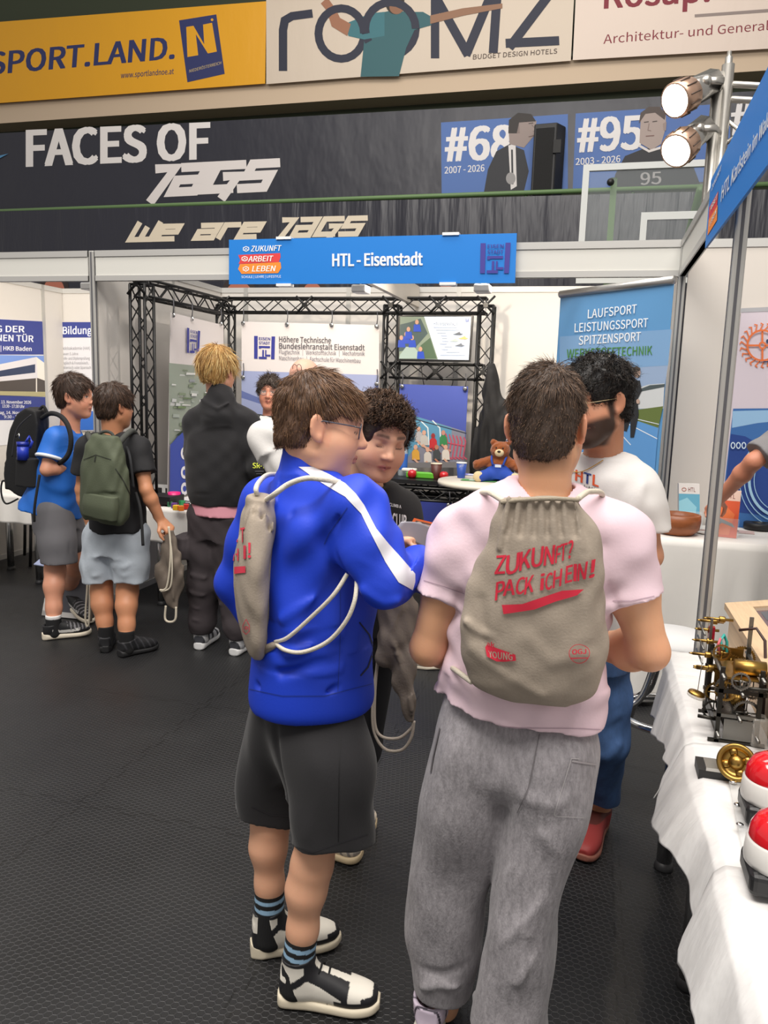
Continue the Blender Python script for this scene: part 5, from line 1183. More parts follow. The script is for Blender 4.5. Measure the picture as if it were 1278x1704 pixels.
def bag_blue():
    e = empty('drawstring_bag', J(420, 1095, 1.8), 'beige drawstring bag hanging on the back of the boy in the blue jacket', 'bag')
    fw = nrm((.88, .47, 0)); rt = np.array([fw[1], -fw[0], 0])
    c = lambda x, y: J(x, y, 1.745)
    F = Field(*bounds([c(360, 1110), c(480, 810), c(360, 810), c(480, 1110)], .16), .004)
    F.loft([(c(428, 1092), .02, .012, rt), (c(424, 1072), .1, .024, rt), (c(420, 1010), .125, .04, rt), (c(421, 950), .125, .045, rt), (c(425, 900), .115, .042, rt), (c(430, 860), .09, .04, rt), (c(434, 838), .055, .032, rt), (c(435, 828), .05, .03, rt)], .01, 2.3)
    F.ell(c(434, 832), (.035, .035, .02), None, .015)
    for i, x in enumerate(range(412, 462, 6)): F.fold([J(425+(x-425)*.6, 832, 1.68), J(x, 850, 1.68), J(x*1.05-22, 880, 1.68)], .006, .008 if i % 2 else -.008)
    for pts, am in ((((425, 850), (430, 950), (428, 1060)), .006), (((398, 900), (388, 980), (395, 1070)), .005), (((440, 860), (444, 960), (440, 1050)), -.005)): F.fold([J(x, y, 1.69) for x, y in pts], .011, am)
    F.ripple(.003, (6, 6, 4), 31); b = F.build('bag_body', BAGM, e)
    RED = M('#d0324a', .8); w = Wrap([b, JACKET], .0014, 5); w.objs = [b]
    for ch, x0, y0, x1, y1, cp in (('N', 388, 900, 393, 900, 22), ('F', 395, 902, 400, 902, 23), ('T', 401, 903, 408, 902, 24), ('C', 384, 934, 388, 934, 18), ('H', 389, 933, 398, 933, 20), ('I', 407, 930, 410, 930, 22), ('!', 414, 928, 418, 928, 24)): w.text(ch, (x0, y0), (x1, y1), (cp, (0, -1)), RED, .02)
    w.poly(((380, 944), (410, 942), (410, 953), (380, 956)), RED); w.text('TE', (379, 1019), (387, 1019), (10, (0, -1)), RED, .04)
    w.stroke(((411, 1030), (416, 1040), (416, 1050), (411, 1055), (406, 1050), (406, 1040), (411, 1030)), 1.0, RED); w.text('o', (409, 1047), (414, 1047), (7, (0, -1)), RED, .03); w.build(b)
    rope([c(432, 830), J(426, 815, 1.71), J(433, 800, 1.78), J(447, 790, 1.88), J(470, 790, 1.97)], .0065, e, 'shoulder_cord', '#d6cfc0')
    rope([c(440, 834), J(455, 824, 1.66), J(480, 806, 1.66), J(510, 796, 1.655), J(540, 798, 1.66), J(575, 806, 1.72), J(590, 822, 1.80)], .0068, e, 'shoulder_cord', '#d6cfc0')
    rope([J(458, 1068, 1.68), J(480, 1060, 1.655), J(520, 1025, 1.635), J(555, 990, 1.62), J(578, 955, 1.63)], .0052, e, 'side_cord', '#d6cfc0')
    rope([J(458, 1070, 1.68), J(475, 1082, 1.65), J(505, 1085, 1.63), J(545, 1068, 1.615), J(575, 1035, 1.60), J(590, 1000, 1.6), J(594, 965, 1.62)], .0052, e, 'side_cord', '#d6cfc0')
    MB().tube([J(440, 1082, 1.69), J(455, 1074, 1.68), J(465, 1070, 1.675)], [.012, .009, .006], BAGM, 8).build('corner_tab', e)
    return e
bag_blue()
# ------------------------------------------------------------------ everyone else
def curly_boy():
    e = person('boy with thick curly dark hair in black T-shirt reading a folder', J(600, 1420, 2.45))
    fw = nrm((.8, -.6, 0)); rt = np.array([fw[1], -fw[0], 0])
    H = Head(J(630, 730, 2.36), (.60, -.76, -.3), (.2, -.05, 1), 1.0)
    tR, hR = P(603, 1432, Z=0), P(532, 1420, Z=0); tL, hL = P(627, 1380, Z=0), P(560, 1375, Z=0)
    nk = J(605, 815, 2.44); SR, SL = J(548, 838, 2.36), J(668, 850, 2.52); ER, EL = J(570, 985, 2.24), J(690, 960, 2.44); WR, WL = J(640, 905, 2.14), J(752, 905, 2.28)
    AR = lerp(hR, tR, .2)+np.array([0, 0, .12]); AL = lerp(hL, tL, .2)+np.array([0, 0, .12])
    HR_, HL_ = J(575, 1075, 2.4), J(618, 1075, 2.5); KR, KL = J(560, 1250, 2.37), J(592, 1240, 2.47)
    lo, hi = bounds([H.w(0, 0, .13), SR, SL, ER, EL, WR, WL, hR, tR, tL, hL], .14)
    F = Field(lo, hi, .0044); H.sculpt(F, nk, r_neck=.055, cheek=1.25, jaw=1.08)
    pel = J(595, 1060, 2.45); F.loft([(pel, .12, .09, rt), (lerp(pel, nk, .5), .12, .09, rt), (lerp(pel, nk, .85), .14, .075, rt), (nk, .07, .05, rt)], .04)
    arm(F, SR, ER, WR); arm(F, SL, EL, WL); hand(F, WR, (.9, .25, .12), (.2, -.3, -.9), .95, .85, 1); hand(F, WL, (.3, -.6, .2), (-.8, -.3, -.3), .95, .8, -1)
    leg(F, HR_, KR, AR, 1.); leg(F, HL_, KL, AL, 1.)
    F.build('body', SKINM, e, lambda V: H.paint(V, base_col(V, '#dba88a'), None, brow='#33241d', lip='#b4625c', flush=.22))
    F = Field(H.c-.2, H.c+.22, .0035); scalp(F, H, .009, top=.008); face_cut(F, H, .064, nape=-.06)
    rg = np.random.RandomState(8)
    for i in range(150):   # curls bunch into clumps
        v = nrm(rg.normal(0, 1, 3)); 
        if v[2] < -.1 or (v[1] > .35 and v[2] < .5): continue
        p = H.w(v[0]*.076, v[1]*.093-.014, .035+v[2]*.086); F.ell(p, (.017, .017, .014), None, .006)
    hb = F.build('hair', M('#33231a', .5, 0., (90, .7, (1, 1, 1), .005)), e)
    strands('hair_lock', H, hb, hb, 4200, lambda L: np.where(L[:, 1] > .03, .032, .036), HAIRM, 9, lambda L: (L[:, 2] > -.05) & ~((L[:, 1] > .03) & (L[:, 2] < .075)), .68, .0016, (0, -.04, .1), .4, curl=.008, seg=7, grav=.3, cols=('#3b2a20', '#4a3528', '#2a1d16', '#5e4635', '#6d523e'))
    # T-shirt
    F = Field(lo-.03, hi+.03, .0055); hem = J(597, 1045, 2.45)
    F.loft([(hem, .165, .13, rt), (lerp(hem, nk, .3), .165, .13, rt), (lerp(hem, nk, .6), .17, .125, rt), (lerp(hem, nk, .85), .17, .095, rt), (nk+np.array([0, 0, .0]), .075, .062, rt)], .03, 2.2)
    trap(F, nk, SR, SL); shirt_sleeve(F, SR, ER, .7, .066, .07); shirt_sleeve(F, SL, EL, .7, .066, .068); F.cap(H.w(0, -.025, -.05), nk, .056, .062, .004, 's'); F.ripple(.004, (4, 4, 4), 41)
    ts = F.build('t_shirt', M('#151417', .85, 0., (160, .2, (1, 1, 1), .002)), e)
    w = Wrap([ts], .0015, 4); w.text('CLIMB A', (648, 842), (667, 846), (5, (0, -1)), '#d8d8da', .03); w.text('CLUB', (653, 876), (676, 880), (22, (0, -1)), '#d8d8da', .05); w.build(ts)
    F = Field(lo-.03, hi+.03, .006)
    for Hp, K, A in ((HR_, KR, AR), (HL_, KL, AL)): F.chain([(Hp, .095), (K, .088), (lerp(K, A, .75), .08)], .03); F.cut(lerp(K, A, .62), (0, 0, -1), lerp(K, A, .8), .14)
    F.loft([(J(597, 1090, 2.45), .15, .115, rt), (J(597, 1030, 2.45), .15, .115, rt)], .03); F.build('trousers', M('#1a1a1d', .85), e)
    def up(L, V):
        o = base_col(V, '#d8cbb8'); x, y, z = L.T; m = (np.abs(np.sin(y*17+z*30)) > .86); o[m] = lin('#8d8784'); o[(z < .05) & (y > .85)] = lin('#a39a92'); return o
    for h_, t_ in ((hR, tR), (hL, tL)): shoe(e, h_, t_, .1, up, '#d2bd98', 1.1, sole_h=.034, h=.004)
    return e, WR, WL
CURLY, CWR, CWL = curly_boy()
def bearded_man():
    e = person('bearded man with thin wire glasses in white T-shirt, jeans and red shoes', J(985, 1420, 2.66))
    fw = nrm((-.62, -.78, 0)); rt = np.array([fw[1], -fw[0], 0])
    H = Head(J(994, 672, 2.55), (-.74, -.66, -.16), (-.06, 0, 1), 1.05)
    nk = J(1003, 768, 2.62); SL, SR = J(1058, 812, 2.56), J(935, 815, 2.66); EL, ER = J(1080, 925, 2.56), J(925, 925, 2.6); WL, WR = J(1000, 960, 2.42), J(900, 960, 2.4)
    tL, hL = P(968, 1438, Z=0), P(1000, 1370, Z=0); tR, hR = P(900, 1400, Z=0), P(945, 1340, Z=0)
    AL = lerp(hL, tL, .22)+np.array([0, 0, .1]); AR = lerp(hR, tR, .22)+np.array([0, 0, .1]); HL_, HR_ = J(1000, 1080, 2.66), J(950, 1080, 2.7); KL, KR = J(1004, 1230, 2.66), J(950, 1230, 2.7)
    lo, hi = bounds([H.w(0, 0, .13), SL, SR, EL, ER, WL, WR, tL, hL, tR, hR], .14)
    F = Field(lo, hi, .0046); H.sculpt(F, nk, r_neck=.056, jaw=1.1)
    H_ = H; pel = J(975, 1060, 2.66); F.loft([(pel, .13, .1, rt), (lerp(pel, nk, .5), .14, .1, rt), (lerp(pel, nk, .85), .16, .085, rt), (nk, .075, .06, rt)], .04)
    F.ell(H.w(0, .058, -.088), np.array((.05, .046, .035))*H.k, H.R, .02)   # full beard
    arm(F, SL, EL, WL, 1.1); arm(F, SR, ER, WR, 1.1); hand(F, WL, nrm(WL-EL)+np.array([0, 0, .2]), (-.3, .2, -1), 1., .6, 1); hand(F, WR, nrm(WR-ER), (.3, .2, -1), 1., .6, -1)
    leg(F, HL_, KL, AL, 1.1); leg(F, HR_, KR, AR, 1.1)
    b = F.build('body', SKINM, e, lambda V: H.paint(V, base_col(V, '#c68c6c'), None, brow='#1c1411', lip='#a45c50', flush=.15, stubble=('#1a1411', .93)))
    F = Field(H.c-.19, H.c+.21, .0036); scalp(F, H, .007, top=.02); face_cut(F, H, .062, nape=-.055); rg = np.random.RandomState(3)
    for i in range(120):
        v = nrm(rg.normal(0, 1, 3))
        if v[2] < .3 or (v[1] > .6 and v[2] < .5): continue
        F.ell(H.w(v[0]*.083, v[1]*.103-.01, .035+v[2]*.098), (.015, .015, .011), None, .006)
    hb = F.build('hair', M('#15110f', .45, 0., (100, .7, (1, 1, 1), .005)), e)
    strands('hair_lock', H, hb, hb, 3000, lambda L: np.where(L[:, 2] > .05, .042, .014), HAIRM, 12, None, .75, .0011, (0, -.04, .1), .35, curl=.004, seg=5, cols=('#1a1512', '#241c17', '#0f0c0a', '#2e251e'))
    glasses(e, H, '#c9b48a', .0007, w=1.05, ht=.021, z=.008)
    F = Field(lo-.03, hi+.03, .0055); hem = J(978, 1030, 2.66)
    F.loft([(hem, .185, .135, rt), (lerp(hem, nk, .3), .185, .135, rt), (lerp(hem, nk, .6), .2, .13, rt), (lerp(hem, nk, .84), .205, .1, rt), (nk+np.array([0, 0, .01]), .08, .068, rt)], .035, 2.2)
    trap(F, nk, SL, SR); shirt_sleeve(F, SL, EL, .62, .07, .085, n=nrm((.1, 0, -1))); shirt_sleeve(F, SR, ER, .62, .07, .085, n=(0, 0, -1)); F.cap(H.w(0, -.025, -.05), nk, .058, .066, .004, 's')
    for pts, am in ((((1060, 775), (1030, 830), (1020, 870)), -.01), (((1075, 800), (1050, 850), (1048, 875)), .008), (((1010, 790), (1040, 800), (1070, 790)), .006), (((960, 830), (1000, 850), (1030, 880)), .007)): F.fold([J(x, y, 2.47) for x, y in pts], .018, am)
    F.ripple(.004, (4, 4, 4), 51); ts = F.build('t_shirt', M('#d9d6d3', .85, 0., (160, .2, (1, 1, 1), .002)), e)
    w = Wrap([ts], .0016, 4); w.text('H', (958, 799), (969, 803), (17, (.05, -1)), '#d4572c', .05); w.text('T', (972, 803), (983, 806), (17, (.05, -1)), '#2b3d7c', .05); w.text('L', (987, 807), (996, 810), (17, (.05, -1)), '#d4572c', .05); w.text('Karlstein', (956, 812), (997, 819), (8, (.05, -1)), '#4a4a50', .0); w.text('im Waldviertel', (962, 819), (994, 825), (3, (.05, -1)), '#d4572c', 0.); w.build(ts, ln='lettering')
    # neck chain with a small cross
    pts = [J(1022, 745, 2.5), J(1006, 768, 2.46), J(985, 783, 2.44), J(962, 784, 2.43), J(951, 780, 2.43), J(947, 772, 2.45)]; cw = [w.hit(x, y) for x, y in ((1018, 752), (1004, 766), (988, 776), (972, 784), (960, 786), (950, 782))]
    cw = [c+nrm(CAM-c)*.004 for c in cw if c is not None and abs(c[1]-2.5) < .25] or pts
    mb = MB(); mb.tube(catmull(cw, 6), .0016, ('#c8a050', .3, .9), 6); p = cw[-1]; mb.box(p+np.array([-.002, -.004, -.03]), p+np.array([.002, 0, .0]), ('#c8a050', .3, .9)); mb.box(p+np.array([-.008, -.004, -.012]), p+np.array([.008, 0, -.008]), ('#c8a050', .3, .9)); mb.build('neck_chain', e)
    F = Field(lo-.03, hi+.03, .0055)
    for Hp, K, A in ((HL_, KL, AL), (HR_, KR, AR)): F.chain([(Hp, .098), (lerp(Hp, K, .5), .095), (K, .086), (lerp(K, A, .8), .07)], .03); F.cut(lerp(K, A, .86), (0, 0, -1), A, .2)
    F.loft([(J(976, 1100, 2.67), .16, .12, rt), (J(976, 1015, 2.66), .155, .115, rt)], .03)
    for pts, am in ((((985, 1250), (1010, 1260), (1030, 1240)), .01), (((985, 1300), (1005, 1312), (1030, 1300)), .009), (((990, 1330), (1010, 1340), (1028, 1326)), -.009), (((990, 1180), (1010, 1200), (1028, 1190)), .007)): F.fold([J(x, y, 2.58) for x, y in pts], .016, am)
    F.ripple(.005, (5, 5, 4), 53); F.build('jeans', M('#3d5b88', .85, 0., (300, .3, (1, 1, .3), .002), var=(7, .45, (1, 1, .5))), e)
    def up(L, V): o = base_col(V, '#8e2e2c'); o[(L[:, 2] > .09)] = lin('#5c2a24'); return o
    for h_, t_ in ((hL, tL), (hR, tR)):
        ue, Q = shoe(e, h_, t_, .1, up, '#8a5648', 1.1, sole_h=.03, h=.004); laces(ue, Q, '#8a6c50', (.36, .46, .56), lambda y: .115-.12*(y-.3), .022)
    return e
bearded_man()
def simple_legs(F, pts, radii, cutz=None):
    for ch in pts: F.chain(list(zip(ch, radii)), .03)
def left_boys():
    # ---- boy in the blue football shirt
    e = person('boy in blue football shirt and grey shorts with a big black rucksack', J(105, 1060, 4.2))
    fw = nrm((.93, .36, 0)); rt = np.array([fw[1], -fw[0], 0])
    Yb = 4.2; H = Head(J(125, 661, Yb), (.97, .22, -.06), (.18, 0, 1), 1.04)
    nk = J(116, 722, Yb); SR, SL = J(92, 730, Yb-.13), J(112, 722, Yb+.17); ER, EL = J(78, 782, Yb-.2), J(130, 790, Yb+.2); WR, WL = J(128, 772, Yb-.05), J(150, 772, Yb+.1)
    hR, tR = P(70, 1065, Z=0), P(152, 1055, Z=0); hL, tL = P(108, 1003, Z=.06), P(152, 1040, Z=.0)
    AR = lerp(hR, tR, .24)+np.array([0, 0, .12]); AL = hL+np.array([.05, -.02, .1]); KR, KL = J(92, 950, Yb-.08), J(132, 930, Yb+.16); HR_, HL_ = J(88, 850, Yb-.08), J(105, 850, Yb+.1)
    lo, hi = bounds([H.w(0, 0, .13), H.w(0, .12, 0), SR, SL, ER, EL, WR, WL, hR, tR, hL, tL], .14)
    F = Field(lo, hi, .0065); H.sculpt(F, nk, r_neck=.055)
    pel = J(92, 860, Yb); F.loft([(pel, .12, .1, rt), (lerp(pel, nk, .5), .12, .1, rt), (lerp(pel, nk, .85), .14, .08, rt), (nk, .07, .055, rt)], .04)
    arm(F, SR, ER, WR, 1.0); arm(F, SL, EL, WL, 1.0); hand(F, WR, nrm(WR-ER), (0, .6, -.6), .98, .7, -1); hand(F, WL, nrm(WL-EL), (0, -.6, -.6), .98, .7, 1)
    leg(F, HR_, KR, AR, 1.12); leg(F, HL_, KL, AL, 1.1); F.build('body', SKINM, e, lambda V: H.paint(V, base_col(V, '#d3967a'), None, brow='#5a4032', flush=.3, eyes='open'))
    F = Field(H.c-.18, H.c+.2, .0045); scalp(F, H, .012, top=.012); face_cut(F, H, .06, nape=-.062); F.ripple(.004, (16, 16, 8), 6); hb = F.build('hair', M('#36261d', .5, 0., (90, .6, (1, 1, .4), .005)), e)
    strands('hair_lock', H, hb, hb, 2200, lambda L: np.where(L[:, 2] > 0, .05, .025), HAIRM, 15, lambda L: ~((L[:, 1] > .05) & (L[:, 2] < .04)), .92, .0016, (0, -.05, .11), .15, cols=('#46342a', '#382820', '#553f33'))
    F = Field(lo-.03, hi+.03, .007); hem = J(88, 848, Yb)
    F.loft([(hem+np.array([-.02, 0, 0]), .2, .19, rt), (lerp(hem, nk, .25), .18, .165, rt), (lerp(hem, nk, .6), .18, .15, rt), (lerp(hem, nk, .86), .175, .11, rt), (nk, .08, .068, rt)], .035, 2.2)
    trap(F, nk, SR, SL); shirt_sleeve(F, SR, ER, .66, .07, .078); shirt_sleeve(F, SL, EL, .7, .07, .075); F.cap(H.w(0, -.025, -.05), nk, .058, .066, .004, 's'); F.ripple(.006, (4, 4, 3), 61)
    ts = F.build('football_shirt', M('#1f66c2', .6, 0., (120, .2, (1, 1, 1), .003)), e)
    mb = MB(); c = lerp(SR, ER, .62); d = nrm(ER-SR); e1 = nrm(np.cross(d, (0, 1, 0))); e2 = np.cross(d, e1); mb.tube([c+(e1*math.cos(a)+e2*math.sin(a))*.077 for a in np.linspace(0, 6.283, 25)[:-1]], .011, ('#dcdfe4', .7), 8, closed=True, flat=(1., d)); mb.build('sleeve_cuff', ts)
    mb = MB(); mb.tube([nk+(rt*math.cos(a)*.078+fw*math.sin(a)*.068)+np.array([0, 0, -.015-.02*math.sin(a)]) for a in np.linspace(0, 6.283, 25)[:-1]], .01, ('#dcdfe4', .7), 8, closed=True); mb.build('collar', ts)
    w = Wrap([ts], .003, 5); w.text('Era', (122, 760), (138, 758), (10, (0, -1)), '#dfe4ea', .04); w.build(ts)
    F = Field(lo-.03, hi+.03, .007)
    F.loft([(J(92, 880, Yb), .15, .135, rt), (J(90, 835, Yb), .155, .14, rt)], .04); F.chain([(HR_, .112), (J(95, 900, Yb-.09), .108), (J(100, 950, Yb-.09), .112)], .04); F.cut(J(100, 935, Yb-.09), (0, 0, -1), J(100, 970, Yb-.09), .2)
    F.chain([(HL_, .11), (lerp(HL_, KL, .6), .1)], .04); F.ripple(.004, (4, 4, 2), 62); F.build('shorts', M('#67666a', .85), e)
    for A, h_, t_ in ((AR, hR, tR), (AL, hL, tL)):
        F = Field(A-.14, A+.16, .006); F.chain([(A-(0, 0, .08), .045), (A+(0, 0, .05), .048)], .01); F.cut(A+(0, 0, .035), (0, 0, 1))
        def sp(V, A=A): o = base_col(V, '#17171a'); o[V[:, 2] > A[2]+.018] = lin('#d8d8d8'); return o
        F.build('sock', VCM, e, sp)
        def up(L, V):
            o = base_col(V, '#1b1b1e'); x, y, z = L.T; o[(np.abs(z-.05-.06*(y-.5)**2*2) < .009) & (y > .2) & (y < .75)] = lin('#d8d6d2'); o[(np.sin(y*80) > .5) & (z > .055) & (y > .5)] = lin('#77757a'); return o
        shoe(e, h_, t_, .1, up, '#ddd3c0', 1.1, sole_h=.036, h=.005)
    # ---- his rucksack
    b = empty('rucksack', J(45, 820, Yb-.1), 'large black rucksack with blue bottle worn by the boy in the football shirt', 'backpack')
    F = Field(J(0, 835, Yb+.3)-.15, J(100, 660, Yb-.3)+.2, .0065); cc = lambda x, y: J(x, y, Yb-.02); R2 = frame(rt)
    F.loft([(cc(44, 822), .13, .06, rt), (cc(42, 800), .155, .1, rt), (cc(45, 745), .16, .11, rt), (cc(52, 700), .14, .09, rt), (cc(60, 680), .09, .05, rt)], .03, 2.6)
    F.loft([(J(24, 815, Yb-.05), .11, .05, rt), (J(26, 770, Yb-.05), .12, .06, rt)], .03, 2.6); F.ripple(.005, (6, 6, 4), 64); F.build('pack_body', M('#121214', .7, 0., (120, .3, (1, 1, 1), .003)), b)
    F = Field(J(46, 812, Yb-.2)-.14, J(46, 750, Yb-.2)+.14, .006); F.loft([(J(47, 810, Yb-.17), .075, .03, fw), (J(48, 762, Yb-.17), .075, .035, fw)], .01, 2.6); F.build('side_pocket', M('#19191b', .85), b)
    mb = MB(); c0 = J(38, 765, Yb-.2); c1 = J(38, 742, Yb-.2); mb.cyl(c0, c1, .034, ('#2237a8', .35), 16); mb.cyl(c1, c1+(0, 0, .025), .036, ('#1c2b8c', .35), 16); mb.tube([c1+(.02, 0, .02), c1+(.05, 0, .06), c1+(.07, 0, .03), c1+(.05, 0, -.01)], .008, ('#2237a8', .35), 8)
    tag(mb.build('water_bottle'), 'blue drinking bottle tucked in the side pocket of the black rucksack', 'bottle')
    rope([J(70, 696, Yb-.06), J(84, 688, Yb-.1), J(100, 692, Yb-.15), J(112, 706, Yb-.18), J(118, 728, Yb-.19), J(116, 750, Yb-.19), J(106, 766, Yb-.19), J(88, 776, Yb-.12)], .015, b, 'shoulder_strap', '#151517')
    rope([J(66, 790, Yb-.24), J(58, 840, Yb-.27), J(57, 868, Yb-.26)], .008, b, 'loose_strap', '#151517'); rope([J(20, 810, Yb-.08), J(5, 800, Yb-.1), J(2, 820, Yb-.1), J(10, 838, Yb-.1), J(30, 830, Yb-.1)], .006, b, 'loose_strap', '#151517')
    rope([J(62, 688, Yb-.02), J(72, 676, Yb-.02), J(80, 690, Yb-.02)], .009, b, 'grab_handle', '#151517'); mb = MB(); mb.tube([J(26, 727, Yb-.17), J(32, 722, Yb-.17), J(32, 730, Yb-.17)], .005, CHROME, 6); mb.build('zip_puller', b)
    rope([J(52, 690, Yb-.15), J(28, 715, Yb-.17), J(20, 760, Yb-.17)], .004, b, 'zip', '#2c2c30')
    # ---- boy in black T-shirt with the olive rucksack
    Yb = 4.0; e = person('boy in black T-shirt and pale shorts seen from behind with an olive rucksack', J(205, 1085, Yb))
    fw = nrm((.3, .95, 0)); rt = np.array([fw[1], -fw[0], 0]); H = Head(J(191, 677, Yb), (.4, .9, -.05), (.03, 0, 1), 1.0)
    nk = J(188, 730, Yb); SL, SR = J(146, 745, Yb+.02), J(230, 745, Yb-.02); EL, ER = J(136, 815, Yb+.02), J(243, 815, Yb-.06); WL, WR = J(148, 868, Yb+.05), J(268, 866, Yb+.0)
    hL, tL = P(176, 1087, Z=0), P(182, 1060, Z=0); tL = hL+nrm(tL-hL)*.27; hR, tR = P(198, 1094, Z=0), P(262, 1078, Z=0)
    AL = lerp(hL, tL, .2)+np.array([0, 0, .12]); AR = lerp(hR, tR, .2)+np.array([0, 0, .12]); KL, KR = J(169, 985, Yb), J(212, 985, Yb); HL_, HR_ = J(172, 890, Yb), J(216, 890, Yb)
    lo, hi = bounds([H.w(0, 0, .13), H.w(0, .12, 0), SR, SL, ER, EL, WR, WL, hR, tR, hL, tL], .14); F = Field(lo, hi, .0065); H.sculpt(F, nk, r_neck=.056)
    pel = J(194, 890, Yb); F.loft([(pel, .13, .1, rt), (lerp(pel, nk, .5), .13, .1, rt), (lerp(pel, nk, .85), .15, .08, rt), (nk, .075, .06, rt)], .04); arm(F, SR, ER, WR, 1.0); arm(F, SL, EL, WL, 1.0)
    hand(F, WR, nrm((.5, .1, -.5)), (-.8, .3, -.5), 1.02, 1.1, -1); hand(F, WL, (.1, .3, -1), (.8, .3, 0), 1., .5, 1); leg(F, HL_, KL, AL, 1.12); leg(F, HR_, KR, AR, 1.12)
    F.build('body', SKINM, e, lambda V: H.paint(V, base_col(V, '#c98c68'), None, flush=.25)); BW = WR
    F = Field(H.c-.18, H.c+.2, .0045); scalp(F, H, .013, top=.01); face_cut(F, H, .06, nape=-.068); F.ripple(.003, (16, 16, 8), 7); hb = F.build('hair', M('#3a2b22', .5, 0., (90, .6, (1, 1, .4), .005)), e)
    strands('hair_lock', H, hb, hb, 2400, lambda L: np.where(L[:, 2] > 0, .04, .02), HAIRM, 16, lambda L: ~((L[:, 1] > .05) & (L[:, 2] < .04)), .9, .0015, (0, -.03, .112), .15, cols=('#4a372c', '#3b2c23', '#5a4436'))
    F = Field(lo-.03, hi+.03, .007); hem = J(196, 882, Yb)
    F.loft([(hem, .185, .15, rt), (lerp(hem, nk, .3), .175, .145, rt), (lerp(hem, nk, .6), .18, .14, rt), (lerp(hem, nk, .86), .185, .105, rt), (nk, .085, .07, rt)], .035, 2.2); trap(F, nk, SR, SL); shirt_sleeve(F, SR, ER, .62, .072, .082); shirt_sleeve(F, SL, EL, .62, .072, .08); F.cap(H.w(0, -.025, -.05), nk, .058, .066, .004, 's'); F.ripple(.006, (4, 4, 3), 71)
    F.build('t_shirt', M('#1c1c1f', .85, 0., (120, .2, (1, 1, 1), .003)), e)
    F = Field(lo-.03, hi+.03, .007); F.loft([(J(194, 920, Yb), .165, .13, rt), (J(195, 870, Yb), .165, .13, rt)], .04)
    for Hp, x, s_ in ((HL_, 168, -1), (HR_, 217, 1)): F.chain([(Hp, .115), (J(x, 935, Yb), .112), (J(x, 985, Yb), .105)], .03); F.cut(J(x, 966, Yb), (0, 0, -1), J(x, 1000, Yb), .19)
    for pts in (((190, 900), (192, 940)), ((160, 930), (185, 945)), ((205, 945), (235, 930)), ((155, 960), (180, 955)), ((205, 960), (240, 955))): F.fold([J(x, y, Yb-.12) for x, y in pts], .02, .008)
    F.ripple(.006, (5, 5, 3), 72); F.build('shorts', M('#b9c2cc', .85, 0., (90, .25, (1, 1, 1), .004)), e)
    for A, h_, t_ in ((AL, hL, tL), (AR, hR, tR)):
        F = Field(A-.14, A+.16, .006); F.chain([(A-(0, 0, .08), .045), (A+(0, 0, .05), .046)], .01); F.cut(A+(0, 0, .035), (0, 0, 1)); F.build('sock', M('#141416', .95), e)
        shoe(e, h_, t_, .1, plain('#1d1d20', '#3a3a3e', lambda L: np.abs(np.sin(L[:, 1]*22+L[:, 2]*40)) > .93), '#1a1a1c', 1.12, sole_h=.034, h=.005)
    b = empty('rucksack', J(172, 868, Yb-.2), 'olive green rucksack on the back of the boy in black T-shirt', 'backpack'); Yp = Yb-.21; OL = M('#4c5340', .75, 0., (140, .3, (1, 1, 1), .003))
    cx = lambda x, y: J(x, y, Yp)
    F = Field(*bounds([cx(120, 870), cx(225, 720)], .18), .006)
    F.loft([(cx(172, 866), .145, .06, rt), (cx(173, 850), .165, .085, rt), (cx(173, 800), .165, .09, rt), (cx(174, 755), .14, .075, rt), (cx(176, 730), .1, .05, rt), (cx(178, 724), .08, .035, rt)], .03, 2.7); F.fold([J(130, 828, Yp-.08), J(172, 822, Yp-.11), J(215, 826, Yp-.08)], .01, -.012); F.ripple(.005, (6, 6, 4), 74); pk = F.build('pack_body', OL, b)
    F = Field(*bounds([cx(130, 868), cx(215, 820)], .18), .006); F.loft([(J(166, 862, Yp-.07), .13, .04, rt), (J(167, 842, Yp-.07), .135, .05, rt), (J(168, 822, Yp-.065), .13, .04, rt)], .02, 2.7); F.build('front_pocket', OL, b)
    w = Wrap([pk], .003, 6); w.stroke(((140, 765), (160, 757), (185, 765)), 1.2, '#24271f'); w.stroke(((192, 780), (205, 800), (222, 835)), 1.4, '#24271f'); w.stroke(((160, 757), (158, 768)), 2, '#24271f'); w.build(b, 'zip')
    rope([J(160, 738, Yp), J(166, 722, Yp), J(178, 718, Yp), J(188, 724, Yp), J(190, 738, Yp)], .009, b, 'grab_handle', '#3a3c38'); rope([J(196, 740, Yp), J(212, 722, Yp+.08), J(222, 718, Yp+.2), J(232, 735, Yp+.36)], .017, b, 'shoulder_strap', '#3f413d'); rope([J(155, 740, Yp), J(148, 726, Yp+.08), J(146, 722, Yp+.2), J(146, 735, Yp+.36)], .017, b, 'shoulder_strap', '#3f413d')
    rope([J(226, 820, Yp+.1), J(234, 850, Yp+.06), J(238, 908, Yp+.04)], .009, b, 'loose_strap', '#1a1a1c'); rope([J(205, 730, Yp+.2), J(216, 760, Yp+.05), J(222, 812, Yp+.05)], .008, b, 'side_strap', '#26272a')
    # grey string bag in his hand
    b = empty('drawstring_bag', J(285, 1035, Yb), 'taupe drawstring bag dangling from the hand of the boy with the olive rucksack', 'bag'); G = M('#6d6258', .9, 0., (160, .35, (1, 1, 1), .003))
    F = Field(*bounds([J(255, 1030, Yb), J(312, 880, Yb)], .1), .005)
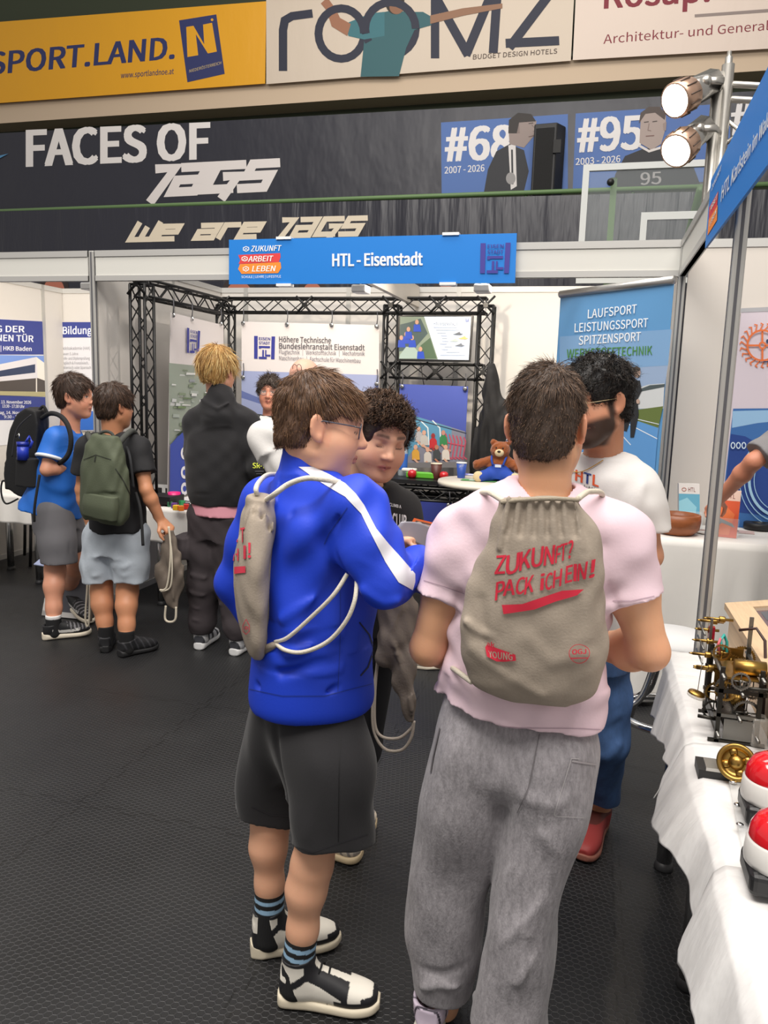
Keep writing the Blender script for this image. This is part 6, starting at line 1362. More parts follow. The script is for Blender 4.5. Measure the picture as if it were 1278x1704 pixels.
    F.loft([(J(292, 1012, Yb), .02, .012, (1, 0, 0)), (J(282, 980, Yb), .075, .03, (1, 0, 0)), (J(283, 945, Yb), .085, .036, (1, 0, 0)), (J(285, 910, Yb), .05, .03, (1, 0, 0)), (J(283, 882, Yb), .02, .016, (1, 0, 0))], .01, 2.2); F.fold([J(285, 890, Yb-.03), J(280, 940, Yb-.04), J(290, 1000, Yb-.03)], .012, .008); F.ripple(.007, (8, 8, 4), 75); F.build('bag_body', G, b)
    rope([J(281, 876, Yb-.03), J(284, 920, Yb-.05), J(278, 975, Yb-.05), J(266, 982, Yb-.05)], .006, b, 'drawcord', '#c9c0ae'); rope([J(280, 876, Yb-.03), J(286, 925, Yb-.05), J(284, 975, Yb-.05), J(268, 984, Yb-.05)], .005, b, 'drawcord', '#c9c0ae'); rope([J(276, 1008, Yb-.02), J(275, 1030, Yb-.02), J(284, 1035, Yb-.02), J(292, 1030, Yb-.02), J(293, 1010, Yb-.02)], .007, b, 'drawcord', '#c9c0ae')
    b = empty('drawstring_bag', J(150, 1040, Yb+.1), 'pale cords of a string bag hanging between the two boys at the left', 'bag')
    rope([J(146, 880, Yb+.12), J(146, 960, Yb+.1), J(142, 1030, Yb+.1), J(148, 1036, Yb+.1), J(150, 960, Yb+.1), J(149, 880, Yb+.12)], .006, b, 'drawcord', '#c9c0ae')
    F = Field(*bounds([J(150, 900, Yb+.15), J(156, 1034, Yb+.15)], .06), .005); F.loft([(J(150, 1034, Yb+.14), .012, .01, (1, 0, 0)), (J(153, 990, Yb+.15), .025, .02, (1, 0, 0)), (J(152, 900, Yb+.15), .015, .012, (1, 0, 0))], .01); F.build('bag_body', G, b)
left_boys()
def hoodie_boy():
    Y_ = 4.2; e = person('tall blond boy in black hooded sweatshirt and dark cargo trousers seen from behind', J(350, 1080, Y_)); fw = nrm((.12, 1, 0)); rt = np.array([fw[1], -fw[0], 0])
    H = Head(J(362, 618, Y_), (.12, 1, -.08), (0, 0, 1), 1.05); nk = J(364, 680, Y_); SL, SR = J(326, 700, Y_), J(412, 700, Y_); EL, ER = J(330, 790, Y_+.06), J(432, 778, Y_-.04); WL, WR = J(345, 800, Y_+.28), J(415, 815, Y_+.2)
    hL, tL = P(330, 1082, Z=0), P(362, 1055, Z=0); hR, tR = P(388, 1092, Z=0), P(410, 1078, Z=0); tR = hR+nrm(tR-hR)*.29; tL = hL+nrm(tL-hL)*.29
    AL = lerp(hL, tL, .2)+np.array([0, 0, .1]); AR = lerp(hR, tR, .2)+np.array([0, 0, .1]); KL, KR = J(340, 970, Y_), J(385, 970, Y_); HL_, HR_ = J(342, 860, Y_), J(384, 860, Y_)
    lo, hi = bounds([H.w(0, 0, .13), SR, SL, ER, EL, WR, WL, hR, tR, hL, tL], .15); F = Field(lo, hi, .0068); H.sculpt(F, nk, r_neck=.052)
    pel = J(364, 850, Y_); F.loft([(pel, .12, .09, rt), (lerp(pel, nk, .85), .15, .08, rt), (nk, .07, .055, rt)], .04); arm(F, SR, ER, WR); arm(F, SL, EL, WL); hand(F, WR, nrm(WR-ER), (0, 0, -1), 1., .6, -1); hand(F, WL, nrm(WL-EL), (0, 0, -1), 1., .6, 1); leg(F, HL_, KL, AL); leg(F, HR_, KR, AR)
    F.build('body', SKINM, e, lambda V: H.paint(V, base_col(V, '#dba083'), None, flush=.3))
    F = Field(H.c-.19, H.c+.21, .0045); scalp(F, H, .016, top=.008); face_cut(F, H, .06, nape=-.06); F.ripple(.004, (14, 14, 6), 8); hb = F.build('hair', M('#b08852', .5, 0., (80, .7, (1, 1, .3), .006)), e)
    strands('hair_lock', H, hb, hb, 2600, lambda L: np.where(L[:, 2] > .02, .075, .025), HAIRM, 18, None, .9, .0018, (0, -.02, .115), .12, grav=.35, cols=('#c9a063', '#b48a50', '#dab877', '#977040', '#e2c68c'))
    F = Field(lo-.03, hi+.03, .007); hem = J(366, 838, Y_)
    F.loft([(hem, .185, .15, rt), (lerp(hem, nk, .2), .205, .165, rt), (lerp(hem, nk, .6), .2, .15, rt), (lerp(hem, nk, .85), .19, .11, rt), (nk, .09, .075, rt)], .035, 2.2)
    for S, E_, W_ in ((SL, EL, WL), (SR, ER, WR)): trap(F, nk, S); F.chain([(S, .07), (lerp(S, E_, .5), .07), (E_, .066), (W_, .048)], .035)
    F.fold([J(318, 822, Y_-.16), J(366, 824, Y_-.18), J(412, 822, Y_-.16)], .008, -.008)
    F.loft([(J(362, 712, Y_-.1), .07, .03, rt), (J(362, 695, Y_-.09), .1, .055, rt), (J(363, 670, Y_-.05), .105, .07, rt), (J(364, 645, Y_-.02), .085, .07, rt)], .03, 2.); F.cap(H.w(0, -.02, -.05), nk, .06, .066, .008, 's'); F.fold([J(332, 690, Y_-.13), J(362, 702, Y_-.18), J(392, 690, Y_-.13)], .012, -.01); F.fold([J(335, 665, Y_-.1), J(362, 680, Y_-.14), J(390, 665, Y_-.1)], .01, .01)
    F.ripple(.006, (4, 4, 4), 81); hd = F.build('hoodie', M('#19181b', .9, 0., (120, .25, (1, 1, 1), .003), sheen=.1), e)
    w = Wrap([hd], .003, 5); w.text('SR-7', (421, 779), (441, 779), (8.5, (0, -1)), '#d6e04a', .03); w.stroke(((425, 784), (438, 784)), 1, '#77777c'); w.stroke(((427, 788), (436, 788)), 1, '#77777c'); w.build(hd)
    F = Field(lo-.03, hi+.03, .007); F.loft([(J(366, 856, Y_), .182, .145, rt), (J(366, 836, Y_), .178, .143, rt)], .005); F.build('t_shirt_hem', M('#df9aa8', .85), e)
    F = Field(lo-.03, hi+.03, .007); F.loft([(J(364, 895, Y_), .15, .12, rt), (J(365, 845, Y_), .165, .13, rt)], .04)
    for Hp, K, A in ((HL_, KL, AL), (HR_, KR, AR)): F.chain([(Hp, .11), (lerp(Hp, K, .5), .105), (K, .1), (lerp(K, A, .8), .078), (A+(0, 0, .02), .06)], .04); F.cut(A+(0, 0, .0), (0, 0, -1), A, .15)
    F.loft([(J(312, 925, Y_-.02), .06, .1, rt), (J(312, 890, Y_-.02), .06, .1, rt)], .015, 3)
    for y in (955, 985, 1010, 1030): F.fold([J(312, y, Y_-.1), J(340, y+8, Y_-.1), J(365, y-4, Y_-.1)], .014, .01)
    F.ripple(.006, (5, 5, 4), 82); F.build('cargo_trousers', M('#3a3336', .85, 0., (120, .25, (1, 1, 1), .003)), e)
    def up(L, V): o = base_col(V, '#cfcfd2'); x, y, z = L.T; o[(np.abs(np.sin(y*14+z*22)) > .8) & (z > .03)] = lin('#3b3c42'); return o
    for h_, t_ in ((hL, tL), (hR, tR)): shoe(e, h_, t_, .1, up, '#dcdcdc', 1.15, sole_h=.036, h=.005)
hoodie_boy()
def bust(label, Hc, Hf, k, skin, hair, shirt, Y_, foot, tilt=(0, 0, 1), hs=None, trousers='#24262c', sleeves=True, paint=None, hairy=True, arms=None, gl=None, shirtname='shirt', nkd=None, hw=.2, eyes='open', stub=None, sf=.68):
    """a plainer standing figure for people mostly hidden in the picture"""
    e = person(label, foot); fw = nrm((Hf[0], Hf[1], 0)); rt = np.array([fw[1], -fw[0], 0]); H = Head(Hc, Hf, tilt, k); nk = np.array(Hc)-fw*.035+np.array([0, 0, -.19]); g = np.array([foot[0], foot[1], 0])
    hz = nk[2]; S = {s: nk+rt*s*hw+np.array([0, 0, -.07]) for s in (-1, 1)}
    A_ = {s: ((nk+rt*s*(hw+.06)+np.array([0, 0, -.34])), (nk+rt*s*(hw-.02)+fw*.18+np.array([0, 0, -.45]))) for s in (-1, 1)}
    if arms: A_.update(arms)
    pel = lerp(nk, g, .42); lo, hi = bounds([H.w(0, 0, .13), H.w(0, .12, 0), S[-1], S[1], A_[1][0], A_[1][1], A_[-1][0], A_[-1][1], g+(0, 0, .05), g+fw*.2+(0, 0, .1)], .17)
    F = Field(lo, hi, .0065); H.sculpt(F, nk, r_neck=.056); F.loft([(pel, .12, .1, rt), (lerp(pel, nk, .6), .15, .1, rt), (nk, .08, .06, rt)], .04)
    hp = {s: pel+rt*s*.09 for s in (-1, 1)}; an = {s: g+rt*s*.11+np.array([0, 0, .09]) for s in (-1, 1)}
    for s in (-1, 1):
        arm(F, S[s], A_[s][0], A_[s][1], 1.08); d = nrm(A_[s][1]-A_[s][0]); hand(F, A_[s][1], d, (-rt*s*.5-np.array([0, 0, .8])), 1.02, .6, -s); leg(F, hp[s], lerp(hp[s], an[s], .5), an[s], 1.05)
    F.build('body', SKINM, e, lambda V: H.paint(V, base_col(V, skin), None, flush=.3, eyes=eyes, stubble=stub))
    if hairy:
        F = Field(H.c-.19, H.c+.21, .005); scalp(F, H, .014, top=.012); face_cut(F, H, .06, nape=-.06); F.ripple(.006, (18, 18, 14), 9); hb = F.build('hair', M(hair[0], .5, 0., (80, .7, (1, 1, .6), .006)), e); strands('hair_lock', H, hb, hb, 1500, .045, HAIRM, 21, lambda L: ~((L[:, 1] > .05) & (L[:, 2] < .05)), .7, .0018, (0, -.04, .1), .4, curl=.004, seg=5, cols=hair)
    if gl: glasses(e, H, gl, .0011)
    F = Field(lo-.03, hi+.03, .007); hem = lerp(pel, g, .04); F.loft([(hem, .19, .15, rt), (lerp(hem, nk, .5), .185, .145, rt), (lerp(hem, nk, .82), hw+.0, .11, rt), (nk, .085, .072, rt)], .035, 2.2)
    trap(F, nk, S[1], S[-1])
    for s in (-1, 1): shirt_sleeve(F, S[s]+(0, 0, .0), A_[s][0], sf, .07, .082)
    F.cap(H.w(0, -.025, -.05), nk, .058, .068, .004, 's'); F.ripple(.006, (4, 4, 4), int(abs(Hc[0])*100)); ts = F.build(shirtname, shirt, e, paint)
    F = Field(lo-.03, hi+.03, .008); F.loft([(pel-(0, 0, .06), .16, .125, rt), (pel+(0, 0, .04), .16, .125, rt)], .03)
    for s in (-1, 1): F.chain([(hp[s], .1), (lerp(hp[s], an[s], .5), .085), (an[s]+(0, 0, .03), .072)], .03); F.cut(an[s]-(0, 0, .01), (0, 0, -1), an[s], .15)
    F.build('trousers', M(trousers, .85), e)
    for s in (-1, 1): h_ = g+rt*s*.11-fw*.06; shoe(e, h_, h_+fw*.28, .1, plain('#26262a'), '#d0d0d0', 1.1, h=.006)
    return e, H, ts, nk
HcM = J(449, 655, 5.75)
def polo(V):
    o = base_col(V, '#2a2f33'); return o
e, H, ts, nk = bust('man with glasses and dark wavy hair in a dark polo shirt with lime print', HcM, (.25, -.95, -.02), 1.02, '#c98a72', ('#3a312c', '#4b403a', '#5a4e48'), M('#ffffff', .8, 0., vcol=1), 5.75, (HcM[0]-.02, HcM[1]+.03), paint=polo, gl='#5a5c62', shirtname='polo_shirt')
w = Wrap([ts], .003, 5); w.poly(((432, 694), (436, 690), (465, 700), (468, 706), (450, 702), (434, 700)), '#c9cdd0'); w.poly(((434, 708), (446, 702), (462, 706), (460, 730), (436, 736)), '#7fbf3a'); w.text('96', (437, 730), (452, 727), (14, (0, -1)), '#2c4020', .04); w.build(ts)
HcB = J(508, 640, 3.7)
arm_b = {-1: (J(462, 772, 3.62), J(480, 815, 3.72))}
e, H, ts, nk = bust('bald man in white T-shirt hidden behind the boy in the blue jacket, glasses pushed up', HcB, (-.1, .98, -.2), 1.05, '#dba58f', ('#cfc3b8',), M('#d8d5d2', .85, 0., (120, .2, (1, 1, 1), .003)), 3.7, (HcB[0]+.05, HcB[1]), hairy=False, arms=arm_b, shirtname='t_shirt', hw=.21, trousers='#3a4660')
g = MB(); p = J(492, 612, 3.62)
for sx in (0, 1):
    c = p+np.array([.0+.03*sx, -.01-.02*sx, -.002]); g.tube([c+np.array([.012*math.cos(a), -.012*math.sin(a)*.3, .018*math.sin(a)]) for a in np.linspace(0, 6.283, 21)[:-1]], .0015, ('#3a3c44', .3), 6, closed=True)
g.tube([p+(0.04, 0, .005), p+(.07, .05, .0), H.w(.085, -.01, .05)], .0015, ('#3a3c44', .3), 6); g.build('glasses', e)
HcG = J(1400, 600, 3.95)
e, H, ts, nk = bust('person in grey T-shirt at the right edge reaching down to the brochures', HcG, (-.9, -.45, -.25), 1.04, '#c9866a', ('#3a302a', '#4b3f36'), M('#807e80', .9, 0., (160, .4, (1, 1, 1), .003)), 3.95, (HcG[0]-.04, HcG[1]), arms={1: (J(1254, 768, 4.05), J(1196, 832, 4.25)), -1: (J(1350, 800, 3.8), J(1340, 900, 3.7))}, shirtname='t_shirt', hw=.2, sf=.88)
# watcher on a stool hidden behind the boy in pink: only a shoe and trouser leg show
e = person('seated person almost hidden behind the boy in pink, grey trainer on the floor', P(800, 1120, Z=0))
s0 = J(880, 870, 4.35); t0 = P(752, 1112, Z=0); tt = P(696, 1112, Z=0)
F = Field(*bounds([s0+(0, 0, .35), s0+(.25, 0, -.3), t0, tt, s0+(-.3, 0, 0), J(860, 760, 4.35)], .2), .008); H = Head(J(905, 735, 4.38), (-.7, .5, -.2), (0, 0, 1), 1.); nk = J(910, 795, 4.38)
hpv = J(900, 985, 4.35); kn = J(790, 985, 4.25); an = t0+np.array([-.0, 0, .1])
H.sculpt(F, nk); F.loft([(hpv, .13, .11, (1, 0, 0)), (lerp(hpv, nk, .6), .15, .1, (1, 0, 0)), (nk, .08, .06, (1, 0, 0))], .04); F.chain([(hpv+(-.05, -.08, 0), .08), (kn, .058), (an, .04)], .03); F.chain([(hpv+(.05, .08, 0), .08), (J(830, 985, 4.38), .058), (J(830, 1060, 4.38), .04)], .03)
for s in (-1, 1): arm(F, nk+(s*.17, 0, -.08), nk+(s*.2, -.05, -.34), nk+(s*.1-.15, -.1, -.4)); hand(F, nk+(s*.1-.15, -.1, -.4), (-1, -.2, -.1), (0, 0, -1), 1., .5, s)
F.build('body', SKINM, e, lambda V: base_col(V, '#d09a80')); F = Field(H.c-.18, H.c+.2, .006); scalp(F, H, .012); face_cut(F, H); F.build('hair', M('#2c211b', .6), e)
F = Field(*bounds([s0+(0, 0, .35), s0+(.25, 0, -.3), t0, tt, s0+(-.3, 0, 0), J(860, 760, 4.35)], .2), .008); F.loft([(hpv, .17, .14, (1, 0, 0)), (lerp(hpv, nk, .6), .18, .13, (1, 0, 0)), (nk, .085, .07, (1, 0, 0))], .04)
for s in (-1, 1): F.chain([(nk+(s*.17, 0, -.08), .075), (nk+(s*.19, -.03, -.24), .07)], .03)
F.cap(H.w(0, -.02, -.06), nk, .06, .065, .004, 's'); F.build('t_shirt', M('#2a2c33', .85), e)
F = Field(*bounds([hpv, kn, an, J(830, 1060, 4.38)], .2), .008); F.chain([(hpv+(-.05, -.08, 0), .1), (kn, .085), (an+(0, 0, .03), .07)], .03); F.chain([(hpv+(.05, .08, 0), .1), (J(830, 985, 4.38), .085), (J(830, 1060, 4.38), .07)], .03); F.build('trousers', M('#17181b', .85), e)
shoe(e, t0, t0+nrm(tt-t0)*.28, .1, plain('#a39a8c', '#c9c2b6', lambda L: np.abs(np.sin(L[:, 1]*16+L[:, 2]*30)) > .85), '#d0c6b4', 1.1, h=.005)
s_ = empty('stool', (hpv[0], hpv[1], 0), 'wooden stool under the seated person behind the boy in pink', 'stool'); MB().lathe((hpv[0], hpv[1], hpv[2]-.17), [(.17, 0), (.18, .01), (.18, .03), (.17, .035)], ('#b08a5c', .5)).build('seat', s_)
for a in (.6, 2.2, 3.7, 5.3): MB().cyl((hpv[0]+.2*math.cos(a), hpv[1]+.2*math.sin(a), 0), (hpv[0]+.12*math.cos(a), hpv[1]+.12*math.sin(a), hpv[2]-.17), .016, ('#b08a5c', .5), 10).build('leg', s_)
# ================================================================== tables and the things on them
CLOTH = M('#d9d8d7', .62, 0., (8, .4, (1, 1.6, .5), .03)); CLOTHW = M('#d6d3ce', .7, 0., (5, .3, (1, 1, .4), .03))
def table(name, label, x0, x1, y0, y1, z, legs=None, group=None, legmat=CHROME, r=.022):
    e = empty(name, ((x0+x1)/2, (y0+y1)/2, 0), label, 'table', group)
    MB().box((x0, y0, z-.03), (x1, y1, z-.004), ('#cfcac0', .5)).build('tabletop', e)
    for lx, ly in legs or ((x0+.05, y0+.05), (x1-.05, y0+.05), (x0+.05, y1-.05), (x1-.05, y1-.05)):
        m = MB().cyl((lx, ly, .03), (lx, ly, z-.03), r, legmat, 16); m.lathe((lx, ly, 0), [(r*1.2, 0), (r*1.25, .006), (r*1.05, .03)], ('#2a2a2c', .5), 16); m.build('leg', e)
    return e
def cloth(label, x0, x1, y0, y1, z, hem, seed=1, amp=.007, mat=CLOTH, nu=60, nv=44, fx=None, group=None, far=.2, sides=True):
    """cloth over a table whose long side faces -x; hem(t) gives the drop end point for t along y"""
    rg = random.Random(seed); ph = [rg.uniform(0, 6.28) for _ in range(6)]
    def fn(u, v):
        y = y0+(y1-y0)*v; h = np.array(hem(v), float)
        if u < .45:
            a = u/.45; x = x1+(x0+.012-x1)*a
            zz = z+.0015*math.sin(x*31+ph[0]+y*9)+.001*math.sin(y*37+ph[1]+x*12)
            return (x, y, zz)
        t = (u-.45)/.55; e_ = np.array([x0, y, z]); k = min(1, t*3.0); q = e_+(h-e_)*t
        q[0] = x0+.012*(1-min(1, t*6))+(h[0]-x0)*t**.9; q[2] = z-(z-h[2])*(t**1.15)
        f = amp*t*(math.sin(y*29+ph[2]+1.5*math.sin(y*9))+.4*math.sin(y*61+ph[3]))
        return (q[0]+f-abs(f)*.2, q[1]+.4*f, q[2])
    m = MB().grid(fn, nu, nv, mat)
    o = m.build('tablecloth', None, recalc=False, solid=.003); tag(o, label, 'tablecloth', group)
    o.data.shade_smooth(); return o
def hemline(pts):
    p = np.array(pts, float); yy = p[:, 1]; o = np.argsort(yy); p = p[o]; T = (p[:, 1]-p[0, 1])/(p[-1, 1]-p[0, 1])
    def f(t): return [np.interp(t, T, p[:, i]) for i in range(3)]
    return f
ZT = .74
# ---- near row on the right
e = table('table', 'chrome legged exhibition table carrying the clockwork, under white cloth', .31, 1.25, 2.02, 2.76, ZT, ((.34, 2.66), (1.2, 2.66), (.36, 2.1), (1.2, 2.1)), r=.026)
e = table('table', 'chrome legged exhibition table nearest the viewer, under white cloths', .31, 1.25, .5, 1.96, ZT, ((.36, 1.86), (1.2, 1.86), (1.2, .6), (.36, .6)), r=.026)
h1 = [P(1137, 1300, X=.22), P(1112, 1290, X=.235), P(1108, 1250, X=.25), P(1092, 1222, X=.255)]
def q_(px, py, y): return P(px, py, Y=y)
c1 = cloth('white tablecloth under the clockwork mechanism, hanging over the table edge', .3, 1.3, 1.98, 2.8, ZT+.003, hemline([(.21, 1.98, .60), q_(1109, 1296, 2.06), q_(1108, 1250, 2.25), q_(1088, 1220, 2.5), q_(1086, 1192, 2.68), q_(1092, 1186, 2.8)]), 3)
MB().grid(lambda u, v: (.3+1.0*u+.0, 2.803+.012*v+.008*v*math.sin(u*40), ZT+.003-.25*v), 40, 10, CLOTH).build('side_drop', c1, recalc=False)
c2 = cloth('white tablecloth under the red buzzers with a pointed hanging corner', .29, 1.3, 1.44, 2.02, ZT+.009, hemline([(.27, 1.44, .6), q_(1150, 1500, 1.52), q_(1128, 1428, 1.64), q_(1084, 1376, 1.84), q_(1078, 1368, 1.88), q_(1096, 1330, 1.94), q_(1120, 1278, 2.02)]), 5)
c3 = cloth('white tablecloth in the bottom right corner, nearest the viewer', .285, 1.3, .55, 1.465, ZT+.015, hemline([(.22, .55, .35), (.2, 1.0, .34), q_(1165, 1690, 1.24), q_(1142, 1640, 1.33), q_(1129, 1606, 1.40), q_(1150, 1540, 1.465)]), 8)
# ---- clockwork mechanism
def zt(px, py, z=ZT+.004): return P(px, py, Z=z)
BR = M('#a98748', .34, 1.); STL = M('#7b7a76', .35, .9); DKS = M('#3a3834', .4, .8)
b0 = zt(1180, 1232)
e = empty('clockwork', b0+np.array([.04, .12, 0]), 'open tower clock mechanism of brass and dark steel on the white cloth', 'clockwork')
O = zt(1190, 1232); e.location = O; V3 = lambda x, y, z: O+np.array([x, y, z])
# X across the table, Y along it, Z up
mb = MB()
for y in (-.02, .26):
    mb.box(V3(-.008, y, .0), V3(.008, y+.012, .30), DKS); mb.box(V3(.13, y, .0), V3(.146, y+.012, .30), DKS)
    mb.box(V3(-.03, y, .0), V3(.17, y+.012, .014), DKS); mb.box(V3(-.02, y, .2), V3(.16, y+.012, .215), DKS); mb.box(V3(-.02, y, .105), V3(.16, y+.012, .118), STL)
mb.build('frame', e)
mb = MB(); mb.box(V3(-.004, .0, .03), V3(.004, .26, .075), DKS); mb.box(V3(.02, .27, .12), V3(.12, .278, .29), BR); mb.box(V3(.02, .0, .25), V3(.13, .2, .258), BR); mb.box(V3(.02, -.024, .02), V3(.12, -.016, .1), STL); mb.build('plate', e)
for x, z in ((-.0, .04), (.138, .04), (-.0, .27), (.138, .27), (.07, .21), (.07, .11)): MB().cyl(V3(x, -.06, z), V3(x, .3, z), .007, STL, 10).build('shaft', e)
mb = MB(); mb.cyl(V3(.07, .02, .07), V3(.07, .22, .07), .045, DKS, 24)
for k in range(16): mb.lathe(V3(.07, .03+k*.0115, .07), [(.045, 0), (.047, .003), (.045, .006)], ('#56504a', .4, .7), 24, (0, 1, 0))
mb.build('drum', e)
def gear(c, r, t, n, mat, name='gear', ax=(0, 1, 0), spokes=4):
    m = MB(); a = nrm(ax); e1 = nrm(np.cross(a, (0, 0, 1) if abs(a[2]) < .9 else (1, 0, 0))); e2 = np.cross(a, e1); vs = []; N_ = n*4
    for s_ in (0, 1):
        for i in range(N_):
            w_ = 6.283*i/N_; rr = r if (i % 4) < 2 else r*.93; vs.append(c+a*t*s_+(e1*math.cos(w_)+e2*math.sin(w_))*rr)
        for i in range(N_): w_ = 6.283*i/N_; vs.append(c+a*t*s_+(e1*math.cos(w_)+e2*math.sin(w_))*r*.78)
    f = []
    for i in range(N_):
        j = (i+1) % N_; f += [(i, j, 2*N_+j, 2*N_+i), (N_+i, 3*N_+i, 3*N_+j, N_+j), (i, N_+i, N_+j, j), (2*N_+i, 2*N_+j, 3*N_+j, 3*N_+i)]
    m.add(vs, f, mat)
    for k in range(spokes): w_ = math.pi*k/spokes*2; d = e1*math.cos(w_)+e2*math.sin(w_); m.tube([c+a*t/2, c+a*t/2+d*r*.82], r*.06, mat, 6)
    m.cyl(c-a*t*.4, c+a*t*1.4, r*.16, mat, 14); return m.build(name, e)
for c, r, t, n, mt in (((.07, .235, .21), .062, .008, 40, BR), ((.02, .0, .2), .04, .006, 30, BR), ((.1, .01, .12), .05, .008, 36, STL), ((.03, .25, .1), .045, .007, 32, BR), ((.06, -.045, .26), .035, .006, 26, STL), ((.12, .28, .25), .05, .007, 34, BR), ((.05, .12, .17), .05, .008, 38, STL), ((.1, .16, .24), .045, .008, 32, BR), ((.02, .16, .3), .034, .006, 24, BR), ((.13, .08, .19), .04, .007, 30, STL), ((.0, .1, .08), .042, .007, 30, DKS)): gear(V3(*c), r, t, n, mt)
mb = MB(); mb.cyl(V3(.07, .03, .155), V3(.07, .21, .155), .024, BR, 24); mb.build('brass_barrel', e)
mb = MB(); mb.cyl(V3(.05, .05, .285), V3(.16, .05, .285), .03, BR, 20); mb.build('top_barrel', e)
for i, (x, y, z, l) in enumerate(((-.06, .3, .30, .09), (-.075, .24, .26, .1), (-.05, .33, .34, .08), (-.06, .2, .22, .09), (-.05, .27, .19, .08), (-.04, .36, .37, .09), (-.02, .33, .39, .1))):
    mb = MB(); mb.cyl(V3(x, y, z), V3(x+l, y, z), .006, BR, 10); mb.lathe(V3(x+l*.45, y, z), [(.012, 0), (.013, .004), (.013, .02), (.012, .024)], BR, 14, (1, 0, 0)); mb.tube([V3(x, y, z), V3(x-.016, y, z)], [.006, .002], BR, 8); mb.build('pin', e)
for z in (.24, .3, .36): MB().cyl(V3(-.045, .18, z), V3(-.045, .37, z), .004, STL, 8).build('rod', e)
MB().box(V3(-.012, .3, .29), V3(.01, .325, .36), M('#a01c30', .2)).build('red_lever', e)
mb = MB(); mb.tube([V3(.03, .2, .3), V3(.02, .22, .33), V3(.035, .24, .35), V3(.05, .25, .32), V3(.05, .23, .28)], .006, ('#2f9a92', .5), 8); mb.tube([V3(.02, .21, .28), V3(.01, .2, .32), V3(.02, .22, .34)], .005, ('#d0606a', .5), 8); mb.build('coloured_wire', e)
mb = MB(); mb.tube([V3(.1, .3, .36), V3(.16, .28, .38), V3(.19, .25, .34), V3(.195, .2, .22), V3(.19, .15, .06)], .006, ('#3a2420', .5), 8); mb.build('black_cable', e)
mb = MB(); mb.cyl(V3(.03, -.03, .23), V3(.25, -.03, .235), .008, DKS, 10); mb.box(V3(.17, -.045, .22), V3(.205, -.015, .25), DKS); mb.build('crank_shaft', e)
mb = MB(); mb.box(V3(.12, -.03, .005), V3(.175, .04, .115), M('#e6e2da', .06, 0., None, alpha=.3)); mb.build('clear_box', e, mods='soft', bw=.008)
mb = MB(); mb.lathe(V3(-.075, .06, .15), [(.03, 0), (.033, .004), (.03, .012), (.012, .016)], BR, 20, (.25, 0, 1)); mb.lathe(V3(-.075, .06, .142), [(.034, 0), (.036, .006), (.034, .012)], M('#d8d0c4', .1, 0., None, alpha=.4), 20, (.25, 0, 1)); mb.build('bell', e)
MB().cyl(V3(-.07, .06, .17), V3(-.06, .08, .3), .0015, STL, 6).build('pendulum_wire', e)
mb = MB(); mb.cyl(V3(-.07, -.0, .09), V3(.0, -.0, .085), .007, DKS, 10); mb.build('arbor', e)
MB().box(V3(-.012, .29, .02), V3(-.002, .302, .40), STL).build('back_plate', e); MB().box(V3(.135, .29, .02), V3(.15, .3, .42), STL).build('back_plate', e)
e.scale = (.68,)*3
# ---- brass pulley wheel on black block
c = zt(1214, 1302)
e = empty('pulley_wheel', (c[0], c[1], ZT+.012), 'spoked brass wheel on a black block beside the red buzzers', 'wheel')
mb = MB(); mb.box((c[0]-.07, c[1]-.01, ZT+.006), (c[0]+.1, c[1]+.06, ZT+.03), ('#18181a', .4)); mb.box((c[0]-.055, c[1]-.012, ZT+.03), (c[0]-.02, c[1]+.04, ZT+.038), ('#b9b7b2', .3, .8)); mb.build('base', e)
ax = nrm((-.25, -.9, .35)); cc = np.array([c[0]+.01, c[1]-.005, ZT+.058]); mb = MB(); e1 = nrm(np.cross(ax, (0, 0, 1))); e2 = np.cross(ax, e1)
mb.lathe(cc, [(.022, .0), (.034, .002), (.04, .0), (.0425, .004), (.039, .01), (.0425, .016), (.04, .02), (.031, .016), (.03, .01), (.022, .01)], BR, 40, ax); mb.lathe(cc, [(.002, .004), (.016, .004), (.017, .016), (.007, .024), (.002, .024)], BR, 24, ax)
for k in range(4): d = e1*math.cos(k*1.571+.4)+e2*math.sin(k*1.571+.4); mb.tube([cc+ax*.01+d*.014, cc+ax*.01+d*.033], [.008, .01], BR, 8, flat=(.5, ax))
mb.build('wheel', e); MB().lathe(cc+ax*.004, [(.028, 0), (.028, .004)], ('#3b2f1a', .5), 24, ax).build('hub_disc', e)
# ---- acrylic board with two red buzzers
ZB = ZT+.012; e = empty('acrylic_board', zt(1240, 1380), 'clear acrylic board with screws lying under the red buzzers', 'board')
qd = [P(*p, Z=ZB+.012) for p in ((1213, 1298), (1241, 1442), (1360, 1446), (1330, 1302))]
MB().slab(qd, (0, 0, -1), .01, M('#e4e6e6', .08, 0., None, alpha=.28)).build('plate', e, mods='soft', bw=.003)
mb = MB()
for p in ((1220, 1303), (1227, 1341), (1242, 1341), (1231, 1374), (1246, 1435)): k = P(*p, Z=ZB+.014); mb.lathe(k, [(.003, 0), (.007, .001), (.0075, .004), (.004, .006)], CHROME, 14)
mb.build('screw', e)
def buzzer(px, py, label, r=.056):
    base = P(px, py, Z=ZB+.012); x, y, z = base; e = empty('buzzer', base, label, 'buzzer', 'red dome buzzers')
    m = MB().box((x-r*.95, y-r*.95, z+.001), (x+r*.95, y+r*.95, z+.045), ('#1a1a1c', .4)); m.build('housing', e, mods='soft', bw=.012)
    MB().lathe((x, y, z+.045), [(r*1.02, 0), (r*1.04, .008), (r*1.0, .04), (r*.92, .046)], ('#d5d3cf', .35), 36).build('collar', e)
    MB().lathe((x, y, z+.085), [(r*.93, 0), (r*.95, .008), (r*.9, .026), (r*.72, .044), (r*.42, .055), (.004, .059)], M('#cf1420', .12, 0., None, coat=.8), 36).build('dome', e)
    return e
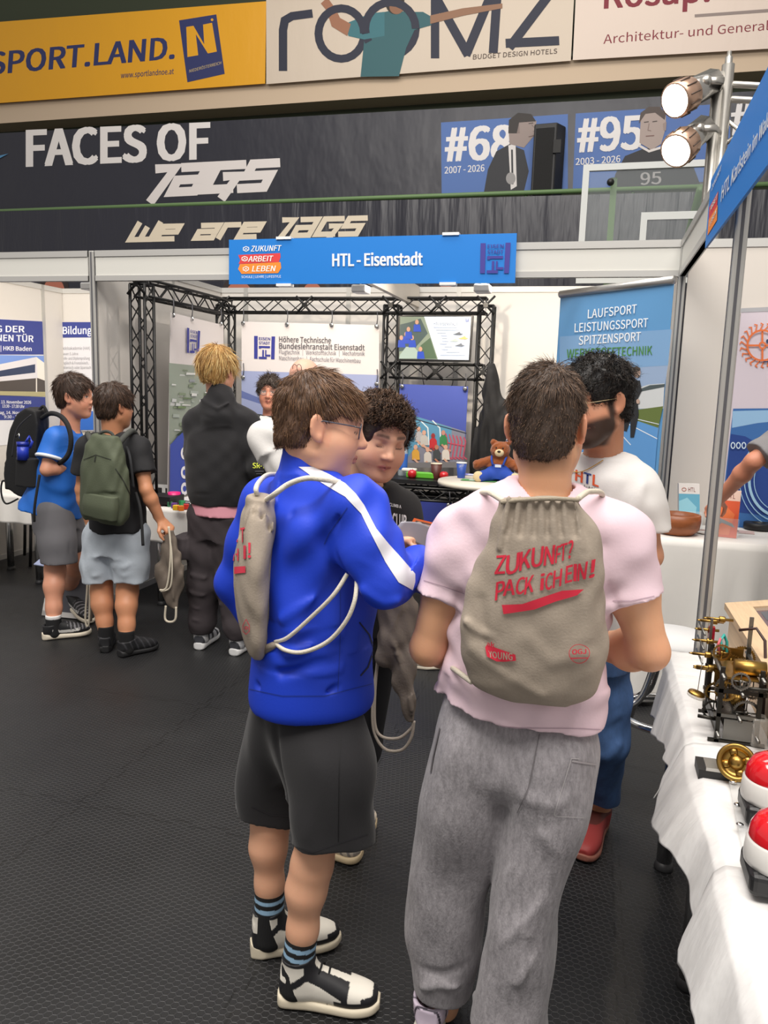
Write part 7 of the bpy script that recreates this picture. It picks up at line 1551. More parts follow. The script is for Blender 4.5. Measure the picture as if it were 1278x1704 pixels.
buzzer(1290, 1474, 'red dome buzzer nearest the viewer at the right edge'); buzzer(1278, 1362, 'red dome buzzer beside the brass wheel')
mb = MB(); k = P(1262, 1318, Z=ZB+.013)
# ---- oak display case behind
zc = .93; a = P(1206, 1003, Z=zc); b2 = P(1290, 1135, Z=zc)
e = empty('display_case', (.85, 2.45, ZT), 'pale oak box frame display case with glass lid at the right edge', 'display case')
x0, y0, y1, x1 = a[0], 1.75, a[1], 1.25; OAK = M('#c9ad8b', .5, 0., (8, .15, (12, 1, 12), .004), var=(6, .12, (14, 1, 14)))
mb = MB(); mb.hexa([(x0+.02, y0, ZT+.006), (x1, y0, ZT+.006), (x1, y1, ZT+.006), (x0+.02, y1, ZT+.006), (x0+.02, y0, zc-.02), (x1, y0, zc+.12), (x1, y1, zc+.12), (x0+.02, y1, zc-.02)], OAK); mb.build('box', e)
sl = lambda x: zc+(x-x0)*.14/(x1-x0); fwid = .075; mb = MB()
def rim(xa, xb, ya, yb): mb.hexa([(xa, ya, sl(xa)-.022), (xb, ya, sl(xb)-.022), (xb, yb, sl(xb)-.022), (xa, yb, sl(xa)-.022), (xa, ya, sl(xa)), (xb, ya, sl(xb)), (xb, yb, sl(xb)), (xa, yb, sl(xa))], OAK)
rim(x0, x0+fwid, y0, y1); rim(x1-fwid, x1, y0, y1); rim(x0+fwid, x1-fwid, y1-fwid, y1); rim(x0+fwid, x1-fwid, y0, y0+fwid); mb.build('frame', e)
mb = MB(); xa, xb = x0+fwid, x1-fwid; mb.add([(xa, y0+fwid, sl(xa)-.015), (xb, y0+fwid, sl(xb)-.015), (xb, y1-fwid, sl(xb)-.015), (xa, y1-fwid, sl(xa)-.015)], [(0, 1, 2, 3)], ('#4a1f28', .3))
for i, (u, v, w_, h_, cl) in enumerate(((.02, .02, .1, .1, '#2b2f3a'), (.05, .14, .12, .05, '#c9c4bb'), (.14, .03, .1, .1, '#8a8f96'), (.03, .22, .16, .1, '#6b2b34'))): mb.add([(xa+u, y1-fwid-v, sl(xa+u)-.013), (xa+u+w_, y1-fwid-v, sl(xa+u+w_)-.013), (xa+u+w_, y1-fwid-v-h_, sl(xa+u+w_)-.013), (xa+u, y1-fwid-v-h_, sl(xa+u)-.013)], [(0, 1, 2, 3)], cl)
mb.build('picture', e); MB().add([(xa, y0+fwid, sl(xa)-.006), (xb, y0+fwid, sl(xb)-.006), (xb, y1-fwid, sl(xb)-.006), (xa, y1-fwid, sl(xa)-.006)], [(0, 1, 2, 3)], M('#e8eef0', .03, 0., None, alpha=.1)).build('glass', e)
# ---- bar stool ring between the tables
c = P(1075, 1215, Z=.26); e = empty('bar_stool', (c[0]+.07, c[1], 0), 'chrome bar stool with foot ring behind the cloth covered table', 'stool'); cx_, cy_ = c[0]+.07, c[1]
mb = MB(); mb.tube([(cx_+.19*math.cos(a), cy_+.19*math.sin(a), .34) for a in np.linspace(0, 6.283, 41)[:-1]], .016, CHROME, 10, closed=True); mb.build('foot_ring', e)
for a in (.5, 2.2, 3.4, 5.0):
    d = np.array([math.cos(a), math.sin(a), 0]); o = np.array([cx_, cy_, 0]); MB().tube(catmull([o+d*.26, o+d*.245+(0, 0, .12), o+d*.18+(0, 0, .33), o+d*.1+(0, 0, .42), o+d*.05+(0, 0, .62)], 6), .014, CHROME, 10).build('leg', e)
MB().lathe((cx_, cy_, .62), [(.04, 0), (.16, .01), (.17, .03), (.15, .06)], ('#d8d8d8', .5), 30).build('seat', e)
# ---- cloth covered counter of the right booth
ZR = .9; e = table('table', 'counter table of the right booth under a floor length cloth', .3, 1.9, 4.22, 4.74, ZR)
def fn(u, v):
    x = .24+1.75*u; 
    if v < .35: return (x, 4.75-(4.75-4.2)*v/.35, ZR+.003)
    t = (v-.35)/.65; f = .022*t*math.sin(x*30+2*math.sin(x*7)); return (x, 4.195-.05*t**.7+f, ZR-(ZR-.03)*t)
o = MB().grid(fn, 90, 40, CLOTHW).build('tablecloth', None, recalc=False, solid=.003); tag(o, 'white floor length cloth on the counter with bowl and brochures', 'tablecloth')
def fs(u, v): y = 4.2+.54*u; return (.238-.02*v+.014*v*math.sin(u*17), y, ZR+.002-(ZR-.03)*v)
MB().grid(fs, 30, 20, CLOTHW).build('side_drop', o, recalc=False)
c = P(1128, 862, Y=4.36); WD = M('#8a4f2c', .4, 0., (14, .1, (1, 1, 5), .003), var=(5, .35, (1, 1, 6)))
e = empty('wooden_bowl', (c[0], c[1], ZR+.005), 'round reddish wooden bowl on the cloth beside the brochure holders', 'bowl')
MB().lathe((c[0], c[1], ZR+.005), [(.055, 0), (.085, .004), (.112, .03), (.118, .075), (.116, .108), (.109, .11), (.105, .08), (.095, .03), (.06, .014), (.002, .012)], WD, 14).build('bowl', e)
def leaflet(e, c, ang, w_, h_, tilt, top, body, shape=None):
    ca, sa = math.cos(ang), math.sin(ang); R_x = np.array([ca, sa, 0]); bk = np.array([-sa, ca, 0]); up = nrm(np.array([0, 0, 1])+bk*tilt); c = np.array(c)
    Q = lambda a, b, d=0: c+R_x*a*w_+up*b*h_+(-bk)*d
    MB().hexa([Q(-.5, 0, -.018), Q(.5, 0, -.018), Q(.5, 0, 0), Q(-.5, 0, 0), Q(-.5, 1, -.018), Q(.5, 1, -.018), Q(.5, 1, 0), Q(-.5, 1, 0)], top).build('brochure_stack', e)
    m = MB(); m.add([Q(-.5, 0, .001), Q(.5, 0, .001), Q(.5, .78, .001), Q(-.5, .78, .001)], [(0, 1, 2, 3)], body[0]); m.add([Q(-.5, .05, .0016), Q(.2, .05, .0016), Q(.35, .5, .0016), Q(-.1, .7, .0016), Q(-.5, .62, .0016)], [(0, 1, 2, 3, 4)], body[1]); m.add([Q(-.5, .1, .002), Q(-.1, .3, .002), Q(.4, .22, .002), Q(.3, .3, .002), Q(-.2, .4, .002)], [(0, 1, 2, 3, 4)], body[2]); m.build('cover_print', e, recalc=False)
    v, f, ww = text_mesh('HTL', .05); m = MB(); m.add([Q(-.05+.35*p[0]/ww, .83+.09*p[1], .002) for p in v], f, '#7a3030'); m.tube([Q(-.25+.1*math.cos(a), .875+.035*math.sin(a), .002) for a in np.linspace(0, 6.283, 15)[:-1]], .0014, ('#b0543c', .6), 5, closed=True); m.build('lettering', e, recalc=False)
    m = MB(); g_ = M('#e8eef0', .05, 0., None, alpha=.22); m.add([Q(-.55, 0, .02), Q(.55, 0, .02), Q(.55, .42, .028), Q(-.55, .42, .028)], [(0, 1, 2, 3)], g_); m.add([Q(-.55, 0, -.02), Q(-.55, 0, .02), Q(-.55, .42, .028), Q(-.55, .42, -.02)], [(0, 1, 2, 3)], g_); m.add([Q(.55, 0, -.02), Q(.55, 0, .02), Q(.55, .42, .028), Q(.55, .42, -.02)], [(0, 1, 2, 3)], g_); m.build('clear_holder', e, recalc=False)
c = P(1149, 868, Z=ZR+.006); c[1] += .1; e = empty('brochure_holder', c, 'clear stand of blue covered brochures behind the wooden bowl', 'brochure stand', 'brochure stands on the counter'); leaflet(e, P(1150, 850, Y=4.5)*np.array([1, 1, 0])+np.array([0, 0, ZR+.006]), .25, .115, .26, .25, '#d8d4d0', ('#5fa3bd', '#8cc4d4', '#2a4a8c'))
c = P(1205, 872, Y=4.36)*np.array([1, 1, 0])+np.array([0, 0, ZR+.006]); e = empty('brochure_holder', c, 'clear stand of orange covered brochures beside the reaching arm', 'brochure stand', 'brochure stands on the counter'); leaflet(e, c, -.2, .13, .25, .22, '#e2c4b4', ('#d4552c', '#e0733c', '#7a8a90'))
for i, (px, py, w_, h_, ang, cl, lb) in enumerate(((1168, 884, .16, .11, .5, '#c4beb8', 'spread of grey and white leaflets in front of the brochure stands'), (1222, 884, .2, .1, -.15, '#cbb0aa', 'pinkish leaflet lying to the right of the nearest aluminium post'), (1238, 868, .22, .14, .2, '#dcd9d6', 'white sheet lying on the counter beneath the grey sleeve'), (1226, 862, .12, .08, .4, '#d8cfc0', 'folded cream leaflet with small badges near the counter edge'))):
    c = P(px, py, Z=ZR+.006); mb = MB()
    for k in range(3 if i == 0 else 1): mb.box((c[0]-w_/2+k*.02, c[1]-h_/2-k*.02, c[2]+k*.002), (c[0]+w_/2+k*.02, c[1]+h_/2-k*.02, c[2]+.0018+k*.002), cl, ang+k*.2)
    if i != 2: mb.box((c[0]-w_*.3, c[1]-h_*.2, c[2]+.0062), (c[0]+w_*.1, c[1]+h_*.25, c[2]+.0066), ('#8d6f68', .6), ang)
    tag(mb.build('leaflet'), lb, 'leaflet')
c = P(1262, 880, Z=ZR+.01); mb = MB(); mb.lathe(c, [(.03, 0), (.075, 0), (.08, .006), (.08, .032), (.075, .036), (.04, .036), (.035, .03), (.035, .004), (.03, 0)], ('#121214', .5), 32); tag(mb.build('tape_roll'), 'black roll of strap lying on the counter at the right edge', 'roll')
mb = MB(); mb.tube([P(1215, 862, Z=ZR+.02), P(1240, 862, Z=ZR+.02), P(1262, 868, Z=ZR+.012), P(1300, 868, Z=ZR+.012)], .014, ('#141416', .6), 8, flat=(.35, (0, 0, 1))); tag(mb.build('strap'), 'black strap trailing over the counter towards the tape roll', 'strap')
# ---- two booth lamps on steel poles
def tp(px, py, y=5.0): return P(px, py, Y=y)
e = empty('lamp_stand', (P(1200, 250, Y=5.)[0], 5., 0), 'steel truss uprights with two lit spotlights at the upper right', 'lamp stand'); STE = M('#b9b6b0', .32, .9)
for (xa, ya, xb, yb) in ((1197, 122, 1176, 405), (1212, 108, 1190, 360)):
    a = tp(xa, ya); b = tp(xb, yb); b = np.array([a[0], a[1], .0]); m = MB(); m.cyl(b, a, .034, STE, 16); m.build('pole', e)
a = tp(1212, 108); m = MB(); m.lathe(a-(0, 0, .06), [(.03, 0), (.032, .01), (.032, .05), (.026, .055), (.02, .06), (.02, .1), (.012, .105), (.012, .13), (.002, .132)], STE, 18); m.lathe(a-(0, 0, .32), [(.026, 0), (.032, .004), (.032, .035), (.026, .04)], STE, 18); m.build('spigot', e)
m = MB()
for y in (140, 165): p0 = tp(1214, y); m.cyl(p0, p0+np.array([.9, .3, 0]), .018, STE, 10)
p0 = tp(1210, 200); m.cyl(p0, p0+np.array([.5, .15, -.35]), .012, STE, 8); m.cyl(tp(1206, 240), tp(1206, 240)+np.array([.5, .15, .4]), .012, STE, 8); m.build('crossbar', e)
def lamp(tail, mouth, yt, ym, label, on):
    a = tp(*tail, yt); b = tp(*mouth, ym); d = nrm(b-a); l = empty('stage_spotlight', a, label, 'spotlight', 'lit spotlights on the steel poles'); L = np.linalg.norm(b-a)
    m = MB(); m.lathe(a, [(.045, 0), (.072, .005), (.075, L*.62), (.07, L*.64)], M('#aeaca8', .25, .9), 8, d); m.build('body', l)
    m = MB(); m.lathe(a+d*L*.62, [(.07, 0), (.09, .01), (.093, L*.36), (.086, L*.37)], M('#c2a08a', .35, .8), 24, d)
    for k in range(12): w_ = k/12*6.283; e1 = nrm(np.cross(d, (0, 0, 1))); e2 = np.cross(d, e1); m.tube([a+d*L*.7+(e1*math.cos(w_)+e2*math.sin(w_))*.094, a+d*L*.93+(e1*math.cos(w_)+e2*math.sin(w_))*.094], .004, ('#4a3a30', .5), 5)
    m.build('front_ring', l); MB().lathe(b-d*.004, [(.002, .003), (.08, .003), (.083, 0), (.08, -.003), (.002, -.003)], M('#fff0d6', .3, 0., None, emit=14.), 24, d).build('lens', l)
    m = MB(); s0 = a+d*L*.25; pp = tp(1197, tail[1]+14); m.tube([s0+np.array([.0, -.085, 0]), s0+np.array([.09, -.07, .0]), pp+np.array([-.0, -.04, 0])], .02, STE, 8, flat=(.4, (0, 1, 0))); m.ball(s0+np.array([0, -.08, 0]), .03, STE); m.build('bracket', l)
    m = MB(); m.tube([a+(0, .02, -.03), a+(.03, .02, -.09), a+(.06, .02, -.05), pp+(0, .02, -.1)], .006, BLACKM, 6); m.build('cable', l)
    spot('spot_beam', b+d*.03, b+d*2, on, (1, .84, .64), 75, .7, .05)
lamp((1188, 136), (1122, 168), 5.0, 4.78, 'upper lit spotlight on the steel pole', 38); lamp((1172, 212), (1124, 252), 5.0, 4.78, 'lower lit spotlight on the steel pole', 38)
# ---- middle booth: counter, round table and what stands on them
yc = 5.62; zc_ = P(700, 797, Y=yc)[2]; xa, xb = P(636, 797, Y=yc)[0], P(782, 797, Y=yc)[0]
e = empty('truss_counter', ((xa+xb)/2, yc+.2, 0), 'black topped counter carried on lattice truss in the middle booth', 'counter')
MB().box((xa, yc-.1, zc_-.03), (xb, yc+.34, zc_), ('#141416', .4)).build('countertop', e)
for y_ in (yc-.06, yc+.28):
    truss((xa+.02, y_, zc_-.1), (xb, y_, zc_-.1), .09, e, .12)
    for x_ in (xa+.06, xb-.06): truss((x_, y_, .02), (x_, y_, zc_-.14), .09, e, .14, up=(0, 1, 0), name='truss_leg')
e, s = flat_thing('hanging_banner', 'blue banner with aircraft pictures hanging below the truss counter', 'banner', ((628, 960), (748, 960), (752, 838), (630, 830)), dict(Y=yc-.13), NF, .004, ('#343f8c', .45, 0, (2, .3, (1, 1, .4), .03)))
s.text('Flugtechnik', (673, 852), (696, 855), (5, (0, -1)), '#d9dcec', .0); s.text('Maschinenbau', (688, 936), (720, 939), (5, (0, -1)), '#d9dcec', .0); s.poly(((664, 868), (690, 866), (690, 890), (664, 890)), '#46503c'); s.build(e); hooks(e, ((747, 841),), dict(Y=yc-.14), .1)
mb = MB(); a = P(660, 822, Y=yc+.1); c = P(733, 840, Y=yc+.1); mb.box((a[0]-.2, yc+.05, c[2]-.1), (c[0], yc+.1, a[2]), ('#10182c', .3)); tag(mb.build('monitor'), 'dark flat monitor standing behind the truss under the counter', 'monitor'); MB().box((a[0]+.05, yc+.06, .0), (a[0]+.12, yc+.09, c[2]-.1), BLACKM).build('stand', bpy.data.objects['monitor'])
def onC(px, py, dy=.0): return P(px, py, Z=zc_+.001)
def apple(px, py, label, r=.034):
    c = P(px, py, Y=yc+.02); x, y = c[0], c[1]; e = empty('apple', (x, y, zc_+.001), label, 'apple', 'red apples on the counter'); MB().lathe((x, y, zc_+.001), [(.008, .002), (r*.6, 0), (r*.95, r*.5), (r, r), (r*.9, r*1.5), (r*.5, r*1.82), (.004, r*1.65)], M('#b4181f', .25, 0., None, coat=.4), 24).build('fruit', e); MB().tube([(x, y, zc_+r*1.6), (x+.004, y, zc_+r*2.1)], .0018, ('#3c2a18', .6), 6).build('stem', e)
apple(686, 783, 'red apple at the left beside the green pack'); apple(739, 783, 'red apple between the dark cup and the blue cup')
def cup(px, label, r, h, col, y=yc+.06, z=None, rimc=None, txt=None):
    x = P(px, 780, Y=y)[0]; z = zc_+.001 if z is None else z; e = empty('paper_cup', (x, y, z), label, 'cup'); MB().lathe((x, y, z), [(r*.72, 0), (r*.74, .002), (r, h), (r*.94, h), (r*.7, .006), (.002, .006)], col, 26).build('cup', e)
    if rimc: MB().lathe((x, y, z+h), [(r*.98, 0), (r*1.05, .004), (r*1.0, .008), (r*.9, .004)], rimc, 26).build('rim', e)
    if txt:
        s = Wrap([e.children[0]], .0012, 3); s.text(txt, (764, 778), (773, 774), (4, (0, -1)), '#dfe4f2', 0.); s.build(e.children[0])
cup(726, 'dark brown paper cup with pale lid between the apples', .042, .11, ('#4a1f18', .5), rimc=('#c9b8a4', .5))
zr = P(800, 800, Y=5.2)[2]; cxr = P(812, 800, Y=5.2)[0]
e = empty('round_table', (cxr, 5.2, 0), 'white round high table with the teddy bear on it', 'table'); MB().lathe((cxr, 5.2, zr-.035), [(.3, 0), (.335, .006), (.34, .02), (.335, .035), (.002, .035)], ('#dcd4c4', .4), 48).build('tabletop', e); MB().cyl((cxr, 5.2, .02), (cxr, 5.2, zr-.035), .035, CHROME, 20).build('column', e); MB().lathe((cxr, 5.2, 0), [(.24, 0), (.25, .01), (.1, .03), (.035, .04)], CHROME, 36).build('base', e)
cup(768, 'blue paper cup with white wording beside the teddy bear', .036, .1, ('#2c4fa8', .45), y=5.3, z=zr+.001, rimc=('#d8d8d8', .5), txt='Leipzger')
for i, (px, py, cl, w_, lb) in enumerate(((790, 790, '#6a6cb0', .16, 'violet leaflet on the round table beside the blue cup'), (800, 800, '#5d9a58', .26, 'green and blue leaflets spread in front of the teddy bear'), (845, 802, '#6f9cc0', .14, 'pale blue leaflet at the rim of the round table'))):
    c = P(px, py, Z=zr+.002); mb = MB(); mb.box((c[0]-w_/2, c[1]-.05, zr+.001+i*.002), (c[0]+w_/2, c[1]+.05, zr+.0025+i*.002), cl, .1*i-.1); mb.box((c[0]-w_*.3, c[1]-.03, zr+.0026+i*.002), (c[0]+w_*.1, c[1]+.02, zr+.003+i*.002), '#c9d4d8', .1*i-.1); tag(mb.build('leaflet'), lb, 'leaflet')
# plush bear
bx, by = P(829, 790, Y=5.22)[0], 5.24; BO = np.array([bx, by, zr]); bw = lambda x, y, z: BO+np.array([x, y, z])
e = empty('teddy_bear', BO, 'brown teddy bear in blue dungarees sitting on the round table', 'teddy bear'); FUR = M('#8c4a1e', .95, 0., (160, .8, (1, 1, 1), .006), sheen=.3); CRM = M('#d8c49c', .95, 0., (160, .6, (1, 1, 1), .004))
F = Field(BO-np.array([.25, .22, .02]), BO+np.array([.25, .2, .36]), .005); F.ell(bw(0, 0, .09), (.075, .065, .09)); F.ell(bw(.005, -.01, .21), (.066, .06, .06)); F.ell(bw(-.045, 0, .262), (.022, .014, .022), None, .01); F.ell(bw(.055, 0, .262), (.022, .014, .022), None, .01); F.chain([(bw(-.06, 0, .135), .032), (bw(-.14, -.03, .105), .034)], .02); F.chain([(bw(.06, 0, .135), .032), (bw(.13, -.03, .1), .034)], .02); F.ripple(.003, (25, 25, 25), 3); F.build('body', FUR, e)
F = Field(BO-np.array([.25, .22, .02]), BO+np.array([.25, .2, .36]), .005); F.ell(bw(.005, -.062, .196), (.032, .026, .026)); F.build('muzzle', CRM, e)
F = Field(BO-np.array([.25, .25, .02]), BO+np.array([.25, .2, .36]), .005); F.chain([(bw(-.04, -.02, .045), .048), (bw(-.11, -.1, .035), .036)], .02); F.chain([(bw(.04, -.02, .045), .048), (bw(.1, -.1, .035), .036)], .02); F.loft([(bw(0, 0, .02), .08, .07, (1, 0, 0)), (bw(0, 0, .075), .082, .072, (1, 0, 0)), (bw(0, 0, .12), .06, .068, (1, 0, 0))], .02); F.build('dungarees', M('#2348a8', .8, 0., (200, .3, (1, 1, 1), .002)), e)
for s_ in (-1, 1):
    MB().tube(catmull([bw(s_*.035, -.066, .115), bw(s_*.045, -.06, .15), bw(s_*.05, -.01, .17)], 5), .007, ('#2348a8', .8), 8).build('strap', e); MB().ball(bw(s_*.12, -.115, .036), .036, CRM, 12, (1, .6, 1)).build('foot_sole', e); MB().ball(bw(.005+s_*.022, -.062, .228), .006, ('#101010', .2), 10).build('eye', e)
MB().ball(bw(.005, -.087, .206), .009, ('#2a1a12', .4), 10, (1.3, .7, .9)).build('nose', e); MB().box(bw(-.018, -.074, .1), bw(.022, -.068, .118), ('#d4dae4', .6)).build('badge', e)
# green pack, white lid, bottle and papers
c = P(712, 788, Y=yc-.01); e = empty('food_pack', (c[0], yc, zc_), 'bright green long pack lying behind the apples on the counter', 'pack'); MB().box((P(674, 788, Y=yc)[0], yc+.03, zc_+.001), (P(722, 788, Y=yc)[0], yc+.1, zc_+.045), ('#58a82c', .4)).build('carton', e, mods='soft', bw=.008)
c = P(684, 775, Y=yc+.1); mb = MB().box((c[0]-.06, yc+.04, zc_+.046), (c[0]+.05, yc+.1, zc_+.068), ('#d6d4ce', .4)); tag(mb.build('plastic_tray', mods='soft', bw=.008), 'white plastic tray lying on top of the green pack', 'tray')
x = P(669, 780, Y=yc+.12)[0]; e = empty('water_bottle', (x, yc+.14, zc_), 'clear drinks bottle with blue label beside the curly haired boy', 'bottle'); MB().lathe((x, yc+.14, zc_+.001), [(.034, 0), (.036, .01), (.036, .17), (.03, .2), (.014, .235), (.014, .26)], M('#cfdfe6', .05, 0., None, alpha=.35), 24).build('bottle', e); MB().lathe((x, yc+.14, zc_+.05), [(.0365, 0), (.0368, .001), (.0368, .12), (.0365, .121)], ('#2f62b8', .4), 24).build('label', e); MB().lathe((x, yc+.14, zc_+.255), [(.016, 0), (.016, .022), (.002, .023)], ('#2450a8', .4), 18).build('cap', e)
c = P(700, 794, Z=zc_); mb = MB().box((c[0]-.09, c[1]-.04, zc_+.001), (c[0]+.1, c[1]+.06, zc_+.003), ('#a8bcc0', .6), .2); tag(mb.build('leaflet'), 'pale leaflet lying in front of the apples on the counter', 'leaflet')
# black jacket hanging on the truss
e = empty('jacket', P(815, 780, Y=6.15), 'black jacket hanging from the right end of the truss frame', 'jacket'); F = Field(*bounds([P(786, 800, Y=6.1), P(850, 600, Y=6.2)], .15), .009); jc = lambda x, y: P(x, y, Y=6.13)
F.loft([(jc(818, 800), .165, .06, (1, 0, 0)), (jc(820, 740), .16, .07, (1, 0, 0)), (jc(822, 690), .12, .065, (1, 0, 0)), (jc(819, 640), .065, .045, (1, 0, 0)), (jc(815, 606), .03, .03, (1, 0, 0))], .03, 2.)
for a, b in (((812, 610), (800, 790)), ((818, 620), (820, 795)), ((822, 640), (838, 790))): F.fold([P(*a, Y=6.08), P((a[0]+b[0])/2-2, (a[1]+b[1])/2, Y=6.07), P(*b, Y=6.07)], .02, .016)
F.ripple(.012, (7, 3, 1.5), 91); F.build('cloth', M('#111114', .8, 0., (90, .3, (1, 1, 1), .004)), e)
# ---- left tables
e = table('table', 'table of the left booth behind the boy with the black rucksack', -5.0, -3.75, 4.95, 5.5, ZT, ((-4.22, 5.15), (-3.9, 5.2), (-4.75, 5.2), (-4.75, 5.45)), r=.028)
def fl_(u, v):
    x = -5.05+1.36*u
    if v < .4: return (x, 5.52-.6*v/.4, ZT+.004)
    t = (v-.4)/.6; return (x, 4.915-.02*t+.012*t*math.sin(x*31), ZT-.21*t)
o = MB().grid(fl_, 60, 24, CLOTHW).build('tablecloth', None, recalc=False, solid=.003); tag(o, 'short white cloth on the table at the left edge', 'tablecloth')
for (px, py, lb) in ((12, 940, 'black chair legs under the table at the left edge'),):
    e = empty('chair', (-4.9, 5.75, 0), 'thin legged dark chair behind the table at the left edge', 'chair')
    for x, y in ((-5.0, 5.6), (-4.65, 5.6), (-5.0, 5.95), (-4.65, 5.95)): MB().cyl((x-.03, y, 0), (x, y, .45), .014, ('#3a3a3c', .35, .6), 10).build('leg', e)
    MB().box((-5.03, 5.57, .45), (-4.62, 5.98, .48), ('#202022', .6)).build('seat', e, mods='soft', bw=.012); MB().box((-5.03, 5.95, .5), (-4.62, 5.98, .71), ('#202022', .6)).build('backrest', e, mods='soft', bw=.012)
TBx0, TBx1, TBy0, TBy1 = -3.28, -1.55, 4.86, 5.5
e = table('table', 'white clothed table with coloured blocks in front of the blond boy', TBx0, TBx1, TBy0, TBy1, ZT, ((-3.0, 4.95), (-1.7, 4.95), (-3.0, 5.4), (-1.7, 5.4)), r=.026)
def fb(u, v):
    x = TBx0-.03+(TBx1-TBx0+.06)*u
    if v < .4: return (x, TBy1-(TBy1-TBy0+.02)*v/.4, ZT+.004)
    t = (v-.4)/.6; return (x, TBy0-.024-.02*t+.012*t*math.sin(x*29), ZT-.24*t)
o = MB().grid(fb, 70, 24, CLOTHW).build('tablecloth', None, recalc=False, solid=.003); tag(o, 'white cloth under the pink beaker and coloured blocks', 'tablecloth')
c = P(290, 838, Z=ZT+.006); e = empty('beaker', c, 'bright pink plastic beaker on the white cloth', 'beaker'); MB().lathe(c, [(.036, 0), (.038, .002), (.047, .085), (.044, .085), (.035, .006), (.002, .006)], M('#e0247c', .35), 26).build('cup', e)
for px, py, cl, nm in ((283, 843, '#2f6a48', 'dark green'), (290, 845, '#6a3f86', 'purple'), (303, 841, '#2f8a50', 'green'), (293, 849, '#e2b52a', 'yellow'), (301, 850, '#e07b26', 'orange'), (310, 847, '#c23428', 'red'), (311, 845, '#1d1d20', 'black')):
    c = P(px, py, Z=ZT+.006); tag(MB().box(c+np.array([-.018, -.018, 0]), c+np.array([.018, .018, .036]), (cl, .4), R_.uniform(0, 1.5)).build('toy_block', mods='soft', bw=.003), nm+' toy block by the pink beaker', 'toy block', 'coloured blocks on the white cloth')
c = P(272, 826, Z=ZT+.006); mb = MB().box(c+np.array([-.07, -.02, 0]), c+np.array([.1, .03, .09]), ('#cfcfcf', .4)); mb.box(c+np.array([-.04, -.022, .02]), c+np.array([-.0, -.0195, .07]), ('#1c1c1e', .5)); mb.box(c+np.array([.03, -.022, .02]), c+np.array([.07, -.0195, .07]), ('#2a2a2c', .5)); tag(mb.build('power_supply', mods='soft', bw=.004), 'white power supply box behind the pink beaker', 'device')
mb = MB().box((XL-.1, 4.9, ZT+.02), (XL+.26, 5.1, .815), ('#121214', .5)); mb.box((XL-.1, 4.9, ZT+.005), (XL+.2, 5.08, ZT+.02), ('#121214', .5)); tag(mb.build('truss_base_plate'), 'black base plate under the left truss column on the white cloth', 'case')  # black base plate that the left truss column stands on
mb = MB(); mb.tube(catmull([P(262, 832, Z=ZT+.01), P(268, 838, Z=ZT+.012), P(262, 846, Z=ZT+.01), P(252, 840, Z=ZT+.012)], 6), .004, ('#b8222c', .5), 6); tag(mb.build('test_lead'), 'red test lead curled on the cloth by the power supply', 'cable')
mb = MB(); mb.tube(catmull([P(300, 832, Z=ZT+.01), P(318, 834, Z=ZT+.012), P(330, 826, Z=ZT+.012), P(345, 832, Z=ZT+.01)], 6), .004, ('#1a1a1c', .5), 6); tag(mb.build('test_lead'), 'black test lead lying right of the pink beaker', 'cable')
# floor stand with framed sheet and a booklet
a = P(72, 1024, Z=0); e = empty('floor_stand', a, 'white framed leaflet stand on the floor between the left boys and the table', 'stand')
mb = MB(); q = [a, a+(.4, .02, 0), a+(.4, .16, .42), a+(0.0, .14, .42)]; n_ = nrm(np.cross(q[1]-q[0], q[3]-q[0])); L_ = lambda u, v: q[0]*(1-u)*(1-v)+q[1]*u*(1-v)+q[2]*u*v+q[3]*(1-u)*v
for (u0, v0, u1, v1) in ((0, 0, 1, .08), (0, .92, 1, 1), (0, 0, .1, 1), (.9, 0, 1, 1)): mb.slab([L_(u0, v0), L_(u1, v0), L_(u1, v1), L_(u0, v1)], n_, .02, ('#d0cdca', .5))
mb.build('frame', e); MB().slab([L_(.1, .08), L_(.9, .08), L_(.9, .92), L_(.1, .92)], n_, .008, ('#4a4a52', .5)).build('picture', e); MB().slab([a+(.02, .3, 0), a+(.38, .3, 0), a+(.38, .16, .42), a+(.02, .14, .42)], (0, 1, 0), .012, ('#8a8784', .5)).build('back_strut', e)
c = P(76, 938, Y=a[1]+.1); mb = MB(); mb.slab([c+(-.05, -.06, 0), c+(.2, -.04, -.02), c+(.26, .1, .08), c+(.0, .1, .1)], (0, 0, 1), .006, ('#a9b4d8', .5)); o = mb.build('booklet'); tag(o, 'pale blue booklet propped on top of the floor stand', 'booklet')
# ---- what the curly haired boy holds
hx = CWR+np.array([.05, 0, 0])
e = empty('folder', CWR, 'open grey folder with dark blue inside held by the curly haired boy', 'folder'); Yf = CWR[1]
g = lambda px, py, dy=0: P(px, py, Y=Yf+dy)
def sheetgrid(m, a, b, c, d, bow, mat, n=10):
    def fn(u, v): p = (a*(1-u)+b*u)*(1-v)+(d*(1-u)+c*u)*v; return p+np.array([0, -bow*math.sin(u*3.14)*.4, bow*math.sin(u*3.14)])
    m.grid(fn, n, n, mat)
m = MB(); sheetgrid(m, g(648, 892, .0), g(735, 935, .1), g(748, 898, .12), g(668, 868, .02), .02, ('#8f8d95', .35)); m.build('grey_flap', e, recalc=False, solid=.002)
m = MB(); sheetgrid(m, g(682, 938, .02), g(742, 950, .1), g(752, 900, .11), g(722, 903, .06), .008, ('#26347c', .4)); m.build('blue_cover', e, recalc=False, solid=.002)
s = PSheet(g(715, 940, .015), nrm(CAM-g(715, 940))); s.text('Höhere Maschinen', (686, 938), (712, 937), (4, (0, -1)), '#d8dcec', 0.); s.poly(((704, 922), (716, 928), (716, 938), (708, 936)), '#d9d4c4'); s.build(e)
e = empty('picture_card', g(705, 880, .08), 'orange card with a pocket watch picture above the grey folder', 'card'); nn = nrm(CAM-g(705, 880)); s = PSheet(g(705, 880, .1), nn)
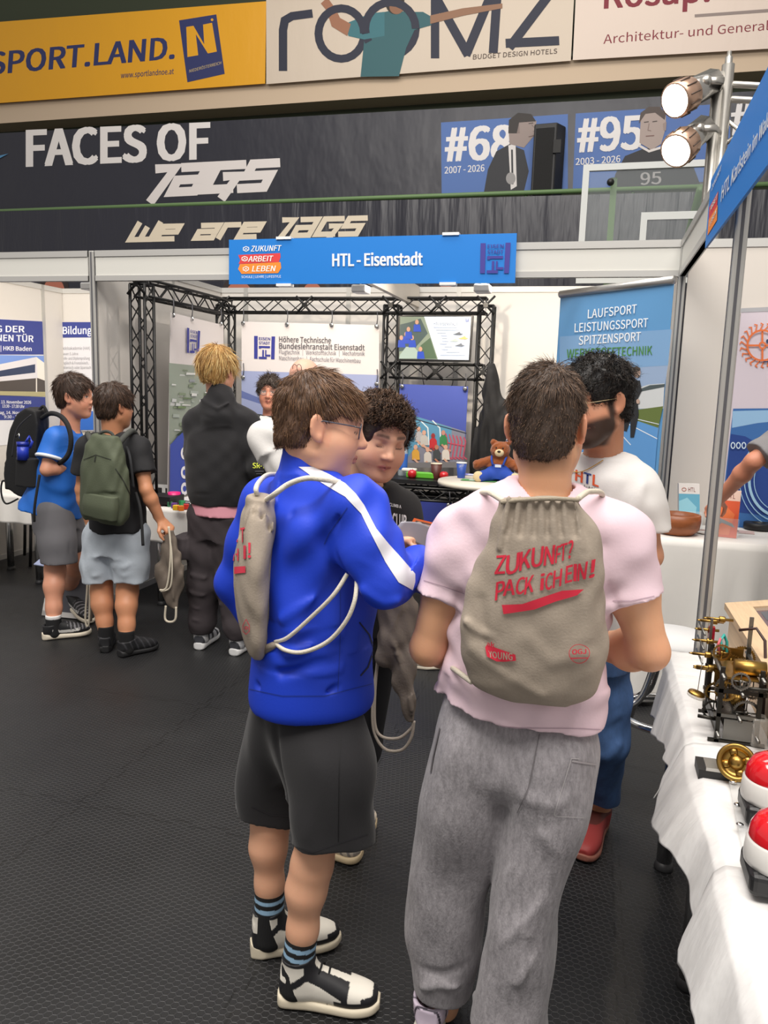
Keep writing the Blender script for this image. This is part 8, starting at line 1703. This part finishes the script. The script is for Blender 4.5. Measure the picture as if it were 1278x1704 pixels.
m = MB(); m.slab([s.pt(*p, 0) for p in ((676, 886), (722, 890), (731, 872), (689, 862))], -nn, .003, ('#d4622c', .45)); m.build('card', e)
s.poly(((684, 885), (719, 888), (727, 874), (692, 866)), '#5a4038'); s.stroke([(697+6*math.cos(a), 876+7*math.sin(a)) for a in np.linspace(0, 6.283, 19)], 2, '#b9a48c'); s.poly(((707, 872), (720, 875), (716, 886), (704, 884)), '#b08878'); s.build(e)
# his drawstring bag hanging from the arm
Yg = 2.25; e = empty('drawstring_bag', P(655, 1240, Y=Yg), 'grey drawstring bag hanging limp below the blue sleeve', 'bag'); G2 = M('#7d7268', .85, 0., (160, .35, (1, 1, 1), .003)); k_ = lambda x, y: P(x, y, Y=Yg)
F = Field(*bounds([k_(625, 1215), k_(695, 960)], .1), .0045)
F.loft([(k_(684, 1200), .012, .01, (1, 0, 0)), (k_(676, 1150), .03, .018, (1, 0, 0)), (k_(668, 1100), .045, .024, (1, 0, 0)), (k_(660, 1050), .055, .028, (1, 0, 0)), (k_(664, 1010), .052, .026, (1, 0, 0)), (k_(670, 965), .04, .02, (1, 0, 0))], .01, 2.2); F.chain([(k_(642, 1095), .03), (k_(656, 1060), .036), (k_(670, 1010), .034)], .02)
for a, b in (((672, 990), (640, 1085)), ((684, 1000), (686, 1190)), ((660, 1090), (684, 1180)), ((650, 1060), (668, 1100))): F.fold([P(*a, Y=Yg-.035), P((a[0]+b[0])/2, (a[1]+b[1])/2, Y=Yg-.04), P(*b, Y=Yg-.02)], .008, .008)
F.ripple(.006, (9, 9, 5), 95); F.build('bag_body', G2, e)
rope([k_(629, 1092), k_(624, 1150), k_(624, 1205), k_(636, 1226), k_(664, 1228), k_(684, 1212), k_(688, 1200)], .005, e, 'drawcord', '#b8ada0'); rope([k_(629, 1100), k_(621, 1160), k_(622, 1215), k_(640, 1246), k_(668, 1248), k_(684, 1228), k_(689, 1200)], .005, e, 'drawcord', '#b8ada0')
# ---- families of like things
FAM = {'person': 'visitors and exhibitors at the fair', 'bag': 'drawstring bags', 'leaflet': 'leaflets on the tables', 'banner': 'printed banners', 'table': 'tables of the booths', 'tablecloth': 'white tablecloths', 'poster': 'wall posters', 'fascia': 'white fascia boards', 'cup': 'paper cups on the tables', 'stool': 'stools', 'backpack': 'rucksacks on the boys', 'cable': 'test leads on the cloth', 'bottle': 'drinks bottles', 'sign': 'blue booth name signs'}
for o in COL.objects:
    if o.parent is None and o.get('category') in FAM and not o.get('group'): o['group'] = FAM[o['category']]
